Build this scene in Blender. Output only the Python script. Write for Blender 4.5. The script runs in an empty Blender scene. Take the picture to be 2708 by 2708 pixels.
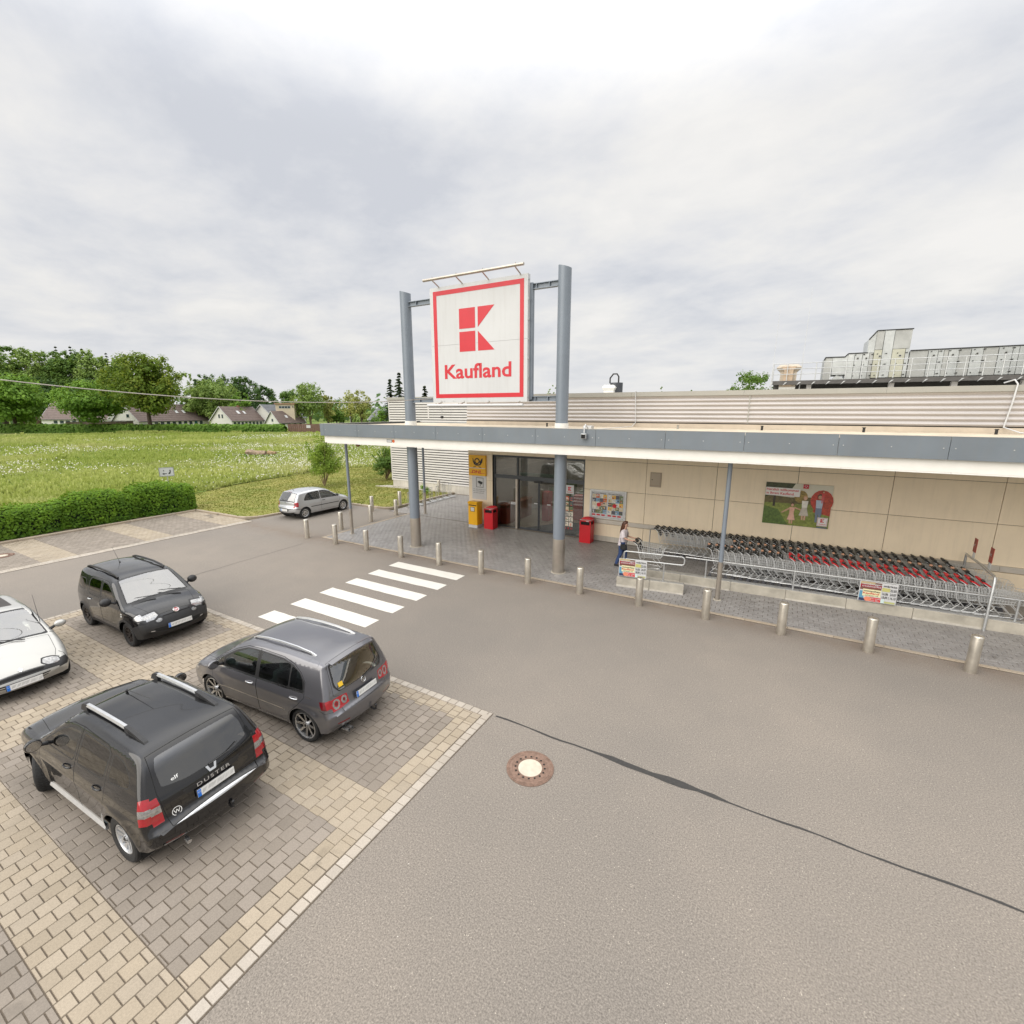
import bpy, bmesh, math, random
from math import sin, cos, pi, radians, sqrt, atan2, hypot
from mathutils import Vector, Matrix
from mathutils.geometry import delaunay_2d_cdt

random.seed(7)
S = bpy.context.scene
COL = S.collection

# ------------------------------------------------------------------ camera
cam_d = bpy.data.cameras.new('camera')
cam = bpy.data.objects.new('camera', cam_d)
COL.objects.link(cam)
S.camera = cam
cam_d.sensor_fit = 'HORIZONTAL'
cam_d.sensor_width = 36.0
cam_d.lens = 16.382
cam_d.clip_start = 0.1
cam_d.clip_end = 4000.0
CAM_H = 5.53
_p, _r, _y = radians(12.2431), radians(0.0455), radians(-29.5998)
_fwd = Vector((sin(_y) * cos(_p), cos(_y) * cos(_p), -sin(_p)))
_rt = Vector((cos(_y), -sin(_y), 0.0))
_up = _rt.cross(_fwd)
_rt2 = cos(_r) * _rt + sin(_r) * _up
_up2 = -sin(_r) * _rt + cos(_r) * _up
cam.matrix_world = Matrix(((_rt2.x, _up2.x, -_fwd.x, 0.0), (_rt2.y, _up2.y, -_fwd.y, 0.0),
                           (_rt2.z, _up2.z, -_fwd.z, CAM_H), (0, 0, 0, 1)))

# ------------------------------------------------------------------ sky (world), sun, exposure
SUN_EL, SUN_AZ = radians(33), radians(200)      # azimuth clockwise from +Y
world = bpy.data.worlds.new('World')
S.world = world
world.use_nodes = True
wn, wl = world.node_tree.nodes, world.node_tree.links
wn.clear()


def wnode(t, **k):
    n = wn.new(t)
    for a, b in k.items():
        setattr(n, a, b)
    return n


w_out = wnode('ShaderNodeOutputWorld')
w_bg = wnode('ShaderNodeBackground')
w_sky = wnode('ShaderNodeTexSky', sky_type='NISHITA', sun_disc=False)
w_sky.sun_elevation = SUN_EL
w_sky.sun_rotation = SUN_AZ
w_sky.air_density = 1.0
w_sky.dust_density = 3.0
w_co = wnode('ShaderNodeTexCoord')
w_sep = wnode('ShaderNodeSeparateXYZ')
wl.new(w_co.outputs['Generated'], w_sep.inputs[0])


def wmath(op, a, b=None, c=None, clamp=False):
    n = wnode('ShaderNodeMath', operation=op)
    n.use_clamp = clamp
    for i, v in enumerate((a, b, c)):
        if v is None:
            continue
        if isinstance(v, (int, float)):
            n.inputs[i].default_value = v
        else:
            wl.new(v, n.inputs[i])
    return n.outputs[0]


w_up = wmath('MAXIMUM', w_sep.outputs[2], 0.0)
w_den = wmath('ADD', w_up, 0.16)
w_px = wmath('DIVIDE', w_sep.outputs[0], w_den)
w_py = wmath('DIVIDE', w_sep.outputs[1], w_den)
w_cv = wnode('ShaderNodeCombineXYZ')
wl.new(w_px, w_cv.inputs[0])
wl.new(w_py, w_cv.inputs[1])


def wnoise(scale, detail, rough, dist, off):
    mp = wnode('ShaderNodeMapping')
    mp.inputs['Location'].default_value = off
    mp.inputs['Rotation'].default_value = (0, 0, 0.6)
    mp.inputs['Scale'].default_value = (0.95, 1.12, 1.0)
    wl.new(w_cv.outputs[0], mp.inputs[0])
    n = wnode('ShaderNodeTexNoise')
    n.inputs['Scale'].default_value = scale
    n.inputs['Detail'].default_value = detail
    n.inputs['Roughness'].default_value = rough
    n.inputs['Distortion'].default_value = dist
    wl.new(mp.outputs[0], n.inputs['Vector'])
    return n.outputs['Fac']


def wramp(fac, stops):
    n = wnode('ShaderNodeValToRGB')
    e = n.color_ramp.elements
    while len(e) < len(stops):
        e.new(0.5)
    for el, (p, c) in zip(e, stops):
        el.position = p
        el.color = (c[0], c[1], c[2], 1)
    wl.new(fac, n.inputs[0])
    return n.outputs[0]


def wmix(fac, a, b, mode='MIX'):
    n = wnode('ShaderNodeMix', data_type='RGBA', blend_type=mode)
    for sock, v in ((n.inputs[0], fac), (n.inputs[6], a), (n.inputs[7], b)):
        if isinstance(v, (int, float)):
            sock.default_value = v
        elif isinstance(v, tuple):
            sock.default_value = (v[0], v[1], v[2], 1)
        else:
            wl.new(v, sock)
    return n.outputs[2]


n1 = wnoise(0.75, 9, 0.55, 0.25, (3.1, 1.7, 0.0))
n2 = wnoise(2.4, 7, 0.6, 0.2, (7.3, 2.2, 4.0))
nmix = wmath('ADD', wmath('MULTIPLY', n1, 0.64), wmath('MULTIPLY', n2, 0.36))
# thick broken cloud deck: blue-grey bellies, near-white tops, a hint of warm white
cloud = wramp(nmix, [(0.38, (6.5, 6.7, 7.2)), (0.44, (7.3, 7.42, 7.75)), (0.50, (8.1, 8.1, 8.2)),
                     (0.56, (8.8, 8.68, 8.5)), (0.63, (9.4, 9.2, 8.9))])
# overcast skies brighten towards the zenith (CIE overcast distribution)
w_t = wmath('MULTIPLY', wmath('SUBTRACT', w_up, 0.42), 2.32, clamp=True)
w_s = wmath('MULTIPLY', wmath('MULTIPLY', w_t, w_t), wmath('SUBTRACT', 3.0, wmath('MULTIPLY', w_t, 2.0)))
lum = wmath('ADD', wmath('ADD', wmath('MULTIPLY', w_up, 0.16), 0.88), wmath('MULTIPLY', w_s, 1.75))
w_hz = wmath('SUBTRACT', 1.0, wmath('MULTIPLY', w_up, 7.0), clamp=True)
cloud = wmix(wmath('MULTIPLY', w_hz, 0.7), cloud, (8.9, 8.95, 9.1))
w_lc = wnode('ShaderNodeVectorMath', operation='SCALE')
wl.new(cloud, w_lc.inputs[0])
wl.new(lum, w_lc.inputs[3])
w_col = wmix(0.94, w_sky.outputs[0], w_lc.outputs[0])
wl.new(w_col, w_bg.inputs[0])
w_bg.inputs[1].default_value = 0.0700
wl.new(w_bg.outputs[0], w_out.inputs[0])

sun_d = bpy.data.lights.new('sun', 'SUN')
sun_d.energy = 1.5
sun_d.angle = radians(64)
sun_d.color = (1.0, 0.94, 0.85)
sun = bpy.data.objects.new('sun', sun_d)
COL.objects.link(sun)
_sd = Vector((sin(SUN_AZ) * cos(SUN_EL), cos(SUN_AZ) * cos(SUN_EL), sin(SUN_EL)))
sun.location = _sd * 60
sun.rotation_euler = _sd.to_track_quat('Z', 'Y').to_euler()

S.view_settings.view_transform = 'Standard'
S.view_settings.look = 'None'
S.view_settings.exposure = 0.64
S.view_settings.gamma = 1.0
S.view_settings.use_curve_mapping = False
S.render.engine = 'CYCLES'
S.cycles.use_denoising = True
S.cycles.max_bounces = 8
S.cycles.transparent_max_bounces = 12

# ------------------------------------------------------------------ materials
MATS = {}


class NT:
    def __init__(s, name):
        s.m = bpy.data.materials.new(name)
        s.m.use_nodes = True
        s.n, s.l = s.m.node_tree.nodes, s.m.node_tree.links
        s.bsdf = s.n['Principled BSDF']
        s.out = s.n['Material Output']

    def node(s, t, **k):
        n = s.n.new(t)
        for a, b in k.items():
            setattr(n, a, b)
        return n

    def put(s, sock, v):
        if isinstance(v, (int, float)):
            sock.default_value = v
        elif isinstance(v, tuple):
            sock.default_value = v if len(v) != 3 or sock.type != 'RGBA' else (v[0], v[1], v[2], 1)
        else:
            s.l.new(v, sock)

    def pos(s, obj=False):
        if obj:
            return s.node('ShaderNodeTexCoord').outputs['Object']
        return s.node('ShaderNodeNewGeometry').outputs['Position']

    def noise(s, scale, detail=4, rough=0.5, vec=None, dist=0.0, stretch=None, obj=False):
        v = vec if vec is not None else s.pos(obj)
        if stretch:
            mp = s.node('ShaderNodeMapping')
            mp.inputs['Scale'].default_value = stretch
            s.l.new(v, mp.inputs[0])
            v = mp.outputs[0]
        n = s.node('ShaderNodeTexNoise')
        n.inputs['Scale'].default_value = scale
        n.inputs['Detail'].default_value = detail
        n.inputs['Roughness'].default_value = rough
        n.inputs['Distortion'].default_value = dist
        s.l.new(v, n.inputs['Vector'])
        return n.outputs['Fac']

    def voro(s, scale, out='Distance', vec=None, feature='F1'):
        n = s.node('ShaderNodeTexVoronoi', feature=feature)
        n.inputs['Scale'].default_value = scale
        s.l.new(vec if vec is not None else s.pos(), n.inputs['Vector'])
        return n.outputs[out]

    def ramp(s, fac, stops, interp='LINEAR'):
        n = s.node('ShaderNodeValToRGB')
        n.color_ramp.interpolation = interp
        e = n.color_ramp.elements
        while len(e) < len(stops):
            e.new(0.5)
        for el, (p, c) in zip(e, stops):
            el.position = p
            if isinstance(c, (int, float)):
                c = (c, c, c)
            el.color = (c[0], c[1], c[2], 1)
        s.put(n.inputs[0], fac)
        return n.outputs[0]

    def mix(s, fac, a, b, mode='MIX'):
        n = s.node('ShaderNodeMix', data_type='RGBA', blend_type=mode)
        s.put(n.inputs[0], fac)
        s.put(n.inputs[6], a)
        s.put(n.inputs[7], b)
        return n.outputs[2]

    def math(s, op, a, b=None, clamp=False):
        n = s.node('ShaderNodeMath', operation=op)
        n.use_clamp = clamp
        s.put(n.inputs[0], a)
        if b is not None:
            s.put(n.inputs[1], b)
        return n.outputs[0]

    def rand(s):
        return s.node('ShaderNodeObjectInfo').outputs['Random']

    def bump(s, h, strength=0.3, dist=0.01):
        b = s.node('ShaderNodeBump')
        b.inputs['Strength'].default_value = strength
        b.inputs['Distance'].default_value = dist
        s.put(b.inputs['Height'], h)
        s.l.new(b.outputs[0], s.bsdf.inputs['Normal'])

    def set(s, **k):
        names = dict(col='Base Color', rough='Roughness', metal='Metallic', coat='Coat Weight', coatr='Coat Roughness',
                     spec='Specular IOR Level', emit='Emission Color', emis='Emission Strength', trans='Transmission Weight', alpha='Alpha',
                     sheen='Sheen Weight', sss='Subsurface Weight')
        for a, v in k.items():
            s.put(s.bsdf.inputs[names[a]], v)
        return s


def simple(name, col, rough=0.5, metal=0.0, var=0.10, vscale=3.0, bump=0.0, bscale=60.0, obj=False, streak=0.0, **k):
    """plain painted / plastic / metal material with a little grain so nothing is perfectly uniform"""
    if name in MATS:
        return MATS[name]
    t = NT(name)
    if var > 0:
        f = t.noise(vscale, 5, 0.6, obj=obj)
        c = t.mix(t.ramp(f, [(0.3, 0.0), (0.7, 1.0)]), tuple(x * (1 - var) for x in col), tuple(min(1, x * (1 + var)) for x in col))
        if streak:
            sk = t.ramp(t.noise(1.0, 5, 0.65, stretch=(7.0, 7.0, 0.55)), [(0.48, 0), (0.72, 1)])
            sp = t.ramp(t.voro(2.2), [(0, 1), (0.03, 1), (0.045, 0)])
            c = t.mix(t.math('MULTIPLY', sk, streak), c, (0.23, 0.19, 0.14))
            c = t.mix(t.math('MULTIPLY', sp, streak), c, (0.15, 0.12, 0.09))
        t.set(col=c)
        fr = t.noise(vscale * 4, 3, 0.6, obj=obj)
        t.set(rough=t.math('ADD', t.math('MULTIPLY', fr, 0.16), max(0.0, rough - 0.08)))
    else:
        t.set(col=col, rough=rough)
    t.set(metal=metal, **k)
    if bump > 0:
        t.bump(t.noise(bscale, 4, 0.6, obj=obj), bump, 0.01)
    MATS[name] = t.m
    return t.m


# ------------------------------------------------------------------ mesh builder
class MB:
    def __init__(s):
        s.v, s.f, s.m = [], [], []

    def add(s, verts, faces, mi=0, tf=None):
        o = len(s.v)
        if tf is not None:
            verts = [tf @ Vector(v) for v in verts]
        s.v.extend([tuple(v) for v in verts])
        s.f.extend([tuple(i + o for i in f) for f in faces])
        s.m.extend([mi] * len(faces))
        return s

    def box(s, x0, y0, z0, x1, y1, z1, mi=0, tf=None):
        x0, x1 = min(x0, x1), max(x0, x1)
        y0, y1 = min(y0, y1), max(y0, y1)
        z0, z1 = min(z0, z1), max(z0, z1)
        return s.add([(x0, y0, z0), (x1, y0, z0), (x1, y1, z0), (x0, y1, z0), (x0, y0, z1), (x1, y0, z1), (x1, y1, z1), (x0, y1, z1)],
                     [(0, 3, 2, 1), (4, 5, 6, 7), (0, 1, 5, 4), (1, 2, 6, 5), (2, 3, 7, 6), (3, 0, 4, 7)], mi, tf)

    def cbox(s, x0, y0, z0, x1, y1, z1, c=0.01, mi=0, tf=None):
        """box with its top edges chamfered by c"""
        v = [(x0, y0, z0), (x1, y0, z0), (x1, y1, z0), (x0, y1, z0),
             (x0, y0, z1 - c), (x1, y0, z1 - c), (x1, y1, z1 - c), (x0, y1, z1 - c),
             (x0 + c, y0 + c, z1), (x1 - c, y0 + c, z1), (x1 - c, y1 - c, z1), (x0 + c, y1 - c, z1)]
        f = [(0, 3, 2, 1), (8, 9, 10, 11)]
        for a in range(4):
            b = (a + 1) % 4
            f += [(a, b, b + 4, a + 4), (a + 4, b + 4, b + 8, a + 8)]
        return s.add(v, f, mi, tf)

    def rbox(s, x0, y0, z0, x1, y1, z1, r=0.02, mi=0, n=3, tf=None):
        """box with rounded vertical edges and chamfered top/bottom"""
        pts = []
        for cx, cy, a0 in ((x1 - r, y1 - r, 0), (x0 + r, y1 - r, 90), (x0 + r, y0 + r, 180), (x1 - r, y0 + r, 270)):
            for k in range(n + 1):
                a = radians(a0 + 90 * k / n)
                pts.append((cx + r * cos(a), cy + r * sin(a), cos(a), sin(a)))
        e = r * 0.4
        rings = [[(p[0] - p[2] * e, p[1] - p[3] * e, z0) for p in pts], [(p[0], p[1], z0 + e) for p in pts],
                 [(p[0], p[1], z1 - e) for p in pts], [(p[0] - p[2] * e, p[1] - p[3] * e, z1) for p in pts]]
        return s.loft(rings, True, True, mi, tf)

    def loft(s, rings, closed=True, caps=True, mi=0, tf=None):
        n = len(rings[0])
        v = [p for r in rings for p in r]
        f = []
        for i in range(len(rings) - 1):
            for j in range(n if closed else n - 1):
                k = (j + 1) % n
                f.append((i * n + j, i * n + k, (i + 1) * n + k, (i + 1) * n + j))
        if caps:
            f.append(tuple(range(n))[::-1])
            f.append(tuple((len(rings) - 1) * n + j for j in range(n)))
        return s.add(v, f, mi, tf)

    def cyl(s, p0, p1, r0, r1=None, n=12, mi=0, caps=True, tf=None):
        r1 = r0 if r1 is None else r1
        p0, p1 = Vector(p0), Vector(p1)
        d = (p1 - p0)
        if d.length < 1e-9:
            return s
        d.normalize()
        a = d.orthogonal().normalized()
        b = d.cross(a)
        r_ = [[tuple(p + (a * cos(2 * pi * k / n) + b * sin(2 * pi * k / n)) * r) for k in range(n)] for p, r in ((p0, r0), (p1, r1))]
        return s.loft(r_, True, caps, mi, tf)

    def tube(s, path, r, n=6, mi=0, caps=True, closed=False, tf=None):
        P = [Vector(p) for p in path]
        m = len(P)
        rs = r if isinstance(r, (list, tuple)) else [r] * m
        rings = []
        a = None
        for i in range(m):
            if closed:
                d = (P[(i + 1) % m] - P[i - 1])
            else:
                d = (P[min(i + 1, m - 1)] - P[max(i - 1, 0)])
            d.normalize()
            if a is None:
                a = d.orthogonal().normalized()
            else:
                a = a - d * a.dot(d)
                if a.length < 1e-6:
                    a = d.orthogonal()
                a.normalize()
            b = d.cross(a)
            rings.append([tuple(P[i] + (a * cos(2 * pi * k / n) + b * sin(2 * pi * k / n)) * rs[i]) for k in range(n)])
        if closed:
            rings.append(rings[0])
        return s.loft(rings, True, caps and not closed, mi, tf)

    def lathe(s, prof, n=24, axis='z', mi=0, tf=None, closed_prof=False, a0=0.0, a1=2 * pi):
        """prof: list of (r, h)"""
        full = abs(a1 - a0 - 2 * pi) < 1e-6
        k_n = n if full else n + 1
        rings = []
        for k in range(k_n):
            a = a0 + (a1 - a0) * k / n
            ring = []
            for r, h in prof:
                c, d = r * cos(a), r * sin(a)
                ring.append({'z': (c, d, h), 'y': (c, h, d), 'x': (h, c, d)}[axis])
            rings.append(ring)
        if full:
            rings.append(rings[0])
        return s.loft(rings, closed_prof, False, mi, tf)

    def sphere(s, c, r, n=10, m=6, mi=0, tf=None):
        c = Vector(c)
        r = r if isinstance(r, (tuple, list)) else (r, r, r)
        v = [(c.x, c.y, c.z - r[2])]
        for i in range(1, m):
            t = -pi / 2 + pi * i / m
            for j in range(n):
                a = 2 * pi * j / n
                v.append((c.x + r[0] * cos(t) * cos(a), c.y + r[1] * cos(t) * sin(a), c.z + r[2] * sin(t)))
        v.append((c.x, c.y, c.z + r[2]))
        f = []
        for j in range(n):
            f.append((0, 1 + (j + 1) % n, 1 + j))
        for i in range(m - 2):
            for j in range(n):
                a, b = 1 + i * n + j, 1 + i * n + (j + 1) % n
                f.append((a, b, b + n, a + n))
        L = len(v) - 1
        for j in range(n):
            f.append((L, L - n + j, L - n + (j + 1) % n))
        return s.add(v, f, mi, tf)

    def prism(s, poly, z0, z1, plane='xy', mi=0, tf=None):
        """poly: 2-D outline (counter-clockwise); plane xy -> extruded in z, xz -> in y, yz -> in x"""
        def P(a, b, h):
            return {'xy': (a, b, h), 'xz': (a, h, b), 'yz': (h, a, b)}[plane]
        n = len(poly)
        v = [P(a, b, z0) for a, b in poly] + [P(a, b, z1) for a, b in poly]
        f = [tuple(range(n))[::-1], tuple(range(n, 2 * n))]
        for i in range(n):
            j = (i + 1) % n
            f.append((i, j, j + n, i + n))
        return s.add(v, f, mi, tf)

    def quad(s, a, b, c, d, mi=0, tf=None):
        return s.add([a, b, c, d], [(0, 1, 2, 3)], mi, tf)

    def mesh(s, name, mats, smooth=False, angle=None, merge=False, recalc=True):
        me = bpy.data.meshes.new(name)
        me.from_pydata(s.v, [], s.f)
        mats = mats if isinstance(mats, (list, tuple)) else [mats]
        for m in mats:
            me.materials.append(m)
        if len(mats) > 1:
            me.polygons.foreach_set('material_index', s.m)
        if merge or recalc:
            b = bmesh.new()
            b.from_mesh(me)
            if merge:
                bmesh.ops.remove_doubles(b, verts=b.verts, dist=1e-5)
            if recalc:
                bmesh.ops.recalc_face_normals(b, faces=b.faces)
            b.to_mesh(me)
            b.free()
        if smooth:
            me.polygons.foreach_set('use_smooth', [True] * len(me.polygons))
            me.set_sharp_from_angle(angle=radians(angle or 40))
        me.update()
        return me

    def build(s, name, mats, parent=None, smooth=False, angle=None, loc=None, **k):
        return obj(name, s.mesh(name, mats, smooth, angle, **k), parent, loc)


def obj(name, me, parent=None, loc=None, rot=None, **props):
    o = bpy.data.objects.new(name, me)
    COL.objects.link(o)
    if parent is not None:
        o.parent = parent
    if loc is not None:
        o.location = loc
    if rot is not None:
        o.rotation_euler = rot
    for k, v in props.items():
        o[k] = v
    return o


def tag(o, label, cat, group=None):
    o['label'] = label
    o['category'] = cat
    if group:
        o['group'] = group
    return o


def thing(name, label, cat, loc=(0, 0, 0), rz=0.0, group=None):
    o = bpy.data.objects.new(name, None)
    o.empty_display_size = 0.2
    COL.objects.link(o)
    o.location = loc
    o.rotation_euler = (0, 0, rz)
    return tag(o, label, cat, group)


def structure(o):
    o['kind'] = 'structure'
    return o


def stuff(o):
    o['kind'] = 'stuff'
    return o


def kids(o):
    return KID.get(o.name, [])


KID = {}


def copy_tree(root, loc=None, rz=None, label=None, parent=None):
    """copy of a thing with copies of its parts and sub-parts (mesh data shared)"""
    c = root.copy()
    COL.objects.link(c)
    if parent is not None:
        c.parent = parent
    for ch in root.children:
        copy_tree(ch, parent=c)
    if loc is not None:
        c.location = loc
    if rz is not None:
        c.rotation_euler = (0, 0, rz)
    if label is not None:
        c['label'] = label
    return c


def text_geo(body, size=1.0, bold=0.0, align='LEFT', shear=0.0, spacing=1.0):
    """flat lettering as (verts2d, faces)"""
    cu = bpy.data.curves.new('lettering', 'FONT')
    cu.body = body
    cu.size = size
    cu.offset = bold
    cu.align_x = align
    cu.shear = shear
    cu.space_character = spacing
    cu.resolution_u = 3
    o = bpy.data.objects.new('lettering', cu)
    COL.objects.link(o)
    bpy.context.view_layer.update()
    dg = bpy.context.evaluated_depsgraph_get()
    me = bpy.data.meshes.new_from_object(o.evaluated_get(dg))
    v = [(p.co.x, p.co.y) for p in me.vertices]
    f = [tuple(p.vertices) for p in me.polygons]
    bpy.data.objects.remove(o)
    bpy.data.curves.remove(cu)
    bpy.data.meshes.remove(me)
    return v, f


def put_text(mb, body, x, z, h, width=None, bold=0.0, y=0.0, mi=0, shear=0.0, spacing=1.0, tf=None, align='LEFT'):
    """lettering in the local xz plane facing -y, capital height h, optionally squeezed to a width"""
    v, f = text_geo(body, 1.0, bold, 'LEFT', shear, spacing)
    if not v:
        return mb
    xs = [p[0] for p in v]
    x0, x1 = min(xs), max(xs)
    sz = h / 0.70
    sx = sz if width is None else width / max(1e-6, x1 - x0)
    w = (x1 - x0) * sx
    ox = x if align == 'LEFT' else (x - w / 2)
    vv = [(ox + (p[0] - x0) * sx, y, z + p[1] * sz) for p in v]
    return mb.add(vv, f, mi, tf)


def in_poly(x, y, P):
    c = False
    n = len(P)
    j = n - 1
    for i in range(n):
        xi, yi = P[i]
        xj, yj = P[j]
        if (yi > y) != (yj > y) and x < (xj - xi) * (y - yi) / (yj - yi) + xi:
            c = not c
        j = i
    return c


def offset_poly(P, d):
    """outline grown by d (shrunk for negative d)"""
    n = len(P)
    A = sum(P[i][0] * P[(i + 1) % n][1] - P[(i + 1) % n][0] * P[i][1] for i in range(n))
    sg = 1 if A > 0 else -1
    R = []
    for i in range(n):
        a, b, c = P[i - 1], P[i], P[(i + 1) % n]
        e1 = Vector((b[0] - a[0], b[1] - a[1])).normalized()
        e2 = Vector((c[0] - b[0], c[1] - b[1])).normalized()
        n1 = Vector((e1.y, -e1.x)) * sg
        n2 = Vector((e2.y, -e2.x)) * sg
        m = n1 + n2
        k = 1 + n1.dot(n2)
        m = m / max(k, 0.35)
        R.append((b[0] + m.x * d, b[1] + m.y * d))
    return R


def round_poly(P, r, n=3):
    """outline with rounded corners"""
    R = []
    m = len(P)
    for i in range(m):
        a, b, c = Vector(P[i - 1]), Vector(P[i]), Vector(P[(i + 1) % m])
        d1, d2 = (a - b), (c - b)
        t = min(r, d1.length * 0.45, d2.length * 0.45)
        p, q = b + d1.normalized() * t, b + d2.normalized() * t
        for k in range(n + 1):
            s_ = k / n
            w = (1 - s_) ** 2 * p + 2 * s_ * (1 - s_) * b + s_ * s_ * q
            R.append((w.x, w.y))
    return R


def lerp_tab(T, x):
    if x <= T[0][0]:
        return T[0][1]
    for (a, va), (b, vb) in zip(T, T[1:]):
        if x <= b:
            t = (x - a) / (b - a)
            return va + (vb - va) * t
    return T[-1][1]


def smooth_tab(T, x):
    """monotone-ish cubic through table"""
    if x <= T[0][0]:
        return T[0][1]
    if x >= T[-1][0]:
        return T[-1][1]
    n = len(T)
    for i in range(n - 1):
        if x <= T[i + 1][0]:
            break
    x0, y0 = T[i]
    x1, y1 = T[i + 1]
    h = x1 - x0
    def slope(k):
        if k <= 0:
            return (T[1][1] - T[0][1]) / (T[1][0] - T[0][0])
        if k >= n - 1:
            return (T[-1][1] - T[-2][1]) / (T[-1][0] - T[-2][0])
        a = (T[k][1] - T[k - 1][1]) / (T[k][0] - T[k - 1][0])
        b = (T[k + 1][1] - T[k][1]) / (T[k + 1][0] - T[k][0])
        return 0.0 if a * b < 0 else 2 * a * b / (a + b + 1e-12) if abs(a + b) > 1e-12 else 0.0
    m0, m1 = slope(i), slope(i + 1)
    t = (x - x0) / h
    return ((2 * t ** 3 - 3 * t ** 2 + 1) * y0 + (t ** 3 - 2 * t ** 2 + t) * h * m0 + (-2 * t ** 3 + 3 * t ** 2) * y1 + (t ** 3 - t ** 2) * h * m1)


m_tyre = simple('tyre_rubber', (0.018, 0.018, 0.018), 0.75, var=0.25, vscale=20, bump=0.25, bscale=90, obj=True)
m_blackpl = simple('black_plastic', (0.022, 0.022, 0.023), 0.5, var=0.2, vscale=12, obj=True)
m_dark = simple('dark_underside', (0.01, 0.01, 0.01), 0.9, var=0.2)
m_alloy = simple('alloy_silver', (0.62, 0.62, 0.62), 0.28, 0.9, var=0.05, obj=True)
m_chrome = simple('chrome', (0.8, 0.8, 0.8), 0.1, 1.0, var=0.02, obj=True)
m_satin = simple('satin_silver', (0.62, 0.63, 0.64), 0.32, 0.7, var=0.04, obj=True)
m_rimblk = simple('black_rim', (0.012, 0.012, 0.012), 0.25, 0.2, var=0.1, obj=True)
m_rimbrn = simple('dark_brown_rim', (0.03, 0.024, 0.022), 0.4, 0.3, var=0.2, obj=True)
m_seat = simple('seat_cloth', (0.05, 0.05, 0.055), 0.9, var=0.2, vscale=30, obj=True)
m_plate = simple('plate_white', (0.72, 0.72, 0.70), 0.35, var=0.05, obj=True)
m_blue = simple('plate_blue', (0.01, 0.16, 0.62), 0.4, var=0.04, obj=True)
m_smear = simple('plate_smear', (0.56, 0.56, 0.545), 0.5, var=0.2, vscale=9, obj=True)
m_seam = simple('door_gap', (0.006, 0.006, 0.006), 0.9, var=0.0)
m_lensr = simple('red_lens', (0.33, 0.005, 0.012), 0.12, var=0.12, vscale=25, obj=True, coat=1.0, coatr=0.03)
m_lensd = simple('dark_red_lens', (0.14, 0.005, 0.01), 0.15, var=0.12, vscale=25, obj=True, coat=1.0, coatr=0.03)
m_lensw = simple('clear_lens', (0.34, 0.34, 0.34), 0.1, 0.6, var=0.45, vscale=28, obj=True, coat=1.0, coatr=0.03)
m_amber = simple('amber_lens', (0.6, 0.16, 0.01), 0.15, var=0.05, obj=True, coat=1.0)
m_white = simple('white_paint_mark', (0.8, 0.8, 0.78), 0.4, var=0.03, obj=True)


def glass_mat(name, tint, refl=0.12):
    """thin automotive glass: tinted straight-through light plus a mirror-like surface reflection"""
    t = NT(name)
    tr = t.node('ShaderNodeBsdfTransparent')
    tr.inputs[0].default_value = (*tint, 1)
    gl = t.node('ShaderNodeBsdfGlossy')
    gl.inputs['Roughness'].default_value = 0.01
    lw = t.node('ShaderNodeFresnel')
    lw.inputs[0].default_value = 1.52
    f = t.math('ADD', t.math('MULTIPLY', lw.outputs[0], 1.4), refl, clamp=True)
    mx = t.node('ShaderNodeMixShader')
    t.l.new(f, mx.inputs[0])
    t.l.new(tr.outputs[0], mx.inputs[1])
    t.l.new(gl.outputs[0], mx.inputs[2])
    t.l.new(mx.outputs[0], t.out.inputs[0])
    return t.m


# ================================================================== GROUND AND PAVING
def part(mb, name, mat, root, **k):
    """child mesh given in world coordinates under an unrotated root"""
    o = mb.build(name, mat, root, **k)
    if root is not None:
        o.location = -root.location
    return o


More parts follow.
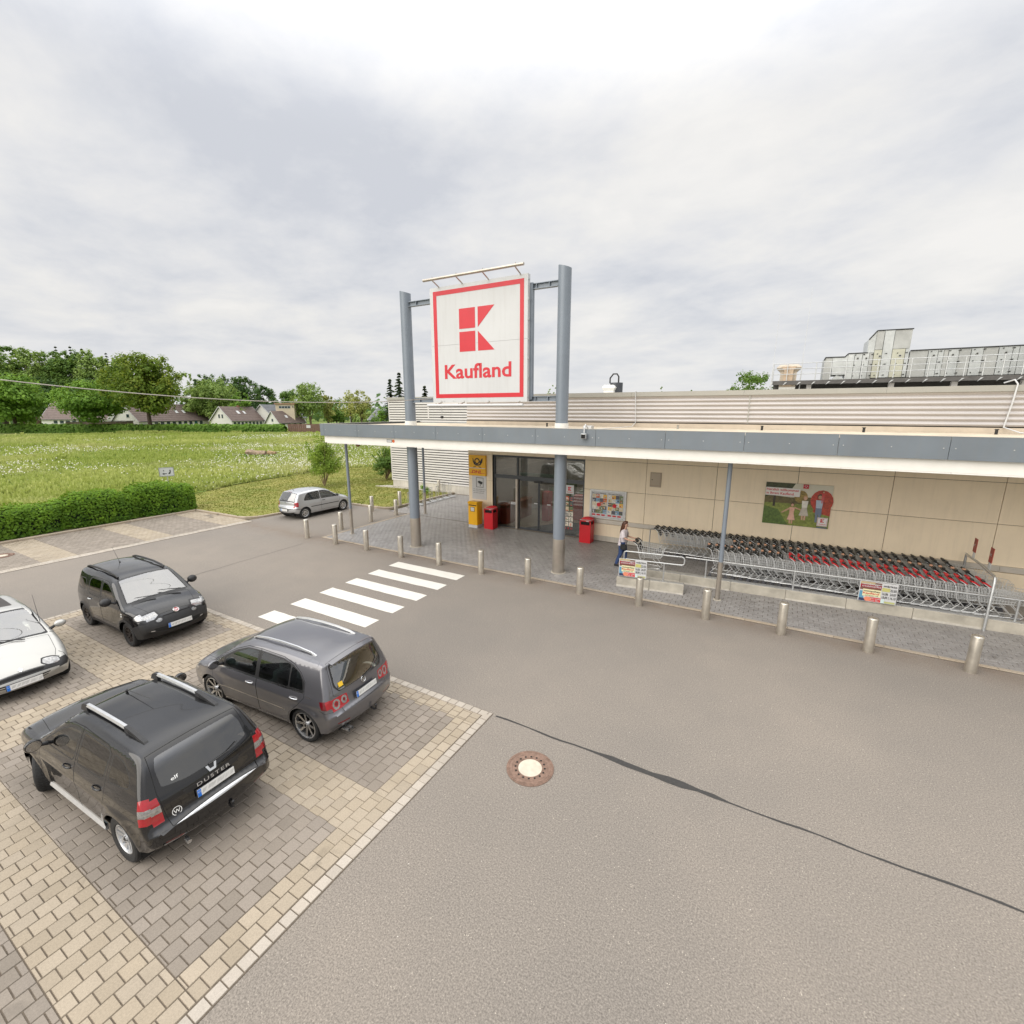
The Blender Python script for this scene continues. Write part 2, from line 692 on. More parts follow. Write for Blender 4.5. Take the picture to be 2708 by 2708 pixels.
def mat_asphalt():
    t = NT('asphalt')
    big = t.noise(0.16, 5, 0.55)
    mid = t.noise(1.1, 5, 0.6)
    fine = t.noise(55.0, 3, 0.7)
    base = t.mix(t.ramp(big, [(0.35, 0), (0.66, 1)]), (0.192, 0.172, 0.150), (0.240, 0.210, 0.178))
    base = t.mix(t.math('MULTIPLY', t.ramp(mid, [(0.42, 0), (0.75, 1)]), 0.30), base, (0.178, 0.160, 0.142))
    base = t.mix(0.75, base, t.ramp(fine, [(0.30, 0.22), (0.70, 0.78)]), 'OVERLAY')
    fine2 = t.noise(33.0, 3, 0.75)
    base = t.mix(0.32, base, t.ramp(fine2, [(0.32, 0.28), (0.70, 0.74)]), 'OVERLAY')
    # pale chippings
    v = t.voro(26.0)
    chips = t.ramp(v, [(0.0, 1.0), (0.10, 1.0), (0.16, 0.0)])
    pick = t.ramp(t.noise(9.0, 2, 0.5), [(0.52, 0), (0.62, 1)])
    base = t.mix(t.math('MULTIPLY', t.math('MULTIPLY', chips, pick), 0.75), base, (0.60, 0.54, 0.45))
    v2 = t.voro(3.1)
    spots = t.ramp(v2, [(0.0, 1.0), (0.016, 1.0), (0.024, 0.0)])
    base = t.mix(t.math('MULTIPLY', spots, 0.85), base, (0.62, 0.58, 0.52))
    v3 = t.voro(1.7)
    gum = t.ramp(v3, [(0.0, 1.0), (0.012, 1.0), (0.02, 0.0)])
    base = t.mix(t.math('MULTIPLY', gum, 0.6), base, (0.05, 0.045, 0.04))
    # rusty-brown grit that collects along the pavement edge (y = 13.25) and around the bollards
    sep = t.node('ShaderNodeSeparateXYZ')
    t.l.new(t.pos(), sep.inputs[0])
    d = t.math('ABSOLUTE', t.math('SUBTRACT', sep.outputs[1], 13.1))
    grit = t.ramp(d, [(0.0, 1.0), (0.25, 0.6), (0.9, 0.0)])
    grit = t.math('MULTIPLY', grit, t.ramp(t.noise(1.6, 5, 0.65), [(0.32, 0.15), (0.68, 1.0)]))
    base = t.mix(t.math('MULTIPLY', grit, 0.62), base, (0.165, 0.118, 0.083))
    t.set(col=base, rough=0.86, spec=0.35)
    t.bump(t.math('ADD', fine, t.math('MULTIPLY', chips, 0.5)), 0.5, 0.006)
    return t.m


def mat_paver(name, c0, c1, rough=0.8, sat=0.16, dirt=0.35):
    t = NT(name)
    a = t.node('ShaderNodeAttribute')
    a.attribute_name = 'tone'
    r = t.math('FRACT', t.math('ADD', a.outputs['Fac'], t.rand()))
    c = t.mix(r, c0, c1)
    hs = t.node('ShaderNodeHueSaturation')
    t.put(hs.inputs['Color'], c)
    t.put(hs.inputs['Value'], t.math('ADD', t.math('MULTIPLY', t.math('FRACT', t.math('MULTIPLY', r, 7.31)), sat), 1 - sat / 2))
    n = t.noise(60.0, 4, 0.7)
    c = t.mix(0.45, hs.outputs[0], t.ramp(n, [(0.25, 0.3), (0.75, 0.7)]), 'OVERLAY')
    st = t.noise(0.75, 6, 0.62)
    c = t.mix(t.math('MULTIPLY', t.ramp(st, [(0.48, 0), (0.78, 1)]), dirt), c, tuple(x * 0.55 for x in c0))
    sp = t.ramp(t.voro(2.6), [(0, 1), (0.018, 1), (0.03, 0)])
    c = t.mix(t.math('MULTIPLY', sp, 0.6), c, (0.6, 0.56, 0.5))
    oil = t.math('MULTIPLY', t.ramp(t.noise(1.05, 4, 0.6, dist=0.6), [(0.64, 0), (0.70, 1)]), t.ramp(t.noise(0.33, 2, 0.5), [(0.45, 0), (0.60, 1)]))
    c = t.mix(t.math('MULTIPLY', oil, 0.62), c, (0.045, 0.038, 0.032))
    t.set(col=c, rough=rough)
    t.bump(n, 0.3, 0.003)
    return t.m


m_asphalt = mat_asphalt()
m_beige = mat_paver('paver_beige', (0.315, 0.262, 0.192), (0.352, 0.298, 0.228))
m_grey = mat_paver('paver_grey', (0.215, 0.184, 0.150), (0.255, 0.220, 0.184))
m_edge = mat_paver('paver_edge', (0.370, 0.325, 0.270), (0.410, 0.368, 0.315))
m_shop = mat_paver('paver_shop', (0.235, 0.222, 0.212), (0.268, 0.256, 0.246), rough=0.44, dirt=0.6, sat=0.12)
m_kerbst = mat_paver('kerb_concrete', (0.33, 0.27, 0.20), (0.37, 0.31, 0.24))
m_joint = simple('joint_sand', (0.115, 0.092, 0.068), 0.95, var=0.25, vscale=20)
t_ = NT('road_paint')
n_ = t_.noise(38.0, 4, 0.75)
wr_ = t_.math('MULTIPLY', t_.ramp(n_, [(0.56, 0), (0.72, 1)]), t_.ramp(t_.noise(1.3, 5, 0.7), [(0.40, 0.10), (0.70, 0.9)]))
t_.set(col=t_.mix(wr_, t_.mix(t_.noise(2.0, 5, 0.65), (0.58, 0.56, 0.50), (0.72, 0.70, 0.64)), (0.24, 0.21, 0.18)), rough=0.7)
t_.bump(n_, 0.3, 0.004)
m_linewhite = t_.m
m_tar = simple('tar_seal', (0.03, 0.028, 0.026), 0.55, var=0.3, vscale=30)
m_conc = simple('concrete_block', (0.40, 0.37, 0.31), 0.85, var=0.22, vscale=2.6, bump=0.3, bscale=60)


def mat_meadow(name, near=True):
    t = NT(name)
    sep = t.node('ShaderNodeSeparateXYZ')
    t.l.new(t.pos(), sep.inputs[0])
    a = t.noise(0.055, 5, 0.6)
    b = t.noise(0.35, 5, 0.65)
    c = t.mix(t.ramp(a, [(0.38, 0), (0.62, 1)]), (0.090, 0.160, 0.024), (0.200, 0.215, 0.055))
    c = t.mix(t.ramp(b, [(0.40, 0), (0.72, 1)]), c, (0.070, 0.145, 0.020))
    c = t.mix(t.math('MULTIPLY', t.ramp(t.noise(0.12, 4, 0.6, stretch=(1, 1, 1)), [(0.50, 0), (0.70, 1)]), 0.55), c, (0.30, 0.27, 0.11))
    f = t.noise(5.5, 4, 0.7)
    c = t.mix(0.5, c, t.ramp(f, [(0.2, 0.25), (0.8, 0.75)]), 'OVERLAY')
    t.set(col=c, rough=0.9, spec=0.2)
    t.bump(f, 0.6, 0.08)
    return t.m


def mat_lawn():
    t = NT('mown_grass')
    a = t.noise(0.5, 5, 0.6)
    b = t.noise(3.0, 5, 0.7)
    c = t.mix(t.ramp(a, [(0.35, 0), (0.65, 1)]), (0.150, 0.180, 0.034), (0.265, 0.245, 0.070))
    c = t.mix(t.math('MULTIPLY', t.ramp(b, [(0.5, 0), (0.72, 1)]), 0.6), c, (0.310, 0.250, 0.110))
    c = t.mix(t.math('MULTIPLY', t.ramp(t.noise(1.2, 5, 0.7), [(0.56, 0), (0.70, 1)]), 0.5), c, (0.075, 0.075, 0.02))
    f = t.noise(22.0, 3, 0.7)
    c = t.mix(0.6, c, t.ramp(f, [(0.2, 0.2), (0.8, 0.8)]), 'OVERLAY')
    t.set(col=c, rough=0.9, spec=0.2)
    t.bump(f, 0.7, 0.03)
    return t.m


m_meadow = mat_meadow('meadow_grass')
m_lawn = mat_lawn()

# far terrain: one sheet to the horizon, gently rising beyond the fields
b = MB()
N = 48
gv, gf = [], []
for i in range(N + 1):
    for j in range(N + 1):
        x, y = -1500 + 3000 * i / N, -1500 + 3000 * j / N
        d = hypot(x, y)
        z = -0.12
        if d > 420:
            z += (d - 420) * 0.010 * (0.6 + 0.5 * sin(x * 0.006 + 1.0) * cos(y * 0.005))
        gv.append((x, y, z))
for i in range(N):
    for j in range(N):
        k = i * (N + 1) + j
        gf.append((k, k + N + 1, k + N + 2, k + 1))
b.add(gv, gf)
structure(b.build('ground', m_meadow, smooth=True, angle=60))

# asphalt yard and road as one sheet, its top at z = 0
b = MB()
b.prism([(-23.35, -45), (60, -45), (60, 13.25), (-17.3, 13.25), (-17.3, 18.9), (-18.8, 18.9), (-18.8, 19.2), (-22.5, 19.2), (-23.25, 15.3), (-23.4, 13.7), (-23.0, 13.2)], -0.10, 0.0)
asphalt = structure(b.build('asphalt_yard', m_asphalt))
rnd = random.Random(3)


def tar_strip(P, w0, w1, z, fat=None):
    mb = MB()
    L, R = [], []
    for i, (x, y) in enumerate(P):
        a, c = P[max(0, i - 1)], P[min(len(P) - 1, i + 1)]
        d = Vector((c[0] - a[0], c[1] - a[1])).normalized()
        w = rnd.uniform(w0, w1)
        if fat and fat[0] < x < fat[1]:
            w *= fat[2] * (0.5 + 0.5 * sin(pi * (x - fat[0]) / (fat[1] - fat[0])))
        L.append((x - d.y * w, y + d.x * w, z))
        R.append((x + d.y * w, y - d.x * w, z))
    for i in range(len(P) - 1):
        mb.quad(R[i], R[i + 1], L[i + 1], L[i])
    return mb.build('tar_joint', m_tar, asphalt)


tar_strip([(-4.03 + i * 0.22, 6.50 + 0.012 * sin(i * 0.9) + rnd.uniform(-.006, .006)) for i in range(52)], .010, .020, .004, (-2.1, -0.2, 4.0))
tar_strip([(-16.95 - 0.012 * i + rnd.uniform(-.03, .03), 6.9 + i * 0.28) for i in range(20)], .004, .013, .004)

# zebra crossing: 0.5 m bars with 0.5 m gaps, 3 m long
zebra = thing('zebra_crossing', 'white striped pedestrian crossing on the asphalt in front of the entrance', 'crossing', (-10.4, 9.6, 0))
for k in range(6):
    y1 = 12.385 - 1.0 * k
    b = MB()
    nx = 14
    va = [(-11.93 + 3.04 * i / nx, y1 - 0.5 + rnd.uniform(-.008, .008), .004) for i in range(nx + 1)]
    vb = [(-11.93 + 3.04 * i / nx, y1 + rnd.uniform(-.008, .008), .004) for i in range(nx + 1)]
    for i in range(nx):
        b.quad(va[i], va[i + 1], vb[i + 1], vb[i])
    part(b, 'stripe', m_linewhite, zebra)

# ---------------------------------------------------------------- pavers
_M = cam.matrix_world.inverted()


def on_screen(x, y, z=0.0):
    """projected place (in photo pixels of 1024) and distance, used only to choose which stones become single parts"""
    v = _M @ Vector((x, y, z))
    if v.z > -0.3:
        return None
    f = 1024 * 16.382 / 36.0
    return 512 + f * v.x / -v.z, 512 - f * v.y / -v.z, -v.z


def lay_pavers(root, stones, name, hgt=0.014, gap=0.005, limit=300, z0=0.0):
    """stones: (x0, y0, x1, y1, material).  The largest in the picture become parts, the rest one joined part per material"""
    rr = random.Random(len(stones))
    sc = []
    for s_ in stones:
        p = on_screen((s_[0] + s_[2]) / 2, (s_[1] + s_[3]) / 2)
        ok = p is not None and -5 < p[0] < 1029 and -5 < p[1] < 1029
        inner = ok and p[1] < 856
        sc.append((0 if inner else 1 if ok else 2, p[2] if p else 1e9, s_))
    sc.sort(key=lambda q: q[:2])
    meshes = {}
    for k, (_, _, s_) in enumerate(sc):
        if k >= limit or sc[k][0] == 2:
            break
        x0, y0, x1, y1, m = s_
        key = (round(x1 - x0, 3), round(y1 - y0, 3), m.name)
        if key not in meshes:
            w, l = (x1 - x0) / 2 - gap / 2, (y1 - y0) / 2 - gap / 2
            q = MB()
            q.cbox(-w, -l, -0.03, w, l, hgt, .006)
            meshes[key] = q.mesh(name, m)
        o = obj(name, meshes[key], root, Vector(((x0 + x1) / 2, (y0 + y1) / 2, z0 + rr.uniform(-.0022, .0022))) - root.location)
        o.rotation_euler = (rr.uniform(-.008, .008), rr.uniform(-.008, .008), rr.uniform(-.008, .008))
    rest = {}
    for kk, (_, _, s_) in enumerate(sc[k:] if k < len(sc) - 1 else []):
        rest.setdefault(s_[4].name, (s_[4], []))[1].append(s_)
    for nm, (m, L) in rest.items():
        q = MB()
        tone = []
        for x0, y0, x1, y1, _ in L:
            g2 = gap / 2
            z = z0 + hgt + rr.uniform(-.002, .002)
            c = .006
            q.add([(x0 + g2, y0 + g2, z0), (x1 - g2, y0 + g2, z0), (x1 - g2, y1 - g2, z0), (x0 + g2, y1 - g2, z0),
                   (x0 + g2 + c, y0 + g2 + c, z), (x1 - g2 - c, y0 + g2 + c, z), (x1 - g2 - c, y1 - g2 - c, z), (x0 + g2 + c, y1 - g2 - c, z)],
                  [(4, 5, 6, 7), (0, 1, 5, 4), (1, 2, 6, 5), (2, 3, 7, 6), (3, 0, 4, 7)])
            tone += [rr.random()] * 5
        me = q.mesh(name, m, recalc=False)
        at = me.attributes.new('tone', 'FLOAT', 'FACE')
        at.data.foreach_set('value', tone)
        o = obj(name + '_field', me, root, -root.location)
        stuff(o)


def grid_stones(x0, y0, x1, y1, sx, sy, rows_along, pick, cuts=()):
    """running bond; rows run along 'x' or 'y'"""
    out = []
    if rows_along == 'y':
        n = int(round((x1 - x0) / sx))
        for i in range(n):
            a = x0 + i * sx
            off = (i % 2) * sy / 2
            y = y0 - off
            while y < y1 - 0.01:
                ya, yb = max(y, y0), min(y + sy, y1)
                for c in cuts:
                    if ya + .02 < c < yb - .02:
                        out.append((a, ya, a + sx, c, pick(a + sx / 2, (ya + c) / 2)))
                        ya = c
                if yb - ya > 0.018:
                    out.append((a, ya, a + sx, yb, pick(a + sx / 2, (ya + yb) / 2)))
                y += sy
    else:
        n = int(round((y1 - y0) / sy))
        for i in range(n):
            a = y0 + i * sy
            off = (i % 2) * sx / 2
            x = x0 - off
            while x < x1 - 0.01:
                xa, xb = max(x, x0), min(x + sx, x1)
                if xb - xa > 0.03:
                    out.append((xa, a, xb, a + sy, pick((xa + xb) / 2, a + sy / 2)))
                x += sx
    return out


# parking bays in the foreground (two rows back to back)
bays = structure(thing('paved_bays', '', '', (-10.4, 1.5, 0)))
for k_ in ('label', 'category'):
    del bays[k_]


def bay_pick(x, y):
    if y > 6.10:
        return m_beige
    f = (y - 1.43) % 2.66
    inside = f < 1.97
    if x > -11.2:
        return m_grey if inside and -10.7 < x < -4.68 else m_beige
    return m_grey if inside and -16.25 < x < -11.72 else m_beige


b = MB()
b.box(-16.8, -6.0, -0.05, -4.1, 6.53, 0.006)
part(b, 'joint_bed', m_joint, bays)
CUTS = sorted([1.43 + 2.66 * k for k in range(-3, 2)] + [3.40 + 2.66 * k for k in range(-3, 1)] + [6.10])
stones = grid_stones(-11.20, -5.95, -4.27, 6.375, .1925, .195, 'y', bay_pick, CUTS)
stones += grid_stones(-16.64, -5.95, -11.20, 6.375, .1945, .195, 'y', bay_pick, CUTS)
y = -5.95
while y < 6.36:
    stones.append((-4.26, y, -4.11, y + .155, m_edge))
    stones.append((-16.79, y, -16.645, y + .155, m_edge))
    y += .155
x = -16.79
while x < -4.13:
    stones.append((x, 6.375, min(x + .175, -4.11), 6.525, m_edge))
    x += .175
lay_pavers(bays, stones, 'paver')

# bays along the hedge on the far side of the road
bays2 = structure(thing('paved_lay_by', '', '', (-25.4, 5, 0)))
for k_ in ('label', 'category'):
    del bays2[k_]


def bay2_pick(x, y):
    if x > -23.45:
        return m_edge
    f = (y - 6.79) % 3.36
    return m_grey if f < 2.3 and y < 12.4 else m_beige


b = MB()
b.box(-28.1, -12, -0.06, -22.95, 13.62, 0.006)
part(b, 'joint_bed', m_joint, bays2)
lay_pavers(bays2, grid_stones(-28.05, -11.9, -22.97, 13.60, .1955, .195, 'y', bay2_pick, [6.79 + 3.36 * k for k in range(-5, 2)] + [9.09 + 3.36 * k for k in range(-6, 1)] + [12.4]), 'paver')

# pavement in front of the store
pave = structure(thing('store_pavement', '', '', (-3, 16, 0)))
for k_ in ('label', 'category'):
    del pave[k_]
b = MB()
b.prism([(-17.3, 13.25), (22, 13.25), (22, 18.95), (-13.2, 18.95), (-13.2, 25.3), (-18.7, 25.3), (-18.7, 18.9), (-17.3, 18.9)], -0.06, 0.008)
part(b, 'joint_bed', m_joint, pave)
st = grid_stones(-17.17, 13.38, 12.0, 18.82, .24, .16, 'x', lambda x, y: m_shop)
st += grid_stones(-18.68, 18.90, -13.22, 25.2, .24, .16, 'x', lambda x, y: m_shop)
lay_pavers(pave, st, 'paver', z0=0.004)
x = -17.3
while x < 14:
    b = MB()
    b.cbox(x, 13.25, -0.04, x + .994, 13.375, .024, .006)
    part(b, 'edging_stone', m_kerbst, pave)
    x += 1.0
y = 13.38
while y < 18.8:
    b = MB()
    b.cbox(-17.3, y, -0.04, -17.18, y + .994, .023, .006)
    part(b, 'edging_stone', m_kerbst, pave)
    y += 1.0

# ---------------------------------------------------------------- lawn, meadow and the kerb round them
def arc(cx, cy, r, a0, a1, n=5):
    return [(cx + r * cos(radians(a0 + (a1 - a0) * k / n)), cy + r * sin(radians(a0 + (a1 - a0) * k / n))) for k in range(n + 1)]


kerb_path = [(-28.05, -12.0), (-28.05, 13.45)] + [(-24.6, 13.60)] + arc(-24.4, 14.7, 1.1, -92, -12, 5) + [(-23.15, 16.5), (-22.55, 18.4)] + arc(-22.0, 18.55, .55, 170, 100, 3) + [(-19.9, 19.14)] + arc(-19.55, 19.75, .62, -85, 0, 4) + [(-18.85, 25.3)]
kerb = structure(thing('kerb', '', '', (-24, 14, 0)))
for k_ in ('label', 'category'):
    del kerb[k_]


def resample(P, step):
    out = [Vector(P[0])]
    acc = 0.0
    for a, c in zip(P, P[1:]):
        a, c = Vector(a), Vector(c)
        L = (c - a).length
        n = max(1, int(round(L / step)))
        for k in range(1, n + 1):
            out.append(a + (c - a) * k / n)
    return out


KP = resample(kerb_path, 1.0)
for a, c in zip(KP, KP[1:]):
    d = (c - a).normalized()
    nrm = Vector((-d.y, d.x))
    a2, c2 = a + d * .004, c - d * .004
    w = 0.12
    b = MB()
    P = [(a2.x, a2.y), (c2.x, c2.y), (c2.x + nrm.x * w, c2.y + nrm.y * w), (a2.x + nrm.x * w, a2.y + nrm.y * w)]
    b.add([(p[0], p[1], -0.05) for p in P] + [(p[0], p[1], .085) for p in P[:2]] + [(P[2][0], P[2][1], .11), (P[3][0], P[3][1], .11)] + [(P[1][0] + nrm.x * .02, P[1][1] + nrm.y * .02, .11), (P[0][0] + nrm.x * .02, P[0][1] + nrm.y * .02, .11)],
          [(0, 3, 2, 1), (0, 1, 5, 4), (4, 5, 8, 9), (9, 8, 6, 7), (1, 2, 6, 8, 5), (2, 3, 7, 6), (3, 0, 4, 9, 7)])
    part(b, 'kerb_stone', m_kerbst, kerb)

MOW = [(-31.5, 13.5), (-33.5, 16.1), (-35.0, 19.6), (-35.8, 23.5), (-36.3, 26.8), (-36.6, 30.0), (-35.6, 32.6), (-33.5, 34.0), (-30.0, 34.3), (-26.0, 33.5), (-24.4, 32.5)]
lawn_poly = [(-28.0, 13.60), (-24.6, 13.70)] + [(p[0] - .08, p[1] + .06) for p in kerb_path[3:-1]] + [(-18.95, 25.3), (-24.4, 25.3)] + MOW[::-1] + [(-30.2, 13.5)]


def sheet(poly, z, mat, name, step=2.5, und=0.0):
    """flat-ish sheet inside an outline, triangulated with inner points so it can undulate"""
    V = [Vector(p) for p in poly]
    E_ = [(i, (i + 1) % len(V)) for i in range(len(V))]
    xs = [p[0] for p in poly]
    ys = [p[1] for p in poly]
    x = min(xs)
    rr = random.Random(5)
    while x < max(xs):
        y = min(ys)
        while y < max(ys):
            q = (x + rr.uniform(-.3, .3) * step, y + rr.uniform(-.3, .3) * step)
            if in_poly(q[0], q[1], poly):
                V.append(Vector(q))
            y += step
        x += step
    r = delaunay_2d_cdt(V, E_, [], 0, 1e-4)
    mb = MB()
    F = [f for f in r[2] if in_poly(sum(r[0][i].x for i in f) / 3, sum(r[0][i].y for i in f) / 3, poly)]
    mb.add([(v.x, v.y, z + und * (sin(v.x * .31) * cos(v.y * .27) + .6 * sin(v.x * .83 + v.y * .6))) for v in r[0]], F)
    return structure(mb.build(name, mat, smooth=True, angle=60))


sheet(lawn_poly, .095, m_lawn, 'mown_lawn', 1.2, .008)
# hedge bed behind the kerb
b = MB()
b.box(-30.4, -12, -.1, -28.16, 13.55, .09)
structure(b.build('hedge_bed', simple('soil', (.10, .085, .045), .95, var=.3, vscale=4, bump=.6, bscale=15)))
mead = [(-30.4, -40), (-30.4, 13.5)] + MOW + [(-24.4, 60), (-24.4, 150), (-90, 190), (-190, 120), (-220, 40), (-160, -60)]
sheet(mead, .10, m_meadow, 'meadow', 6.0, .05)
# strip of concrete at the foot of the store's blind wall
b = MB()
b.prism([(-25.6, 24.6), (-18.97, 25.0), (-18.97, 25.36), (-25.0, 25.36)], .0, .125)
structure(b.build('concrete_apron', m_conc))

# sandy manhole in the asphalt and one in the lay-by
def manhole(loc, label, n=20):
    t = thing('manhole_cover', label, 'manhole', loc)
    rust = simple('rusty_iron', (.21, .135, .10), .8, .1, var=.3, vscale=14, bump=.5, bscale=60)
    q = MB()
    q.lathe([(.375, .0), (.375, .009), (.335, .012), (.33, .008), (.325, .008), (.32, .013), (.285, .013), (.28, .008)], 48)
    for k in range(60):
        a = 2 * pi * k / 60
        M = Matrix.Rotation(a, 4, 'Z')
        q.box(.338, -.012, .006, .362, .004, .016, tf=M)
    q.build('frame_ring', rust, t, smooth=True, angle=25)
    q = MB()
    q.lathe([(.28, .0), (.28, .011), (.19, .011), (.185, .0)], 48)
    for k in range(32):
        M = Matrix.Rotation(2 * pi * k / 32 + .05, 4, 'Z')
        q.box(.245, -.010, .008, .265, .010, .015, tf=M)
        q.box(.202, -.007, .008, .214, .007, .015, tf=M)
    q.build('lid_ring', rust, t, smooth=True, angle=25)
    q = MB()
    q.lathe([(.188, .006), (.15, .010), (.0, .0105)], 40)
    q.build('concrete_lid', simple('lid_concrete', (.52, .47, .38), .85, var=.12, vscale=9, bump=.3, bscale=80), t, smooth=True)
    for k in range(16):
        a = 2 * pi * k / 16
        q = MB()
        q.lathe([(.0, .0128), (.0165, .0128)], 10)
        o = q.build('vent_hole', m_dark, t)
        o.location = (.232 * cos(a), .232 * sin(a), 0.0035)
    return t


manhole((-2.885, 5.665, .002), 'round rusty manhole cover with a pale concrete lid in the asphalt')
manhole((-25.75, 5.25, .018), 'manhole cover set in the grey pavers of the lay-by at the left edge')
# ================================================================== STORE
m_cream = simple('cream_panel', (0.84, 0.715, 0.535), 0.42, var=0.05, vscale=0.9, streak=0.10)
m_greyfas = simple('blue_grey_fascia', (0.165, 0.190, 0.215), 0.38, var=0.08, vscale=0.8, streak=0.10)
m_whitefas = simple('white_fascia', (0.80, 0.79, 0.75), 0.45, var=0.03, vscale=0.8, streak=0.10)
m_clad = simple('silver_cladding', (0.44, 0.415, 0.40), 0.38, 0.25, var=0.05, vscale=0.7)
m_cladw = simple('pale_cladding', (0.66, 0.635, 0.615), 0.45, 0.1, var=0.05, vscale=0.7)
m_grooveshade = simple('cladding_groove_shade', (0.07, 0.068, 0.066), 0.7, var=0.1)  # shadow lines between the ribs, put into the colour of the recessed faces
m_cap = simple('parapet_cap', (0.36, 0.35, 0.315), 0.45, 0.2, var=0.05, vscale=0.8)
m_roof = simple('roof_felt', (0.52, 0.44, 0.33), 0.9, var=0.22, vscale=1.2, bump=.3, bscale=30)
m_pole = simple('blue_grey_steel', (0.205, 0.235, 0.275), 0.4, 0.15, var=0.05, vscale=1.5)
m_steel = simple('brushed_steel', (0.46, 0.415, 0.36), 0.34, 0.75, var=0.14, vscale=2.2)
m_boll = simple('bollard_steel', (0.58, 0.54, 0.47), 0.33, 0.8, var=0.16, vscale=4.5)
m_galv = simple('galvanised_steel', (0.52, 0.53, 0.53), 0.42, 0.7, var=0.12, vscale=8)
m_frame = simple('anthracite_frame', (0.052, 0.058, 0.066), 0.4, var=0.06)
m_plinth = simple('render_plinth', (0.52, 0.49, 0.43), 0.85, var=0.14, vscale=1.1, bump=.2, streak=.3)
m_red = simple('red_paint', (0.55, 0.009, 0.018), 0.32, var=0.06, vscale=2)
m_signred = simple('sign_red', (0.55, 0.010, 0.024), 0.35, var=0.04)
m_signwht = simple('sign_white', (0.57, 0.575, 0.58), 0.4, var=0.04, vscale=0.7, streak=.12)
m_yel = simple('postal_yellow', (0.80, 0.42, 0.008), 0.35, var=0.04)
m_ink = simple('black_print', (0.012, 0.012, 0.012), 0.5, var=0.0)
m_soffit = simple('soffit_panel', (0.80, 0.78, 0.73), 0.6, var=0.04)
WY = 18.864

store = thing('store_building', 'long flat-roofed supermarket with cream panel front, ribbed metal walls and grey canopy', 'building', (-1.0, 22.0, 0))


# ---- cream rainscreen panels, with open joints over a dark backing
b = MB()
b.box(-13.17, WY + .05, 0, -11.83, WY + .3, 5.0)
b.box(-7.12, WY + .05, 0, 24, WY + .3, 5.0)
b.box(-11.83, WY + .05, 3.49, -7.12, WY + .3, 5.0)
part(b, 'wall_core', m_dark, store)
ZJ = [.25, .79, 2.245, 3.487, 4.6]


def panel(x0, x1, z0, z1, g=.007):
    q = MB()
    q.box(x0 + g, WY, z0 + g, x1 - g, WY + .045, z1 - g)
    part(q, 'wall_panel', m_cream, store)


xs = [-7.12, -4.50, -1.89, .715, 3.32, 5.91, 8.52, 11.13, 13.74, 16.35, 18.96, 21.57, 24.0]
for xa, xb in zip(xs, xs[1:]):
    for za, zb in zip(ZJ, ZJ[1:]):
        panel(xa, xb, za, zb)
for xa, xb in ((-13.18, -11.93), (-11.93, -11.80)):
    for za, zb in ((.25, 1.0), (1.0, 2.245), (2.245, 3.487), (3.487, 4.6)):
        panel(xa, xb, za, zb, .005)
for xa, xb in ((-11.80, -9.55), (-9.55, -7.12)):
    panel(xa, xb, 3.50, 4.6)
b = MB()
b.box(-7.10, WY + .008, .02, 24, WY + .06, .255)
b.box(-13.17, WY + .008, .02, -11.80, WY + .06, .25)
part(b, 'plinth', m_plinth, store)
x = -6.85
while x < 20:
    b = MB()
    b.prism([(WY - .002, .81), (WY - .055, .82), (WY - .055, .985), (WY - .002, .995)], x + .004, x + 2.596, 'yz')
    part(b, 'bump_rail', simple('dull_rail_steel', (.56, .52, .46), .4, .35, var=.1, vscale=2), store)
    x += 2.6
# side face of the front block
for za, zb in ((0.02, .57), (.57, 2.0), (2.0, 3.4), (3.4, 4.9)):
    b = MB()
    b.box(-13.215, WY + .05, za + .004, -13.17, 25.36, zb - .004)
    part(b, 'side_panel', m_cladw if za > .1 else m_plinth, store)


# ---- ribbed metal cladding
def rib_profile(z0, z1, pitch, flat, depth, soft):
    P = []
    z = z0
    while z < z1 - 1e-6:
        if soft:
            for k in range(8):
                zz = z + pitch * k / 8
                if zz < z1:
                    ph = (k / 8)
                    P.append((-depth * (0.5 + 0.5 * cos(2 * pi * (ph - .38))) ** 0.7, zz))
        else:
            P += [(-depth, z), (-depth, min(z1, z + pitch * flat)), (0, min(z1, z + pitch * (flat + .06))), (0, min(z1, z + pitch * .94))]
        z += pitch
    P.append((-depth if not soft else 0, z1))
    return P


def cladding(x0, x1, y, z0, z1, pitch, flat, depth, soft, mats, name='cladding_sheet'):
    P = rib_profile(z0, z1, pitch, flat, depth, soft)
    q = MB()
    for (ya, za), (yb, zb) in zip(P, P[1:]):
        if abs(zb - za) < 1e-6 and abs(ya - yb) < 1e-6:
            continue
        groove = (not soft) and max(ya, yb) > -depth * 0.4
        q.quad((x0, y + ya, za), (x1, y + ya, za), (x1, y + yb, zb), (x0, y + yb, zb), 1 if groove else 0)
    return part(q, name, mats, store, smooth=soft, angle=75, recalc=False)


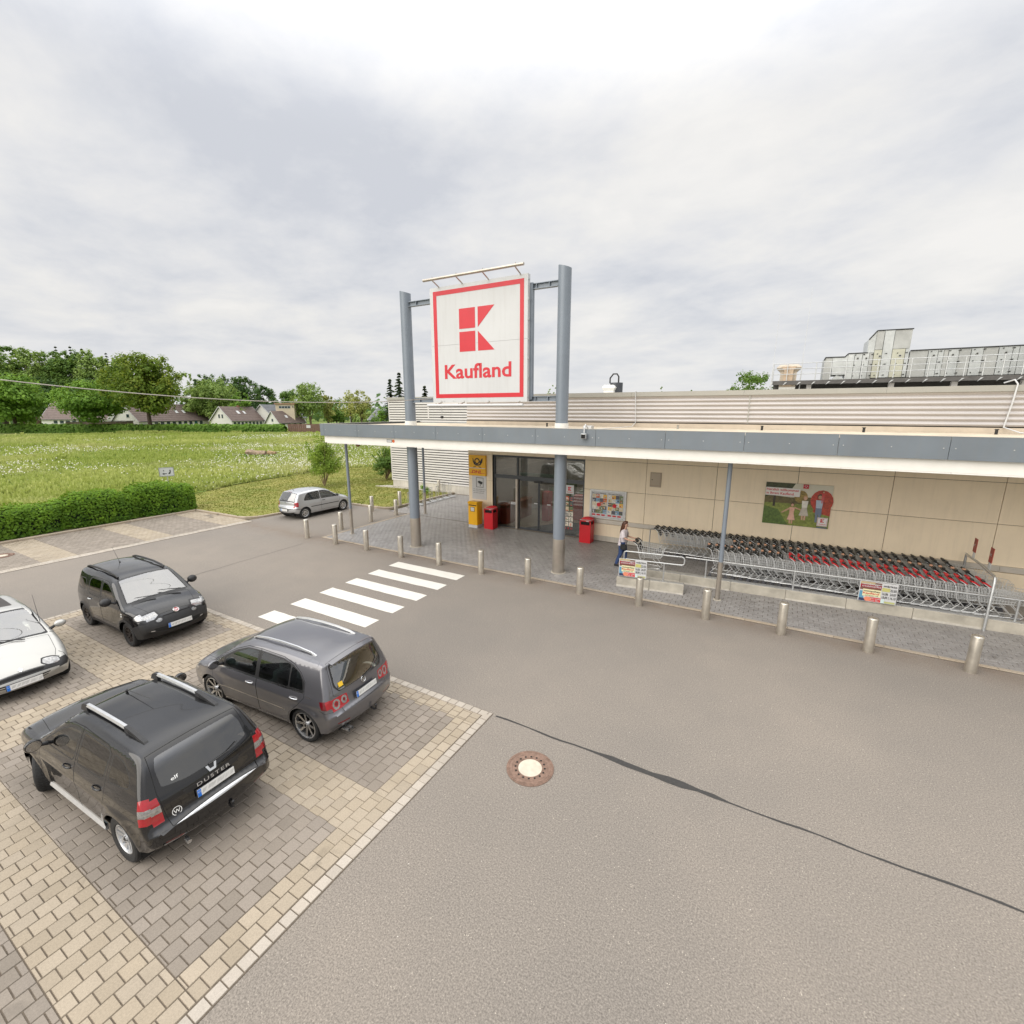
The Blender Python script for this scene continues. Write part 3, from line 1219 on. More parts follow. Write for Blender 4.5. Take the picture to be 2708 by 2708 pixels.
for xa, xb in ((-13.2, -8.42), (-8.40, -1.07), (-1.05, 6.3), (6.32, 13.6), (13.62, 24)):
    cladding(xa, xb, WY + .005, 5.09, 6.09, .1540, .5, .045, True, [m_clad])
for xj in (-8.41, -1.06, 6.31, 13.61):
    q = MB()
    q.box(xj - .018, WY - .047, 5.09, xj + .018, WY - .03, 6.09)
    part(q, 'sheet_joint', m_cap, store)
b = MB()
b.box(-13.2, WY - .06, 4.89, 24, WY + .04, 5.06)
part(b, 'foot_flashing', simple('tan_flashing', (.50, .43, .34), .6, var=.08), store)
b = MB()
b.box(-13.2, WY + .05, 4.6, 24, WY + .3, 6.1)
part(b, 'parapet_core', m_dark, store)
x = -13.26
while x < 24:
    b = MB()
    b.prism([(WY - .075, 6.09), (WY - .065, 6.075), (WY - .055, 6.09), (WY - .055, 6.11), (WY + .36, 6.11), (WY + .36, 6.22), (WY - .075, 6.255)], x + .002, x + 3.998, 'yz')
    part(b, 'parapet_cap', m_cap, store)
    x += 4.0
# blind wall on the left, set back
LY = 25.365
for xa, xb in ((-24.5, -19.0), (-18.995, -13.2)):
    cladding(xa, xb, LY, .575, 6.30, .1685, .66, .075, False, [m_cladw, m_grooveshade])
for xj in (-20.9,):
    q = MB()
    q.box(xj - .05, LY - .079, 4.98, xj + .05, LY - .076, 6.30)
    part(q, 'sheet_joint', m_cladw, store)
b = MB()
b.box(-24.5, LY - .09, 5.0, -24.46, LY + 20, 6.3)
b.box(-24.53, LY - .085, .57, -24.47, LY + 20, 6.31)
part(b, 'corner_trim', m_cladw, store)
b = MB()
b.box(-24.46, LY - .05, -.05, -13.21, LY + .1, .57)
b.box(-24.46, LY + .1, -.05, -24.36, LY + 30, .57)
part(b, 'concrete_base', m_plinth, store)
b = MB()
b.prism([(LY - .13, 6.28), (LY + .4, 6.28), (LY + .4, 6.43), (LY - .13, 6.455)], -24.62, -13.1, 'yz')
part(b, 'parapet_cap', m_cap, store)
b = MB()
b.box(-24.4, LY + .12, 0, -13.25, 75, 6.2)
b.box(-13.25, WY + 6.6, 0, 40, 75, 6.0)
part(b, 'building_core', m_cap, store)
b = MB()
for za, zb in ((5.9, 6.0), (3.9, 3.98)):  # unseen opening left over the lobby, added to let sky light in
    b.box(-13.2, WY + .37, za, -11.4, WY + 6.6, zb)
    b.box(-6.0, WY + .37, za, 24, WY + 6.6, zb)
    b.box(-11.4, WY + .37, za, -6.0, WY + .9, zb)
    b.box(-11.4, WY + 5.6, za, -6.0, WY + 6.6, zb)
part(b, 'flat_roof', m_roof, store)
b = MB()
b.prism([(0, 0), (.22, 0), (.22, .06), (0, .06)], 0, .012, 'xz')
o = part(b, 'wall_plate', m_signwht, store)
o.location = Vector((-17.35, LY - .095, 2.72)) - store.location

# ---- entrance: anthracite curtain wall with a sliding door, a lobby behind it
FY = WY + .16
fr = obj('entrance_front', None, store, Vector((-9.48, FY, 0)) - store.location)


def ent(mb, name, mat, **k):
    o = mb.build(name, mat, fr, **k)
    o.location = (9.48, -FY, 0)
    return o


FR = [(-11.80, .0, -11.71, 3.49), (-7.21, 0, -7.12, 3.49), (-11.71, 3.40, -7.21, 3.49), (-11.71, 2.40, -7.21, 2.565), (-11.71, .0, -7.21, .055),
      (-10.53, 2.565, -10.44, 3.40), (-8.36, .055, -8.28, 2.40), (-8.36, 2.565, -8.28, 3.40)]
for x0, z0, x1, z1 in FR:
    b = MB()
    b.box(x0, FY - .05, z0, x1, FY + .05, z1)
    ent(b, 'frame_member', m_frame)
b = MB()
b.box(-10.55, FY - .12, .0, -10.45, FY + .04, 2.40)
ent(b, 'jamb_post', m_steel)
m_glass_door = glass_mat('entrance_glass', (0.66, 0.68, 0.66), 0.05)
for x0, z0, x1, z1, nm in ((-11.71, .055, -10.55, 2.40, 'window_pane'), (-11.71, 2.565, -10.53, 3.40, 'window_pane'), (-10.44, 2.565, -8.36, 3.40, 'window_pane'), (-8.28, 2.565, -7.21, 3.40, 'window_pane'), (-8.28, .055, -7.21, 2.40, 'window_pane')):
    b = MB()
    b.box(x0, FY - .006, z0, x1, FY + .006, z1)
    ent(b, nm, m_glass_door)
for x0, x1 in ((-10.44, -9.40), (-9.38, -8.36)):
    b = MB()
    b.box(x0, FY + .03, .06, x1, FY + .04, 2.39)
    ent(b, 'sliding_door', m_glass_door)
    b = MB()
    for a, c in ((x0, x0 + .035), (x1 - .035, x1)):
        b.box(a, FY + .01, .056, c, FY + .06, 2.39)
    b.box(x0, FY + .01, .056, x1, FY + .06, .10)
    b.box(x0, FY + .01, 2.34, x1, FY + .06, 2.39)
    ent(b, 'door_frame', m_frame)
b = MB()
b.box(-9.60, FY - .11, 2.30, -9.20, FY - .05, 2.385)
ent(b, 'door_sensor', m_ink)
b = MB()
b.box(-10.42, FY + .06, 2.575, -8.38, FY + .12, 2.72)
ent(b, 'door_header', simple('frosted_band', (.52, .60, .52), .5, var=.05))
b = MB()
for xa in (-9.62, -8.95):
    b.box(xa, FY - .012, 1.30, xa + .17, FY - .007, 1.345)
b.box(-10.86, FY - .012, 1.17, -10.57, FY - .007, 1.28)
ent(b, 'door_sticker', m_signwht)
b = MB()
put_text(b, '9302', -10.80, 1.20, .05, .17, y=FY - .0125, bold=.01)
ent(b, 'sticker_print', m_ink)
# notices on the side pane
b = MB()
b.box(-8.04, FY - .014, 1.93, -7.66, FY - .007, 2.32)
ent(b, 'store_notice', m_signwht)
b = MB()


def k_logo(mb, cx, cz, s, y, mi=0):
    """block letter K in four pieces, about 1.43 s wide and s... measured from the big sign"""
    mb.add([(cx + a * s, y, cz + c * s) for a, c in ((-.5, .5), (-.5, .035), (-.034, .035), (-.034, .5))][::-1], [(0, 1, 2, 3)], mi)
    mb.add([(cx + a * s, y, cz + c * s) for a, c in ((-.5, -.035), (-.5, -.5), (-.034, -.5), (-.034, -.035))][::-1], [(0, 1, 2, 3)], mi)
    mb.add([(cx + a * s, y, cz + c * s) for a, c in ((.045, .5), (.51, .5), (.045, .045))], [(0, 1, 2)], mi)
    mb.add([(cx + a * s, y, cz + c * s) for a, c in ((.045, -.035), (.51, -.5), (.045, -.5))], [(0, 1, 2)], mi)


k_logo(b, -7.85, 2.155, .17, FY - .0165)
put_text(b, 'Kaufland', -7.98, 1.985, .045, .26, .02, y=FY - .0165)
ent(b, 'notice_print', m_signred)
rn = random.Random(11)
cell = [simple('print_a', (.55, .12, .06), .5, var=.2, vscale=20), simple('print_b', (.62, .52, .36), .5, var=.3, vscale=25), simple('print_c', (.16, .20, .10), .5, var=.3, vscale=25),
        simple('print_d', (.70, .66, .58), .5, var=.15, vscale=25), simple('print_e', (.10, .10, .12), .5, var=.3, vscale=25), simple('print_f', (.20, .36, .52), .5, var=.2, vscale=25), simple('print_g', (.72, .42, .06), .5, var=.2, vscale=25)]
for iz in range(6):
    for ix in range(2):
        b = MB()
        x0, z0 = -8.06 + ix * .21, 1.62 - iz * .235
        b.box(x0, FY - .012, z0, x0 + .18, FY - .008, z0 + .19, 0)
        for q_ in range(3):
            b.box(x0 + .02 + rn.random() * .05, FY - .0145, z0 + .01 + q_ * .05, x0 + .09 + rn.random() * .08, FY - .0125, z0 + .045 + q_ * .05, 1 + rn.randrange(2))
        ent(b, 'opening_hours_card', [cell[3] if iz > 2 else cell[rn.randrange(5)], cell[rn.randrange(5)], cell[rn.randrange(5)]])
b = MB()
for k in range(3):
    for s_ in (-1, 1):
        b.box(-8.04 + k * .15, FY - .0125, .30, -8.02 + k * .15, FY - .009, .40, tf=Matrix.Translation((-8.03 + k * .15, 0, .35)) @ Matrix.Rotation(.7 * s_, 4, 'Y') @ Matrix.Translation((8.03 - k * .15, 0, -.35)))
ent(b, 'warning_marks', m_signred)

# lobby
m_tile = simple('lobby_tile', (.34, .27, .19), .35, var=.08, vscale=3)
m_mat = simple('entrance_mat', (.055, .057, .062), .85, var=.2, vscale=20)
lob = obj('lobby', None, store, -store.location)


def lo(mb, name, mat, **k):
    return mb.build(name, mat, lob, **k)


b = MB()
b.box(-11.83, WY + .06, -.02, -5.5, WY + 6.5, .012)
lo(b, 'lobby_floor', m_tile)
b = MB()
b.prism([(-10.4, WY + .25), (-7.6, WY + .25), (-7.6, WY + 2.6), (-8.9, WY + 2.6)], .012, .018)
lo(b, 'door_mat', m_mat)
b = MB()
b.box(-11.95, WY + .3, 0, -11.84, WY + 6.5, 3.9)
b.box(-5.5, WY + .3, 0, -5.4, WY + 6.5, 3.9)
b.box(-11.95, WY + 6.4, 0, -5.4, WY + 6.55, 3.9)
lo(b, 'lobby_wall', simple('lobby_paint', (.42, .38, .32), .8, var=.08, vscale=1))
b = MB()
b.rbox(-11.7, WY + .55, .012, -11.3, WY + 3.2, .95, .03)
b.box(-11.72, WY + .53, .95, -11.25, WY + 3.22, .985)
lo(b, 'wood_counter', simple('reddish_wood', (.26, .10, .05), .45, var=.25, vscale=4))
b = MB()
b.box(-10.2, WY + 2.2, .012, -9.85, WY + 2.7, 1.5)
b.box(-8.9, WY + 3.2, .012, -8.2, WY + 3.6, 1.3)
lo(b, 'red_stand', m_red)
b = MB()
for k in range(5):
    b.box(-11.2 + k * .9, WY + 5.2, .012, -10.6 + k * .9, WY + 5.7, 1.2 + .3 * (k % 2))
lo(b, 'shelf_unit', cell[2])

# ---- canopy
b = MB()
b.box(-17.17, 13.76, 4.20, 24, WY, 4.88)
b.box(-17.17, WY, 4.20, -13.24, 20.1, 4.88)
part(b, 'canopy_slab', m_soffit, store)
b = MB()
b.box(-17.16, 13.77, 4.884, 24, WY - .07, 4.90)
b.box(-17.16, WY - .07, 4.884, -13.24, 20.09, 4.90)
part(b, 'canopy_roofing', m_roof, store)
fj = [-17.30, -17.05, -15.05, -13.03, -10.99, -8.95, -6.90, -4.85, -2.80, -.79, 1.24, 3.26, 5.30, 7.34, 9.38, 11.42, 13.46, 15.5, 17.54, 19.58, 21.62, 24]
for i, (xa, xb) in enumerate(zip(fj, fj[1:])):
    q = MB()
    q.box(xa + .005, 13.66, 4.485, xb - .005, 13.70, 4.985)
    part(q, 'fascia_panel', m_greyfas, store)
    for xr_ in ([xa + .10, (xa + xb) / 2, xb - .10] if xb - xa > 1 and xa < 8 else []):
        q = MB()
        q.cyl((xr_, 13.66, 4.735), (xr_, 13.655, 4.735), .013, n=8)
        part(q, 'rivet', m_galv, store)
    xa2 = max(xa, -17.19)
    if xb - xa2 > .3:
        q = MB()
        q.box(xa2 + .004 + (.13 if i > 1 else 0), 13.765, 4.165, xb - .004 + .13, 13.80, 4.50)
        part(q, 'soffit_fascia', m_whitefas, store)
for ya, yb in ((13.70, 15.9), (15.9, 18.0), (18.0, 20.18)):
    q = MB()
    q.box(-17.30, ya + .004, 4.485, -17.26, yb - .004, 4.985)
    part(q, 'fascia_panel', m_greyfas, store)
    q = MB()
    q.box(-17.195, ya + .104, 4.165, -17.165, min(yb - .004, 20.08), 4.50)
    part(q, 'soffit_fascia', m_whitefas, store)
q = MB()
q.box(-17.26, 20.14, 4.485, -13.24, 20.18, 4.93)
part(q, 'rear_fascia', m_greyfas, store)
q = MB()
q.box(-17.31, 13.655, 4.985, 24, 13.80, 4.995)
q.box(-17.31, 13.80, 4.985, -17.17, 20.18, 4.995)
part(q, 'fascia_cap', m_cap, store)
# emergency sign on the white band
q = MB()
q.box(-13.52, 13.755, 4.31, -13.24, 13.766, 4.42, 0)
q.box(-13.50, 13.752, 4.325, -13.26, 13.756, 4.405, 1)
q.cyl((-13.17, 13.765, 4.365), (-13.17, 13.75, 4.365), .062, n=16, mi=2)
part(q, 'emergency_plate', [m_ink, m_signwht, simple('orange_dot', (.65, .13, .03), .4, var=.03)], store)
# alarm bulb under the canopy edge
q = MB()
q.sphere((-15.75, 14.3, 4.10), (.10, .10, .09), 12, 8)
q.cyl((-15.75, 14.3, 4.12), (-15.75, 14.3, 4.22), .05, n=10)
part(q, 'alarm_bulb', simple('amber_glass', (.22, .12, .05), .2, var=.1), store, smooth=True)

# floodlight on the fascia with its cable, parapet conduits, small roof bits
t = thing('floodlight', 'small white floodlight hanging over the canopy fascia right of the sign post', 'floodlight', (-5.19, 13.6, 4.9))
q = MB()
q.tube([(0, .30, .10), (0, .06, .22), (0, -.01, .12), (0, -.02, -.02)], .020, 8)
part(q, 'bracket', m_signwht, t).location = (0, 0, 0)
q = MB()
q.rbox(-.085, -.10, -.20, .085, .03, -.04, .03)
part(q, 'lamp_housing', m_galv, t, smooth=True).location = (0, 0, 0)
q = MB()
q.box(-.065, -.105, -.185, .065, -.098, -.07)
part(q, 'lamp_glass', m_dark, t).location = (0, 0, 0)
for nm, P, lab in (('cable_pipe', [(-5.10, WY + .05, 6.27), (-5.10, WY - .10, 6.28), (-5.08, WY - .10, 5.9), (-5.04, WY - .09, 5.08), (-5.12, WY - .3, 4.93), (-5.5, 14.6, 4.92)], 'thin white pipe running down the ribbed parapet near the middle'),
                   ('cable_pipe', [(5.45, WY + .2, 6.33), (5.58, WY - .06, 6.40), (5.64, WY - .12, 6.28), (5.62, WY - .11, 5.8), (5.55, WY - .10, 5.08), (5.8, WY - .5, 4.94), (7.2, 16.8, 4.93)], 'thick white hose bent over the parapet at the right edge')):
    q = MB()
    q.tube(P, .014 if 'thin' in lab else .021, 8)
    tag(q.build(nm, m_signwht, smooth=True), lab, 'pipe')
q = MB()
q.rbox(-4.7 - .9, 14.5, 4.90, -4.7 - .6, 14.75, 5.06, .02)
tag(q.build('junction_box', m_galv), 'small grey junction box on the canopy roof behind the floodlight', 'box')
for i_, (xa, ya) in enumerate(((-3.2, 17.6), (-.55, 17.9), (2.2, 17.8), (-8.35, 17.6), (5.2, 18.0))):
    q = MB()
    q.cyl((0, 0, 0), (0, 0, .13), .035, n=8)
    q.cyl((0, 0, .13), (0, 0, .15), .05, n=8)
    o = q.build('roof_stub', m_ink if i_ != 0 else m_cap, loc=(xa, ya, 4.9))
    tag(o, 'short dark vent stub on the canopy roof in front of the parapet', 'vent', 'vent stubs on the canopy roof')

# ---- poles and the sign
def pole(x, y, r, top, zsteel, label, name):
    t = thing(name, label, 'pole', (x, y, 0))
    q = MB()
    q.cyl((0, 0, zsteel), (0, 0, top), r, n=32, caps=False)
    q.build('shaft', m_pole, t, smooth=True, angle=40)
    q = MB()
    q.cyl((0, 0, .02), (0, 0, zsteel + .004), r + .006, n=32)
    q.build('steel_sleeve', m_steel, t, smooth=True, angle=40)
    q = MB()
    q.cyl((0, 0, .012), (0, 0, .03), r + .05, n=24)
    q.build('foot_ring', m_conc, t, smooth=True, angle=40)
    return t


pole(-16.60, 14.38, .062, 4.2, 1.19, 'thin grey canopy post with steel foot at the left front corner of the canopy', 'canopy_post')
pole(-16.49, 19.39, .062, 4.2, 1.19, 'thin grey canopy post with steel foot near the bicycle stands', 'canopy_post')
pole(-1.12, 14.38, .062, 4.2, 1.2, 'thin grey canopy post with steel foot in front of the trolley shelter rail', 'canopy_post')
pole(14.4, 14.38, .062, 4.2, 1.2, 'thin grey canopy post beyond the right edge of the view', 'canopy_post')
sign = thing('store_sign', 'tall red and white square supermarket sign between two grey pillars above the canopy', 'sign', (-9.4, 14.28, 0))
for x, sl in ((-12.70, 1), (-6.25, 1)):
    r = .205
    q = MB()
    n = 40
    ring0 = [(x + r * cos(2 * pi * k / n), 14.28 + r * sin(2 * pi * k / n), 1.235) for k in range(n)]
    ring1 = [(p[0], p[1], 9.84 - .055 * (p[0] - x) / r) for p in ring0]
    q.loft([ring0, ring1], True, True)
    part(q, 'pillar', m_pole, sign, smooth=True, angle=40)
    q = MB()
    q.cyl((x, 14.28, .02), (x, 14.28, 1.24), r + .008, n=40)
    part(q, 'steel_sleeve', m_steel, sign, smooth=True, angle=40)
    q = MB()
    q.cyl((x, 14.28, .012), (x, 14.28, .032), r + .06, n=32)
    part(q, 'foot_ring', m_conc, sign)
    q = MB()
    q.cyl((x, 14.28, 4.9), (x, 14.28, 5.14), r + .02, n=40)
    part(q, 'roof_collar', m_whitefas, sign, smooth=True, angle=40)
for z0, z1 in ((9.31, 9.48), (5.84, 6.01)):
    q = MB()
    q.box(-12.5, 14.20, z0, -6.45, 14.36, z0 + .02)
    q.box(-12.5, 14.20, z1 - .02, -6.45, 14.36, z1)
    q.box(-12.5, 14.27, z0 + .02, -6.45, 14.29, z1 - .02)
    for x in (-12.15, -11.5, -7.2, -6.75):
        q.box(x, 14.205, z0 + .02, x + .02, 14.355, z1 - .02)
    part(q, 'cross_beam', m_pole, sign)
q = MB()
q.box(-7.42, 14.16, 5.9, -7.30, 14.30, 9.5)
q.box(-11.35, 14.16, 5.9, -11.23, 14.30, 9.5)
part(q, 'upright', m_pole, sign)
SX0, SX1, SZ0, SZ1, SY = -11.31, -7.385, 5.835, 9.745, 14.0
for x0, z0, x1, z1 in ((SX0, SZ0, SX1, 7.80), (SX0, 7.806, SX1, SZ1)):
    q = MB()
    q.box(x0, SY, z0, x1, SY + .16, z1)
    part(q, 'sign_board', m_signwht, sign)
q = MB()
e = -.006
F0, F1, I0, I1 = (-11.17, 5.985), (-7.52, 9.615), (-11.02, 6.125), (-7.665, 9.47)
for x0, z0, x1, z1 in ((F0[0], F0[1], F1[0], I0[1]), (F0[0], I1[1], F1[0], F1[1]), (F0[0], I0[1], I0[0], I1[1]), (I1[0], I0[1], F1[0], I1[1])):
    q.box(x0, SY + e, z0, x1, SY, z1)
part(q, 'red_border', m_signred, sign)
q = MB()
for P in ([(-10.06, 8.30), (-9.40, 8.30), (-9.40, 8.955), (-10.06, 8.955)], [(-10.06, 7.545), (-9.40, 7.545), (-9.40, 8.20), (-10.06, 8.20)],
          [(-9.29, 8.31), (-8.63, 8.955), (-9.29, 8.955)], [(-9.29, 7.545), (-8.63, 7.545), (-9.29, 8.19)]):
    q.prism(P, SY + e, SY, 'xz')
part(q, 'emblem', m_signred, sign)
q = MB()
put_text(q, 'Kaufland', -10.735, 6.665, .468, 2.755, .022, y=SY + e)
part(q, 'lettering', m_signred, sign)
q = MB()
for z in (6.0, 6.6, 7.2, 7.8, 8.4, 9.0, 9.6):
    q.box(-7.375, SY + .02, z - .03, -7.36, SY + .10, z + .03)
    q.box(-11.335, SY + .02, z - .03, -11.32, SY + .10, z + .03)
for x in (-10.8, -10.4, -9.9, -9.45, -8.9):
    q.box(x, SY - .008, 5.85, x + .012, SY - .002, 5.90)
part(q, 'clip', m_galv, sign)
for zt, zs in ((9.90, 9.73), (5.72, 5.86)):
    q = MB()
    q.cyl((-11.24, 13.58, zt), (-7.31, 13.58, zt), .047, n=16)
    part(q, 'lamp_tube', m_steel if zt > 8 else m_signwht, sign, smooth=True, angle=40)
    for x in (-10.9, -9.9, -8.85, -7.65):
        q = MB()
        q.tube([(x, 14.02, zs), (x, 13.98, zs + (.03 if zt > 8 else -.03)), (x, 13.60, zt)], .022, 6)
        part(q, 'lamp_arm', m_steel, sign)
        q = MB()
        q.cyl((x + .05, 13.58, zt + .04), (x + .05, 13.58, zt + .08), .012, n=6)
        part(q, 'tube_bolt', m_steel, sign)
cabl = MB()
P = []
for k in range(25):
    f = k / 24
    a, c = Vector((-11.5, 14.15, 5.98)), Vector((-15.2, 1.9, 6.42))
    p = a + (c - a) * f
    p.z -= .62 * 4 * f * (1 - f) * .62
    P.append(tuple(p))
cabl.tube(P + [(-16.0, -3.5, 7.3)], .012, 6)
tag(cabl.build('overhead_cable', simple('cable_grey', (.42, .39, .34), .6, var=.1), smooth=True), 'grey overhead cable sagging from the sign to the left edge of the view', 'cable')
for xx, nm in ((-10.85, 'small lamp hanging on a wire below the lower left of the big sign'),):
    t = thing('hanging_lamp', nm, 'lamp', (xx, 13.9, 5.3))
    q = MB()
    q.cyl((0, 0, .05), (0, 0, .6), .008, n=6)
    q.build('suspension_wire', m_galv, t)
    q = MB()
    q.sphere((0, 0, 0), (.07, .07, .05), 10, 6)
    q.build('lamp_head', m_ink, t, smooth=True)

# ---- signs, bins and boxes on the front wall
t = thing('postal_sign', 'yellow postal sign with a black horn above the yellow letter box', 'sign', (-12.58, WY - .02, 2.95))
q = MB()
q.box(-.50, -.10, -.50, .46, .018, .49)
q.build('sign_box', m_yel, t)
q = MB()
q.box(-.495, -.106, -.145, .455, -.10, -.115)
q.build('divider', m_signwht, t)
q = MB()
n = 28
cx, cz, ro, ri = -.01, .19, .155, .095
for k in range(n):
    a, c = 2 * pi * k / n, 2 * pi * (k + 1) / n
    q.add([(cx + r_ * cos(aa), -.106, cz + .02 + r_ * .95 * sin(aa)) for r_, aa in ((ri, a), (ro, a), (ro, c), (ri, c))], [(0, 1, 2, 3)])
q.prism([(-.27, .33), (-.245, .35), (-.20, .20), (-.09, .06), (.10, .055), (.20, .14), (.24, .32), (.29, .34), (.275, .16), (.19, .02), (.06, -.01), (-.08, -.01), (-.19, .05), (-.25, .18)][::-1], -.106, -.10, 'xz')
q.prism([(.13, .17), (.27, .355), (.315, .345), (.28, .14), (.17, .05)], -.107, -.10, 'xz')
for s_ in (-1, 1):
    for k in range(2):
        x0 = s_ * (.05 + k * .075) - .01
        q.prism([(x0, -.04), (x0 + .035 * s_, -.04), (x0 + .13 * s_, -.105), (x0 + .085 * s_, -.105)][::(1 if s_ < 0 else -1)], -.106, -.10, 'xz')
q.build('horn_emblem', m_ink, t)
q = MB()
put_text(q, 'DHL', -.345, -.385, .15, .60, .02, y=-.106, shear=.3)
q.box(-.47, -.106, -.375, -.36, -.10, -.36)
q.box(.24, -.106, -.375, .43, -.10, -.36)
q.build('lettering', simple('parcel_red', (.55, .01, .02), .4, var=.03), t)
t = thing('notice_board', 'white camera warning notice below the yellow postal sign', 'sign', (-12.55, WY - .004, 1.85))
q = MB()
q.box(-.42, -.014, -.58, .41, .0, .60)
q.build('board', m_signwht, t)
q = MB()
for x0, z0, x1, z1 in ((-.18, .02, .24, .04), (-.18, .48, .24, .50), (-.18, .04, -.16, .48), (.22, .04, .24, .48)):
    q.box(x0, -.020, z0, x1, -.0145, z1)
M_ = Matrix.Translation((.06, 0, .25)) @ Matrix.Rotation(.28, 4, 'Y')
q.box(-.10, -.020, -.055, .12, -.0145, .075, tf=M_)
q.box(-.15, -.020, -.025, -.10, -.0145, .04, tf=M_)
q.box(.04, -.020, .08, .07, -.0145, .20)
put_text(q, 'Wir setzen Kaufland mit', -.35, -.10, .045, .72, .004, y=-.016)
put_text(q, 'Ihre einen Kaufladen', -.35, -.19, .045, .66, .004, y=-.016)
put_text(q, 'videoüberwacht sind', -.35, -.28, .045, .60, .004, y=-.016)
q.build('notice_print', m_ink, t)
q = MB()
for k in range(3):
    q.box(-.36, -.017, -.39 - k * .05, .36, -.0145, -.383 - k * .05)
q.build('fine_print', m_smear, t)

t = thing('letter_box', 'yellow letter box on a white foot left of the entrance', 'letter box', (-12.42, 18.28, .02))
q = MB()
q.rbox(-.26, -.24, .14, .26, .24, 1.18, .03)
q.build('box_body', m_yel, t, smooth=True, angle=35)
q = MB()
q.prism([(-.255, 1.18), (.25, 1.18), (.25, 1.24), (-.20, 1.28), (-.275, 1.22)], -.265, .265, 'yz')
q.build('hood', m_yel, t)
q = MB()
q.box(-.22, -.245, 1.08, .22, -.236, 1.125)
q.build('slot', m_dark, t)
q = MB()
q.box(-.115, -.246, .80, .115, -.238, 1.02, 0)
q.box(-.095, -.250, .82, .095, -.245, 1.00, 1)
q.build('collection_card', [m_ink, m_signwht], t)
q = MB()
q.box(-.25, -.23, .0, .25, .23, .14)
q.build('foot', m_signwht, t)


def litter_bin(x, y, lab):
    t = thing('litter_bin', lab, 'bin', (x, y, .02))
    q = MB()
    q.rbox(-.25, -.22, .0, .25, .22, .78, .012)
    for sx in (-1, 1):
        for sy in (-1, 1):
            q.box(sx * .25, sy * .22, .78, sx * .20, sy * .17, .96)
    q.box(-.25, -.22, .93, .25, .22, .985)
    q.build('bin_body', m_red, t)
    q = MB()
    q.box(-.20, -.17, .78, .20, .17, .93)
    q.build('bin_opening', m_dark, t)
    q = MB()
    n = 10
    pr = [(.25 * cos(pi * k / n), .985 + .085 * sin(pi * k / n)) for k in range(n + 1)]
    q.prism(pr, .19, .22, 'xz')
    q.prism(pr, -.05, -.02, 'xz')
    q.build('hood_rib', m_red, t)
    q = MB()
    q.box(-.245, -.21, .986, .245, .19, .992)
    q.build('ash_tray', m_galv, t)
    q = MB()
    q.box(.04, -.226, .94, .16, -.221, .965)
    q.build('bin_badge', m_signwht, t)
    return t


litter_bin(-11.62, 18.40, 'red litter bin with a hooded top beside the yellow letter box')
litter_bin(-6.78, 18.42, 'red litter bin with a hooded top right of the entrance')

t = thing('leaflet_case', 'framed display case with colourful leaflets on the cream wall', 'display case', (-6.04, WY - .003, 1.645))
q = MB()
for x0, z0, x1, z1 in ((-.79, -.62, .79, -.55), (-.79, .55, .79, .62), (-.79, -.55, -.72, .55), (.72, -.55, .79, .55)):
    q.box(x0, -.06, z0, x1, 0, z1)
q.build('case_frame', m_galv, t)
q = MB()
q.box(-.72, -.02, -.55, .72, -.004, .55)
q.build('back_panel', m_signwht, t)
rn = random.Random(4)
for ix in range(2):
    x0 = -.68 + ix * .70
    q = MB()
    put_text(q, 'Nur unsere Werbung!', x0, .44, .055, .58, .01, y=-.024)
    q.build('heading', m_ink, t)
    for r_ in range(5):
        for c_ in range(4):
            q = MB()
            a = x0 + c_ * .16
            z = .26 - r_ * .165
            mi = rn.randrange(7)
            q.box(a, -.026, z, a + .155, -.0215, z + .158, 0)
            for _ in range(3):
                u, w = a + rn.random() * .09, z + rn.random() * .10
                q.box(u, -.0285, w, u + .03 + rn.random() * .04, -.0262, w + .02 + rn.random() * .04, 1 + rn.randrange(2))
            q.build('leaflet_tile', [cell[mi], cell[rn.randrange(7)], m_signwht], t)
    q = MB()
    for a, z, r_ in ((x0 + .28, -.03, .085), ):
        q.cyl((a, -.030, z), (a, -.0262, z), r_, n=18)
    for c_ in range(3):
        q.box(x0 + c_ * .21, -.030, -.50, x0 + .15 + c_ * .21, -.0265, -.44)
    q.build('price_badge', m_signred, t)
t = thing('meter_box', 'small beige service hatch high on the cream wall', 'hatch', (-4.12, WY - .002, 2.85))
q = MB()
q.box(-.215, -.04, -.29, .215, 0, .29)
q.build('hatch_frame', simple('taupe_metal', (.36, .30, .23), .45, .2, var=.06), t)
q = MB()
q.box(-.17, -.052, -.20, .17, -.042, .25)
q.build('hatch_door', simple('taupe_door', (.40, .335, .26), .45, .2, var=.06), t)
q = MB()
q.cyl((-.13, -.052, .0), (-.13, -.062, .0), .02, n=10)
q.build('hatch_lock', m_ink, t)

# welcome poster: a printed picture of a family walking through a park
t = thing('welcome_poster', 'large poster of a family in a park on the cream wall above the trolleys', 'poster', (.76, WY - .004, 2.32))
q = MB()
q.box(-1.0, -.035, -.745, 1.0, 0, .745)
q.build('poster_board', simple('poster_edge', (.30, .28, .25), .5, var=.05), t)
PY = [-.0358]


def pt(P, col, name='print', rough=.4, var=.15):
    PY[0] -= .0012
    q = MB()
    q.add([(x, PY[0], z) for x, z in P], [tuple(range(len(P)))])
    o = q.build(name, simple('poster_%03d' % int(-PY[0] * 10000), col, rough, var=var, vscale=14), t, recalc=False)
    return o


def ell(cx, cz, a, c, n=16):
    return [(cx + a * cos(2 * pi * k / n), cz + c * sin(2 * pi * k / n)) for k in range(n)]


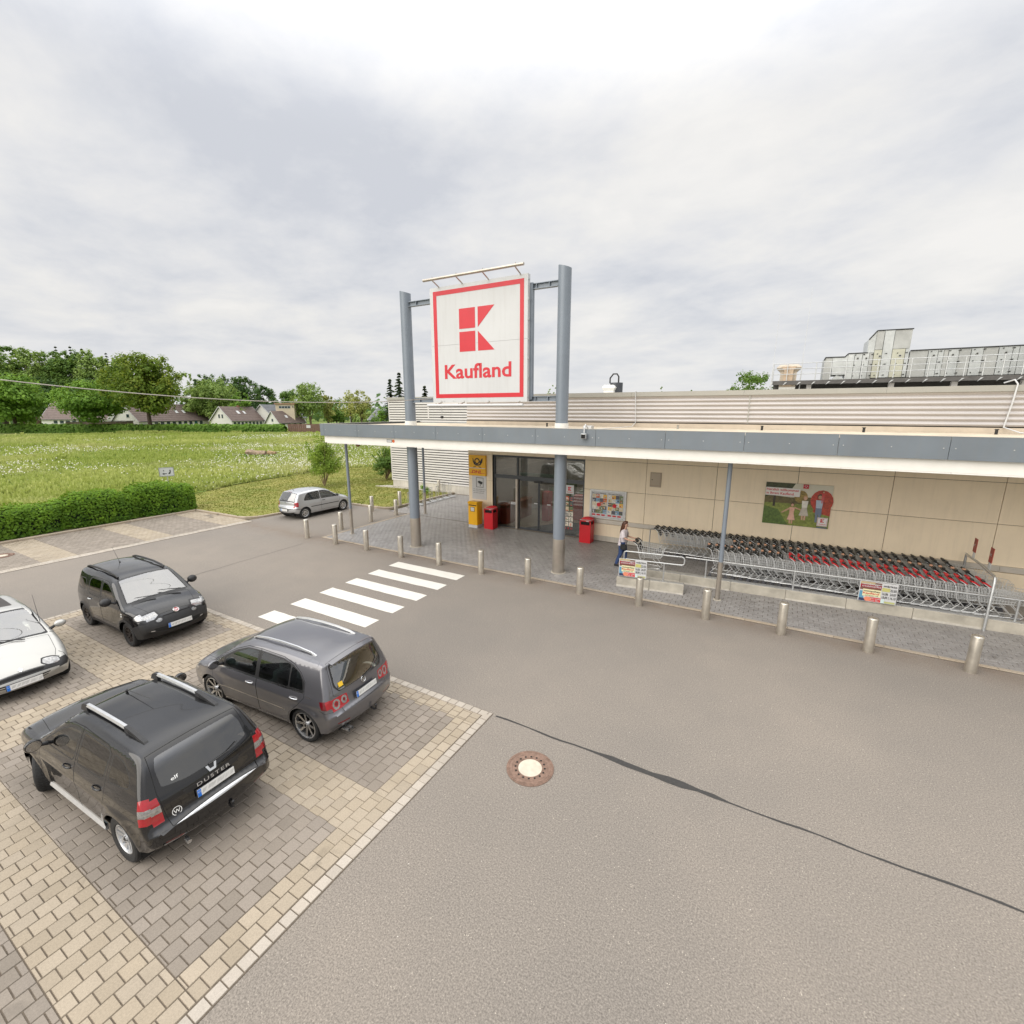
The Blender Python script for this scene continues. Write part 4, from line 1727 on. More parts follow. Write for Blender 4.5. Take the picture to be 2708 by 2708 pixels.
pt([(-1, -.745), (1, -.745), (1, .745), (-1, .745)], (.60, .58, .48), 'picture_sky', var=.04)
pt([(-1, -.745), (1, -.745), (1, .05), (-1, .05)], (.20, .24, .05), 'picture_meadow', var=.4)
pt([(-1, -.745), (-.2, -.745), (-.55, -.2), (-1, -.1)], (.09, .15, .03), 'picture_shade', var=.4)
pt([(-1, .02), (1, .06), (1, .18), (.4, .30), (-.2, .25), (-1, .30)], (.12, .10, .035), 'picture_treeline', var=.5)
pt([(-1, .2), (-1, .745), (-.1, .745), (-.2, .55), (-.45, .50), (-.75, .35)], (.045, .055, .02), 'picture_tree', var=.5)
pt([(-.73, -.1), (-.66, -.1), (-.66, .4), (-.73, .4)], (.04, .03, .02), 'picture_trunk')
pt(ell(.10, .30, .20, .22), (.26, .19, .05), 'picture_tree', var=.5)
pt(ell(.72, .20, .33, .38), (.42, .05, .03), 'picture_tree', var=.4)
pt([(.5, -.2), (1, -.3), (1, .3), (.55, .25)], (.40, .06, .03), 'picture_bush', var=.4)


def figure(x, z, s, top, bottom, skin, hair, dress):
    for dx in (-.035, .035):
        pt([(x + (dx - .022) * s, z - .42 * s), (x + (dx + .022) * s, z - .42 * s), (x + (dx + .03) * s, z - .12 * s), (x + (dx - .03) * s, z - .12 * s)], bottom if not dress else skin, 'picture_leg')
    pt([(x - .13 * s, z - .28 * s), (x + .13 * s, z - .28 * s), (x + .06 * s, z + .0 * s), (x - .06 * s, z + .0 * s)] if dress else [(x - .075 * s, z - .2 * s), (x + .075 * s, z - .2 * s), (x + .07 * s, z), (x - .07 * s, z)], bottom, 'picture_clothes')
    pt([(x - .07 * s, z - .02 * s), (x + .07 * s, z - .02 * s), (x + .085 * s, z + .2 * s), (x - .085 * s, z + .2 * s)], top, 'picture_clothes')
    pt(ell(x, z + .30 * s, .062 * s, .075 * s), hair, 'picture_hair')
    pt(ell(x, z + .28 * s, .045 * s, .055 * s), skin, 'picture_face')


figure(-.12, -.28, .95, (.68, .40, .30), (.70, .42, .33), (.55, .33, .22), (.10, .05, .03), True)
pt([(-.18, -.16), (-.42, -.32), (-.44, -.29), (-.20, -.10)], (.55, .33, .22), 'picture_arm')
pt([(-.05, -.12), (.20, -.20), (.20, -.16), (-.05, -.07)], (.55, .33, .22), 'picture_arm')
figure(.24, -.05, 1.1, (.70, .68, .62), (.50, .46, .40), (.58, .36, .25), (.45, .27, .12), True)
figure(.66, -.02, 1.25, (.40, .48, .58), (.16, .20, .28), (.45, .26, .17), (.08, .05, .03), False)
figure(.74, .36, .55, (.52, .06, .06), (.50, .1, .1), (.55, .3, .2), (.25, .10, .05), False)
PY[0] -= .002
pt([(-.995, .29), (.06, .29), (.06, .575), (-.995, .575)], (.72, .70, .68), 'text_panel', var=.02)
PY[0] -= .0012
q = MB()
put_text(q, 'Herzlich willkommen', -.965, .465, .085, .98, .018, y=PY[0])
put_text(q, 'in Ihrem Kaufland.', -.965, .335, .085, .86, .018, y=PY[0])
q.build('lettering', m_signred, t)
pt([(.13, .60), (.29, .60), (.29, .744), (.13, .744)], (.45, .01, .03), 'heart_tile', var=.03)
PY[0] -= .001
q = MB()
hp = [(.21 + .0028 * 16 * sin(a) ** 3, .675 + .0028 * (13 * cos(a) - 5 * cos(2 * a) - 2 * cos(3 * a) - cos(4 * a))) for a in [2 * pi * k / 28 for k in range(28)]]
hi = [(.21 + (x - .21) * .72, .673 + (z - .673) * .72) for x, z in hp]
for k in range(28):
    j = (k + 1) % 28
    q.add([(hp[k][0], PY[0], hp[k][1]), (hp[j][0], PY[0], hp[j][1]), (hi[j][0], PY[0], hi[j][1]), (hi[k][0], PY[0], hi[k][1])], [(0, 1, 2, 3)])
q.build('heart_print', m_signwht, t)
pt([(.66, -.66), (.96, -.66), (.96, -.36), (.66, -.36)], (.72, .72, .71), 'logo_tile', var=.02)
PY[0] -= .0012
q = MB()
k_logo(q, .81, -.47, .12, PY[0])
put_text(q, 'Kaufland', .72, -.605, .036, .19, .02, y=PY[0])
for x0, z0, x1, z1 in ((.675, -.645, .945, -.637), (.675, -.383, .945, -.375), (.675, -.637, .683, -.383), (.937, -.637, .945, -.383)):
    q.add([(x0, PY[0], z0), (x1, PY[0], z0), (x1, PY[0], z1), (x0, PY[0], z1)], [(0, 1, 2, 3)])
q.build('logo_print', m_signred, t)
pt([(.66, -.735), (.96, -.735), (.96, -.69), (.66, -.69)], (.12, .16, .20), 'caption_bar', var=.05)

# ---- plant on the roof, seen above the parapet
HY = 39.0
sx = 1.5


def HX(x):
    return x * sx


def HZ(z):
    return 5.53 + (z - 5.53) * sx


m_hv = simple('sheet_metal', (.50, .515, .51), .34, .65, var=.16, vscale=1.3)
m_hvd = simple('sheet_metal_dull', (.40, .405, .39), .42, .5, var=.15, vscale=1.3)
m_hvy = simple('sheet_metal_buff', (.46, .455, .37), .42, .4, var=.1, vscale=1.3)
hv = thing('ventilation_plant', 'long silver ventilation plant with round portholes and a tall hood on the roof', 'roof plant', (6, HY + 1, 6.0))
D = 2.2
segs = [(1.38, 1.70, 7.87, 6.92, m_hvd), (2.24, 2.48, 8.0, 6.92, m_hv), (2.48, 2.76, 8.0, 6.92, m_hv), (2.76, 3.0, 8.0, 6.92, m_hv), (3.0, 3.14, 8.0, 6.92, m_hvd),
        (4.36, 4.96, 8.0, 6.94, m_hvd), (4.96, 5.27, 8.0, 6.94, m_hv), (5.27, 5.45, 8.0, 6.94, m_hv), (5.45, 5.6, 8.0, 6.94, m_hvd), (5.6, 5.92, 8.0, 6.94, m_hv), (5.92, 6.28, 8.0, 6.94, m_hvd),
        (6.28, 6.64, 8.0, 6.94, m_hv), (6.64, 7.08, 8.0, 6.94, m_hvd), (7.08, 7.48, 8.0, 6.94, m_hv), (7.48, 7.66, 8.0, 6.94, m_hv), (7.66, 8.1, 8.0, 6.94, m_hv), (8.1, 8.6, 8.0, 6.94, m_hvd), (8.6, 9.2, 8.0, 6.94, m_hv)]
for a, c, zt, zb, m in segs:
    q = MB()
    q.box(HX(a) + .012, HY + (.03 if m is m_hvd else 0), HZ(zb), HX(c) - .012, HY + D, HZ(zt) - .02)
    part(q, 'casing_panel', m, hv)
q = MB()
q.prism([(HX(1.70), HZ(6.92)), (HX(1.92), HZ(7.10)), (HX(2.24), HZ(6.92))][::-1], HY + .05, HY + D, 'xz')
q.prism([(HX(1.70), HZ(7.45)), (HX(1.72), HZ(7.12)), (HX(2.24), HZ(7.12)), (HX(2.24), HZ(8.0)), (HX(2.14), HZ(7.87)), (HX(1.70), HZ(7.87))], HY + .02, HY + D, 'xz')
part(q, 'intake_hood', m_hv, hv)
for a, c, zt, zb, m in ((3.14, 3.42, 8.87, 8.1, m_hvd), (3.42, 3.76, 8.87, 6.94, m_hv), (3.76, 4.34, 8.87, 8.1, m_hvd), (3.14, 3.42, 8.1, 6.94, m_hvy), (3.76, 4.2, 8.1, 6.94, m_hvy), (4.2, 4.34, 8.1, 6.94, m_hv)):
    q = MB()
    q.box(HX(a) + .012, HY - .02 + (.03 if m is m_hvd else 0), HZ(zb) + .012, HX(c) - .012, HY + D, HZ(zt) - .012)
    part(q, 'tower_panel', m, hv)
q = MB()
q.prism([(HX(2.90), HZ(8.0)), (HX(3.14), HZ(8.0)), (HX(3.14), HZ(8.87)), (HX(2.90), HZ(8.54))], HY + .02, HY + D, 'xz')
part(q, 'tower_hood', m_hv, hv)
q = MB()
for (xa, za), (xb, zb) in (((1.38, 7.76), (1.41, 7.88)), ((1.41, 7.88), (2.13, 7.87)), ((2.13, 7.87), (2.24, 8.0)), ((2.24, 8.0), (2.92, 8.0)), ((2.90, 8.54), (3.15, 8.885)), ((3.15, 8.885), (4.36, 8.87)), ((4.36, 8.005), (9.2, 8.005))):
    q.cyl((HX(xa), HY - .03, HZ(za)), (HX(xb), HY - .03, HZ(zb)), .035, n=6)
part(q, 'roof_edging', m_ink, hv)
for x, z in ((2.60, 7.78), (2.90, 7.77), (3.36, 7.83), (4.04, 7.82), (5.14, 7.77), (5.73, 7.76), (6.46, 7.77), (7.29, 7.76)):
    q = MB()
    q.cyl((HX(x), HY - .045, HZ(z)), (HX(x), HY + .01, HZ(z)), .075, n=16)
    part(q, 'porthole', m_hvd, hv)
    q = MB()
    q.cyl((HX(x), HY - .06, HZ(z)), (HX(x), HY - .04, HZ(z)), .045, n=14)
    part(q, 'porthole_glass', m_ink, hv)
    for dz in (7.93, 7.50, 7.05):
        for dx, L in ((.19, .07), (-.10, .035)):
            q = MB()
            q.prism([(HX(x + dx) - L, HZ(dz)), (HX(x + dx) + L, HZ(dz) - .035), (HX(x + dx) + L, HZ(dz) + .035)], HY - .06, HY - .005, 'xz')
            part(q, 'door_latch', m_ink, hv)
plat = thing('roof_walkway', 'railed steel walkway platform in front of the roof ventilation plant', 'platform', (6, HY - 1, 6.0))
q = MB()
q.box(HX(-.56), HY - 1.3, HZ(6.80), HX(9.2), HY + 3, HZ(6.87))
q.box(HX(-.56), HY - 1.32, HZ(6.70), HX(9.2), HY - 1.2, HZ(6.80))
q.box(HX(-.56), HY + 2.5, HZ(6.60), HX(9.2), HY + 2.7, HZ(6.80))
part(q, 'deck', simple('dark_walkway', (.10, .095, .09), .6, .3, var=.2), plat)
k = -.56
while k < 9.0:
    q = MB()
    q.cyl((HX(k), HY - 1.25, HZ(6.8)), (HX(k), HY - 1.25, HZ(7.63) - .0), .028, n=6)
    q.prism([(HX(k) - .2, HZ(6.66)), (HX(k) + .06, HZ(6.80)), (HX(k) - .06, HZ(6.80))], HY - 1.36, HY - 1.31, 'xz')
    part(q, 'rail_post', m_galv, plat)
    k += .545
for z in (7.62, 7.38, 7.15):
    q = MB()
    q.cyl((HX(-.56), HY - 1.25, HZ(z)), (HX(9.2), HY - 1.25, HZ(z)), .024, n=6)
    part(q, 'rail', m_galv, plat)
for x in (3.86, 5.87, 7.9, .9):
    q = MB()
    q.box(HX(x) - .14, HY - .6, 5.95, HX(x) + .14, HY - .3, HZ(6.7))
    part(q, 'support_leg', m_cladw, plat)
t = thing('roof_cowl', 'beige flared ventilation cowl on the roof left of the silver plant', 'vent', (0.05, 38.6, 6.0))
q = MB()
for (x0, x1, z0, z1) in ((-.48, .50, 0, 1.15),):
    q.box(x0, -.5, z0, x1, .5, z1)
q.build('cowl_base', m_whitefas, t)
m_cowl = simple('beige_cowl', (.52, .45, .36), .6, var=.08)
q = MB()
q.loft([[(-.48, -.5, 1.15), (.50, -.5, 1.15), (.50, .5, 1.15), (-.48, .5, 1.15)], [(-.48, -.5, 2.15), (.50, -.5, 2.15), (.50, .5, 2.15), (-.48, .5, 2.15)], [(-.74, -.7, 2.42), (.76, -.7, 2.42), (.76, .7, 2.42), (-.74, .7, 2.42)], [(-.52, -.55, 2.62), (.54, -.55, 2.62), (.54, .55, 2.62), (-.52, .55, 2.62)]])
q.build('cowl_hood', m_cowl, t)
q = MB()
q.prism([(-.26, 1.2), (.28, 1.2), (.28, 2.2), (.46, 2.48), (-.44, 2.48), (-.26, 2.2)], -.72, -.50, 'xz')
q.build('cowl_face', simple('tan_face', (.50, .38, .27), .6, var=.08), t)
for x, zt, nm, tri in ((-.92, 12.2, 'thin lightning rod beside the beige roof cowl on its left', False), (.80, 13.4, 'tall lightning rod on a tripod right of the beige roof cowl', True)):
    t = thing('lightning_rod', nm, 'rod', (x, 38.2, 6.0))
    q = MB()
    q.cyl((0, 0, 0), (.0, 0, 2.4), .035, .03, n=6)
    q.cyl((0, 0, 2.4), (.04, 0, zt - 6), .018, .008, n=5)
    q.build('rod', m_signwht, t)
    if tri:
        q = MB()
        for k in range(3):
            a = 2 * pi * k / 3 + .5
            q.cyl((.42 * cos(a), .42 * sin(a), 0), (0, 0, .95), .022, n=5)
        q.build('tripod', m_signwht, t)
t = thing('roof_drum', 'dark drum with a bent pipe and a pale cap on the roof behind the parapet', 'roof plant', (-11.9, 38.0, 6.0))
q = MB()
q.cyl((0, 0, 0), (0, 0, 1.75), .50, n=24)
q.build('drum', simple('dark_drum', (.07, .075, .085), .45, .3, var=.15), t, smooth=True, angle=40)
q = MB()
q.tube([(-.45, -.3, 1.7), (-.45, -.3, 2.1), (-.2, -.3, 2.42), (.1, -.3, 2.42), (.25, -.3, 2.2), (.25, -.3, 1.75)], .06, 8)
q.build('bent_pipe', m_ink, t, smooth=True)
q = MB()
q.loft([[(-.75, -.9, 0), (.05, -.9, 0), (.05, -.5, 0), (-.75, -.5, 0)], [(-.75, -.9, 1.1), (.05, -.9, 1.1), (.05, -.5, 1.1), (-.75, -.5, 1.1)], [(-.88, -1.0, 1.35), (.18, -1.0, 1.35), (.18, -.5, 1.35), (-.88, -.5, 1.35)], [(-.7, -.9, 1.55), (0, -.9, 1.55), (0, -.5, 1.55), (-.7, -.5, 1.55)]])
q.build('pale_cap', m_whitefas, t)
# ================================================================== CARS
import numpy as np

m_seat_b = simple('beige_trim', (0.35, 0.28, 0.19), 0.85, var=0.1, vscale=30, obj=True)


def paint(name, col, metal=0.3, rough=0.35, dust=0.10, ior=1.6):
    t = NT(name)
    n = t.noise(2.2, 5, 0.6, obj=True)
    fl = t.voro(900.0, 'Color', t.pos(True))
    c = t.mix(t.math('MULTIPLY', t.ramp(n, [(0.45, 0), (0.8, 1)]), dust), col, tuple(min(1, x * 1.6 + .012) for x in col))
    c = t.mix(0.05, c, fl, 'SOFT_LIGHT')
    t.set(col=c, metal=metal, rough=rough, coat=1.0, spec=.12)
    t.bsdf.inputs['Coat IOR'].default_value = ior
    t.set(coatr=t.math('ADD', t.math('MULTIPLY', t.noise(6.0, 4, 0.6, obj=True), 0.06), 0.01))
    return t.m


m_glass_clear = glass_mat('car_glass_green', (0.58, 0.74, 0.68), 0.10)
m_glass_screen = glass_mat('car_windscreen', (0.55, 0.66, 0.64), 0.26)
m_glass_dark = glass_mat('car_glass_privacy', (0.10, 0.10, 0.10), 0.05)
m_glass_mid = glass_mat('car_glass_grey', (0.42, 0.47, 0.46), 0.07)


class Car:
    def __init__(s, spec):
        s.sp = spec
        P = spec['prof']
        SUB = 12
        n = len(P)
        U, C, R, K = [], [], [], []
        for i in range(n - 1):
            p0, p1, p2, p3 = P[max(i - 1, 0)], P[i], P[i + 1], P[min(i + 2, n - 1)]
            def tj(a, b):
                return max(1e-4, math.dist(a[:2], b[:2])) ** 0.5
            t0 = 0.0
            t1 = t0 + (tj(p0, p1) if i > 0 else tj(p1, p2))
            t2 = t1 + tj(p1, p2)
            t3 = t2 + (tj(p2, p3) if i + 2 < n else tj(p1, p2))
            q0 = p0 if i > 0 else tuple(2 * a - b for a, b in zip(p1, p2))
            q3 = p3 if i + 2 < n else tuple(2 * a - b for a, b in zip(p2, p1))
            for k in range(SUB + (1 if i == n - 2 else 0)):
                f = k / SUB
                t = t1 + (t2 - t1) * f
                o = []
                for c in (0, 1):
                    A1 = (t1 - t) / (t1 - t0) * q0[c] + (t - t0) / (t1 - t0) * p1[c]
                    A2 = (t2 - t) / (t2 - t1) * p1[c] + (t - t1) / (t2 - t1) * p2[c]
                    A3 = (t3 - t) / (t3 - t2) * p2[c] + (t - t2) / (t3 - t2) * q3[c]
                    B1 = (t2 - t) / (t2 - t0) * A1 + (t - t0) / (t2 - t0) * A2
                    B2 = (t3 - t) / (t3 - t1) * A2 + (t - t1) / (t3 - t1) * A3
                    o.append((t2 - t) / (t2 - t1) * B1 + (t - t1) / (t2 - t1) * B2)
                U.append(i + f)
                C.append(tuple(o))
                R.append(p1[2] + (p2[2] - p1[2]) * f)
                K.append(p1[3] + (p2[3] - p1[3]) * f)
        m = len(C)
        N = []
        for i in range(m):
            a, b = C[max(i - 1, 0)], C[min(i + 1, m - 1)]
            d = Vector((b[0] - a[0], b[1] - a[1])).normalized()
            N.append((-d.y, d.x))
        s.U, s.C, s.R, s.K, s.N = U, C, R, K, N
        s.E = [(C[i][0] - N[i][0] * K[i], C[i][1] - N[i][1] * K[i]) for i in range(m)]
        s.EA = np.array(s.E)
        s.T = [0.0]
        for i in range(1, m):
            s.T.append(s.T[-1] + math.dist(C[i], C[i - 1]))
        s.w = [s.W(*s.E[i]) - R[i] for i in range(m)]
        s.root = None

    # half width of the side surface before the edges are rounded off
    def W(s, x, z):
        sp = s.sp
        y = sp['hw'] * smooth_tab(sp['q'], z) * smooth_tab(sp['p'], x)
        for wx in (sp['xf'], sp['xr']):
            d = hypot(x - wx, z - sp['wr'])
            R = sp['ra']
            if d > R * 0.5:
                y += sp['flare'] * math.exp(-((d - R) / 0.085) ** 2) * (1 if z > 0.1 else 0)
        for (zc, dz, amp, xa, xb) in sp.get('creases', []):
            if xa < x < xb:
                e = min(1, (x - xa) / 0.25, (xb - x) / 0.25)
                y += amp * e * math.exp(-((z - zc) / dz) ** 2)
        return y

    def edge_d(s, x, z):
        A, B = s.EA[:-1], s.EA[1:]
        AB = B - A
        P = np.array((x, z)) - A
        L = (AB * AB).sum(1) + 1e-12
        t = np.clip((P * AB).sum(1) / L, 0, 1)
        D = P - AB * t[:, None]
        d2 = (D * D).sum(1)
        i = int(d2.argmin())
        return sqrt(d2[i]), s.R[i] + (s.R[i + 1] - s.R[i]) * t[i]

    def side_y(s, x, z):
        d, r = s.edge_d(x, z)
        y = s.W(x, z)
        if d < r:
            y -= r - sqrt(max(0.0, r * r - (r - d) ** 2))
        return y

    def side_n(s, x, z):
        e = .004
        wx = (s.W(x + e, z) - s.W(x - e, z)) / (2 * e)
        wz = (s.W(x, z + e) - s.W(x, z - e)) / (2 * e)
        A, B = s.EA[:-1], s.EA[1:]
        AB = B - A
        P = np.array((x, z)) - A
        t = np.clip((P * AB).sum(1) / ((AB * AB).sum(1) + 1e-12), 0, 1)
        D = P - AB * t[:, None]
        i = int((D * D).sum(1).argmin())
        d = sqrt((D[i] ** 2).sum())
        f = t[i]
        r = s.R[i] + (s.R[i + 1] - s.R[i]) * f
        sn = max(0.0, (r - d) / r)
        cs = sqrt(1 - sn * sn)
        nx, nz = s.N[i][0] + (s.N[i + 1][0] - s.N[i][0]) * f, s.N[i][1] + (s.N[i + 1][1] - s.N[i][1]) * f
        v = Vector((nx * sn - wx * cs, cs, nz * sn - wz * cs))
        return tuple(v.normalized())

    def top_n(s, t, y):
        C, N, K, w, E = s.top_at(t)
        v = Vector((N[0], 2 * K * y / (w * w), N[1]))
        return tuple(v.normalized())

    def t_of(s, u):
        i = min(int(u * 12), len(s.T) - 2)
        f = u * 12 - i
        return s.T[i] + (s.T[i + 1] - s.T[i]) * f

    def top_at(s, t):
        i = int(np.searchsorted(s.T, t)) - 1
        i = max(0, min(i, len(s.T) - 2))
        f = (t - s.T[i]) / max(1e-9, s.T[i + 1] - s.T[i])
        f = max(0, min(1, f))
        L = lambda A: A[i] + (A[i + 1] - A[i]) * f
        L2 = lambda A: (A[i][0] + (A[i + 1][0] - A[i][0]) * f, A[i][1] + (A[i + 1][1] - A[i][1]) * f)
        return L2(s.C), L2(s.N), L(s.K), L(s.w), L2(s.E)

    def top_p(s, t, y):
        C, N, K, w, E = s.top_at(t)
        k = min(1.0, (y / w) ** 2)
        fx, fz = C[0] + (E[0] - C[0]) * k, C[1] + (E[1] - C[1]) * k
        return (fx, y, fz)

    def topuy(s, u, y):
        return s.top_p(s.t_of(u), y)

    @staticmethod
    def _cdt(verts, edges):
        r = delaunay_2d_cdt([Vector(v) for v in verts], edges, [], 0, 1e-5)
        return [(v.x, v.y) for v in r[0]], r[2]

    @staticmethod
    def _loop(verts, edges, P, closed=True, seg=0.07):
        o = len(verts)
        pts = []
        n = len(P)
        for i in range(n if closed else n - 1):
            a, b = P[i], P[(i + 1) % n]
            k = max(1, int(math.dist(a, b) / seg))
            for j in range(k):
                f = j / k
                pts.append((a[0] + (b[0] - a[0]) * f, a[1] + (b[1] - a[1]) * f))
        if not closed:
            pts.append(P[-1])
        verts += pts
        m = len(pts)
        edges += [(o + i, o + (i + 1) % m) for i in range(m if closed else m - 1)]

    def line_poly(s, P, w):
        """thin closed outline around a polyline"""
        L, Rr = [], []
        for i in range(len(P)):
            a, b = Vector(P[max(i - 1, 0)]), Vector(P[min(i + 1, len(P) - 1)])
            d = (b - a).normalized()
            nn = Vector((-d.y, d.x)) * (w / 2)
            L.append((P[i][0] + nn.x, P[i][1] + nn.y))
            Rr.append((P[i][0] - nn.x, P[i][1] - nn.y))
        return L + Rr[::-1]

    def build(s, name, label, cat, loc, rz, mats, side, top, lines_side=(), lines_top=(), group=None):
        """side / top: ordered lists (region, outline); first hit wins.  mats: region -> (material, part name, parent region or None)"""
        sp = s.sp
        root = thing(name, label, cat, loc, rz, group)
        s.root = root
        # ---------- side surface
        wf, wr, wz, ra = sp['xf'], sp['xr'], sp['wr'], sp['ra']
        zs = sp['zs']
        outer = list(s.E) + [(wf + ra * 0.8, zs), (wr - ra * 0.8, zs)]
        arches = []
        for wx in (wf, wr):
            arches.append([(wx + ra * cos(a), wz + ra * 1.0 * sin(a)) for a in [2 * pi * k / 36 for k in range(36)]])
        regs = [(n, P) for n, P in side] + [('seam', s.line_poly(P, w)) for P, w in lines_side]
        V, Ed = [], []
        o = 0
        V += s.E
        Ed += [(i, i + 1) for i in range(len(s.E) - 1)]
        s._loop(V, Ed, [s.E[-1], (wf + ra * 0.8, zs), (wr - ra * 0.8, zs), s.E[0]], False)
        for A in arches:
            s._loop(V, Ed, A)
        for n, P in regs:
            s._loop(V, Ed, P)
        # rounding rows + interior grid
        seen = {}

        def near(p, tol):
            k = (int(p[0] / tol), int(p[1] / tol))
            for a in (-1, 0, 1):
                for b_ in (-1, 0, 1):
                    for q in seen.get((k[0] + a, k[1] + b_), ()):
                        if math.dist(p, q) < tol:
                            return True
            return False

        TOL = .017

        def note(p):
            seen.setdefault((int(p[0] / TOL), int(p[1] / TOL)), []).append(p)
        for p in V:
            note(p)

        def free(p):
            if not near(p, TOL):
                note(p)
                V.append(p)
        for i in range(2, len(s.E) - 1, 2):
            for th in (30, 55, 75, 90):
                d = s.R[i] * (1 - cos(radians(th)))
                q = (s.E[i][0] - s.N[i][0] * d, s.E[i][1] - s.N[i][1] * d)
                if s.edge_d(*q)[0] > d * .93:
                    free(q)
        xs0, xs1 = min(e[0] for e in s.E), max(e[0] for e in s.E)
        x = xs0
        while x < xs1:
            z = zs
            while z < sp['H']:
                free((x + 0.003, z + 0.002))
                z += 0.055
            x += 0.06
        v2, tri = s._cdt(V, Ed)
        verts, faces, fr, vnrm = [], [], [], []
        ys = [s.side_y(a, b) for a, b in v2]
        ns = [s.side_n(a, b) for a, b in v2]
        keep = []
        for f in tri:
            cx = sum(v2[i][0] for i in f) / 3
            cz = sum(v2[i][1] for i in f) / 3
            if not in_poly(cx, cz, outer):
                continue
            if any(hypot(cx - wx, cz - wz) < ra * 0.998 and cz < 9 for wx in (wf, wr)):
                continue
            rg = 'body'
            for n, P in regs:
                if in_poly(cx, cz, P):
                    rg = n
                    break
            keep.append((f, rg))
        for sg in (1, -1):
            o = len(verts)
            verts += [(v2[i][0], sg * ys[i], v2[i][1]) for i in range(len(v2))]
            vnrm += [(n[0], sg * n[1], n[2]) for n in ns]
            for f, rg in keep:
                faces.append(tuple(o + i for i in (f if sg < 0 else f[::-1])))
                fr.append((rg, sg))
        # ---------- top surface
        m = len(s.T)
        tregs = []
        for n, P in top:
            Q = [(s.t_of(u), (s.top_at(s.t_of(u))[3] + 0.03) if y > 5 else y) for u, y in P]
            tregs.append((n, Q))
            if min(q[1] for q in Q) > 0.005:
                tregs.append((n, [(t, -y) for t, y in Q][::-1]))
        for P, w in lines_top:
            Q = [(s.t_of(u), y) for u, y in P]
            tregs.append(('seam', s.line_poly(Q, w)))
            if min(q[1] for q in Q) > 0.005:
                tregs.append(('seam', s.line_poly([(t, -y) for t, y in Q], w)))
        V, Ed = [], []
        for sg in (1, -1):
            o = len(V)
            V += [(s.T[i], sg * s.w[i]) for i in range(m)]
            Ed += [(o + i, o + i + 1) for i in range(m - 1)]
        Ed += [(0, m), (m - 1, 2 * m - 1)]
        for n, P in tregs:
            s._loop(V, Ed, P)
        for i in range(1, m - 1):
            w = s.w[i]
            if i % 2 and s.T[i + 1] - s.T[i - 1] < .03:
                continue
            k = max(2, int(w * 2 / 0.08))
            for j in range(1, k):
                V.append((s.T[i] + 0.0004, -w + 2 * w * j / k))
        v2, tri = s._cdt(V, Ed)
        outer_t = [(s.T[i], s.w[i]) for i in range(m)] + [(s.T[i], -s.w[i]) for i in reversed(range(m))]
        o = len(verts)
        verts += [s.top_p(a, b) for a, b in v2]
        vnrm += [s.top_n(a, b) for a, b in v2]
        for f in tri:
            cx = sum(v2[i][0] for i in f) / 3
            cy = sum(v2[i][1] for i in f) / 3
            if not in_poly(cx, cy, outer_t):
                continue
            rg = 'body'
            for n, P in tregs:
                if in_poly(cx, cy, P):
                    rg = n
                    break
            faces.append(tuple(o + i for i in f))
            fr.append((rg, 1 if cy > 0.0 else -1))
        # ---------- weld + smooth normals over the whole skin
        VA = np.array(verts)
        key = np.round(VA / 4e-4).astype(np.int64)
        _, inv = np.unique(key, axis=0, return_inverse=True)
        inv = inv.reshape(-1)
        first = np.zeros(inv.max() + 1, dtype=np.int64)
        first[inv] = np.arange(len(inv))
        WV = VA[first]
        F = inv[np.array(faces)]
        ok = (F[:, 0] != F[:, 1]) & (F[:, 1] != F[:, 2]) & (F[:, 0] != F[:, 2])
        FN = np.cross(WV[F[:, 1]] - WV[F[:, 0]], WV[F[:, 2]] - WV[F[:, 0]])
        # outward orientation
        cen = WV[F].mean(1) - np.array((0, 0, sp['H'] * 0.45))
        flip = (FN * cen).sum(1) < 0
        F[flip] = F[flip][:, ::-1]
        FN[flip] *= -1
        ln = np.linalg.norm(FN, axis=1, keepdims=True)
        VN = np.zeros_like(WV)
        np.add.at(VN, inv, np.array(vnrm))
        VN /= np.linalg.norm(VN, axis=1, keepdims=True) + 1e-12
        groups = {}
        for i, (rg, sg) in enumerate(fr):
            if not ok[i] or ln[i, 0] < 1e-9:
                continue
            kk = (rg, sg if rg in sp['split'] else 0)
            groups.setdefault(kk, []).append(i)
        made = {}
        for (rg, sg), idx in groups.items():
            mat, pname, par = mats[rg]
            f = F[idx]
            used, loc_i = np.unique(f, return_inverse=True)
            me = bpy.data.meshes.new(pname)
            me.from_pydata(WV[used].tolist(), [], loc_i.reshape(-1, 3).tolist())
            me.materials.append(mat)
            me.polygons.foreach_set('use_smooth', [True] * len(f))
            me.update()
            me.normals_split_custom_set_from_vertices(VN[used].tolist())
            made[(rg, sg)] = obj(pname, me, None)
        for (rg, sg), ob in made.items():
            par = mats[rg][2]
            p = root
            if par is not None:
                p = made.get((par, sg)) or made.get((par, 0)) or root
            ob.parent = p
        s.made = made
        s._guts()
        return root

    def _guts(s):
        """wheel wells, floor, wheels"""
        sp = s.sp
        b = MB()
        ra, wz = sp['ra'], sp['wr']
        yi = sp['hw'] - 0.34
        for wx in (sp['xf'], sp['xr']):
            for sg in (1, -1):
                A = [radians(-25 + 230 * k / 16) for k in range(17)]
                y1 = sp['hw'] * 0.94 * smooth_tab(sp['p'], wx) * smooth_tab(sp['q'], wz + ra)
                b.loft([[(wx + ra * cos(a), sg * yi, wz + ra * sin(a)) for a in A], [(wx + ra * cos(a), sg * (y1), wz + ra * sin(a)) for a in A]], False, False)
                b.add([(wx + ra * cos(a), sg * yi, wz + ra * sin(a)) for a in A], [tuple(range(17))])
        zs = sp['zs']
        x0, x1 = s.E[0][0] + 0.05, s.E[-1][0] - 0.05
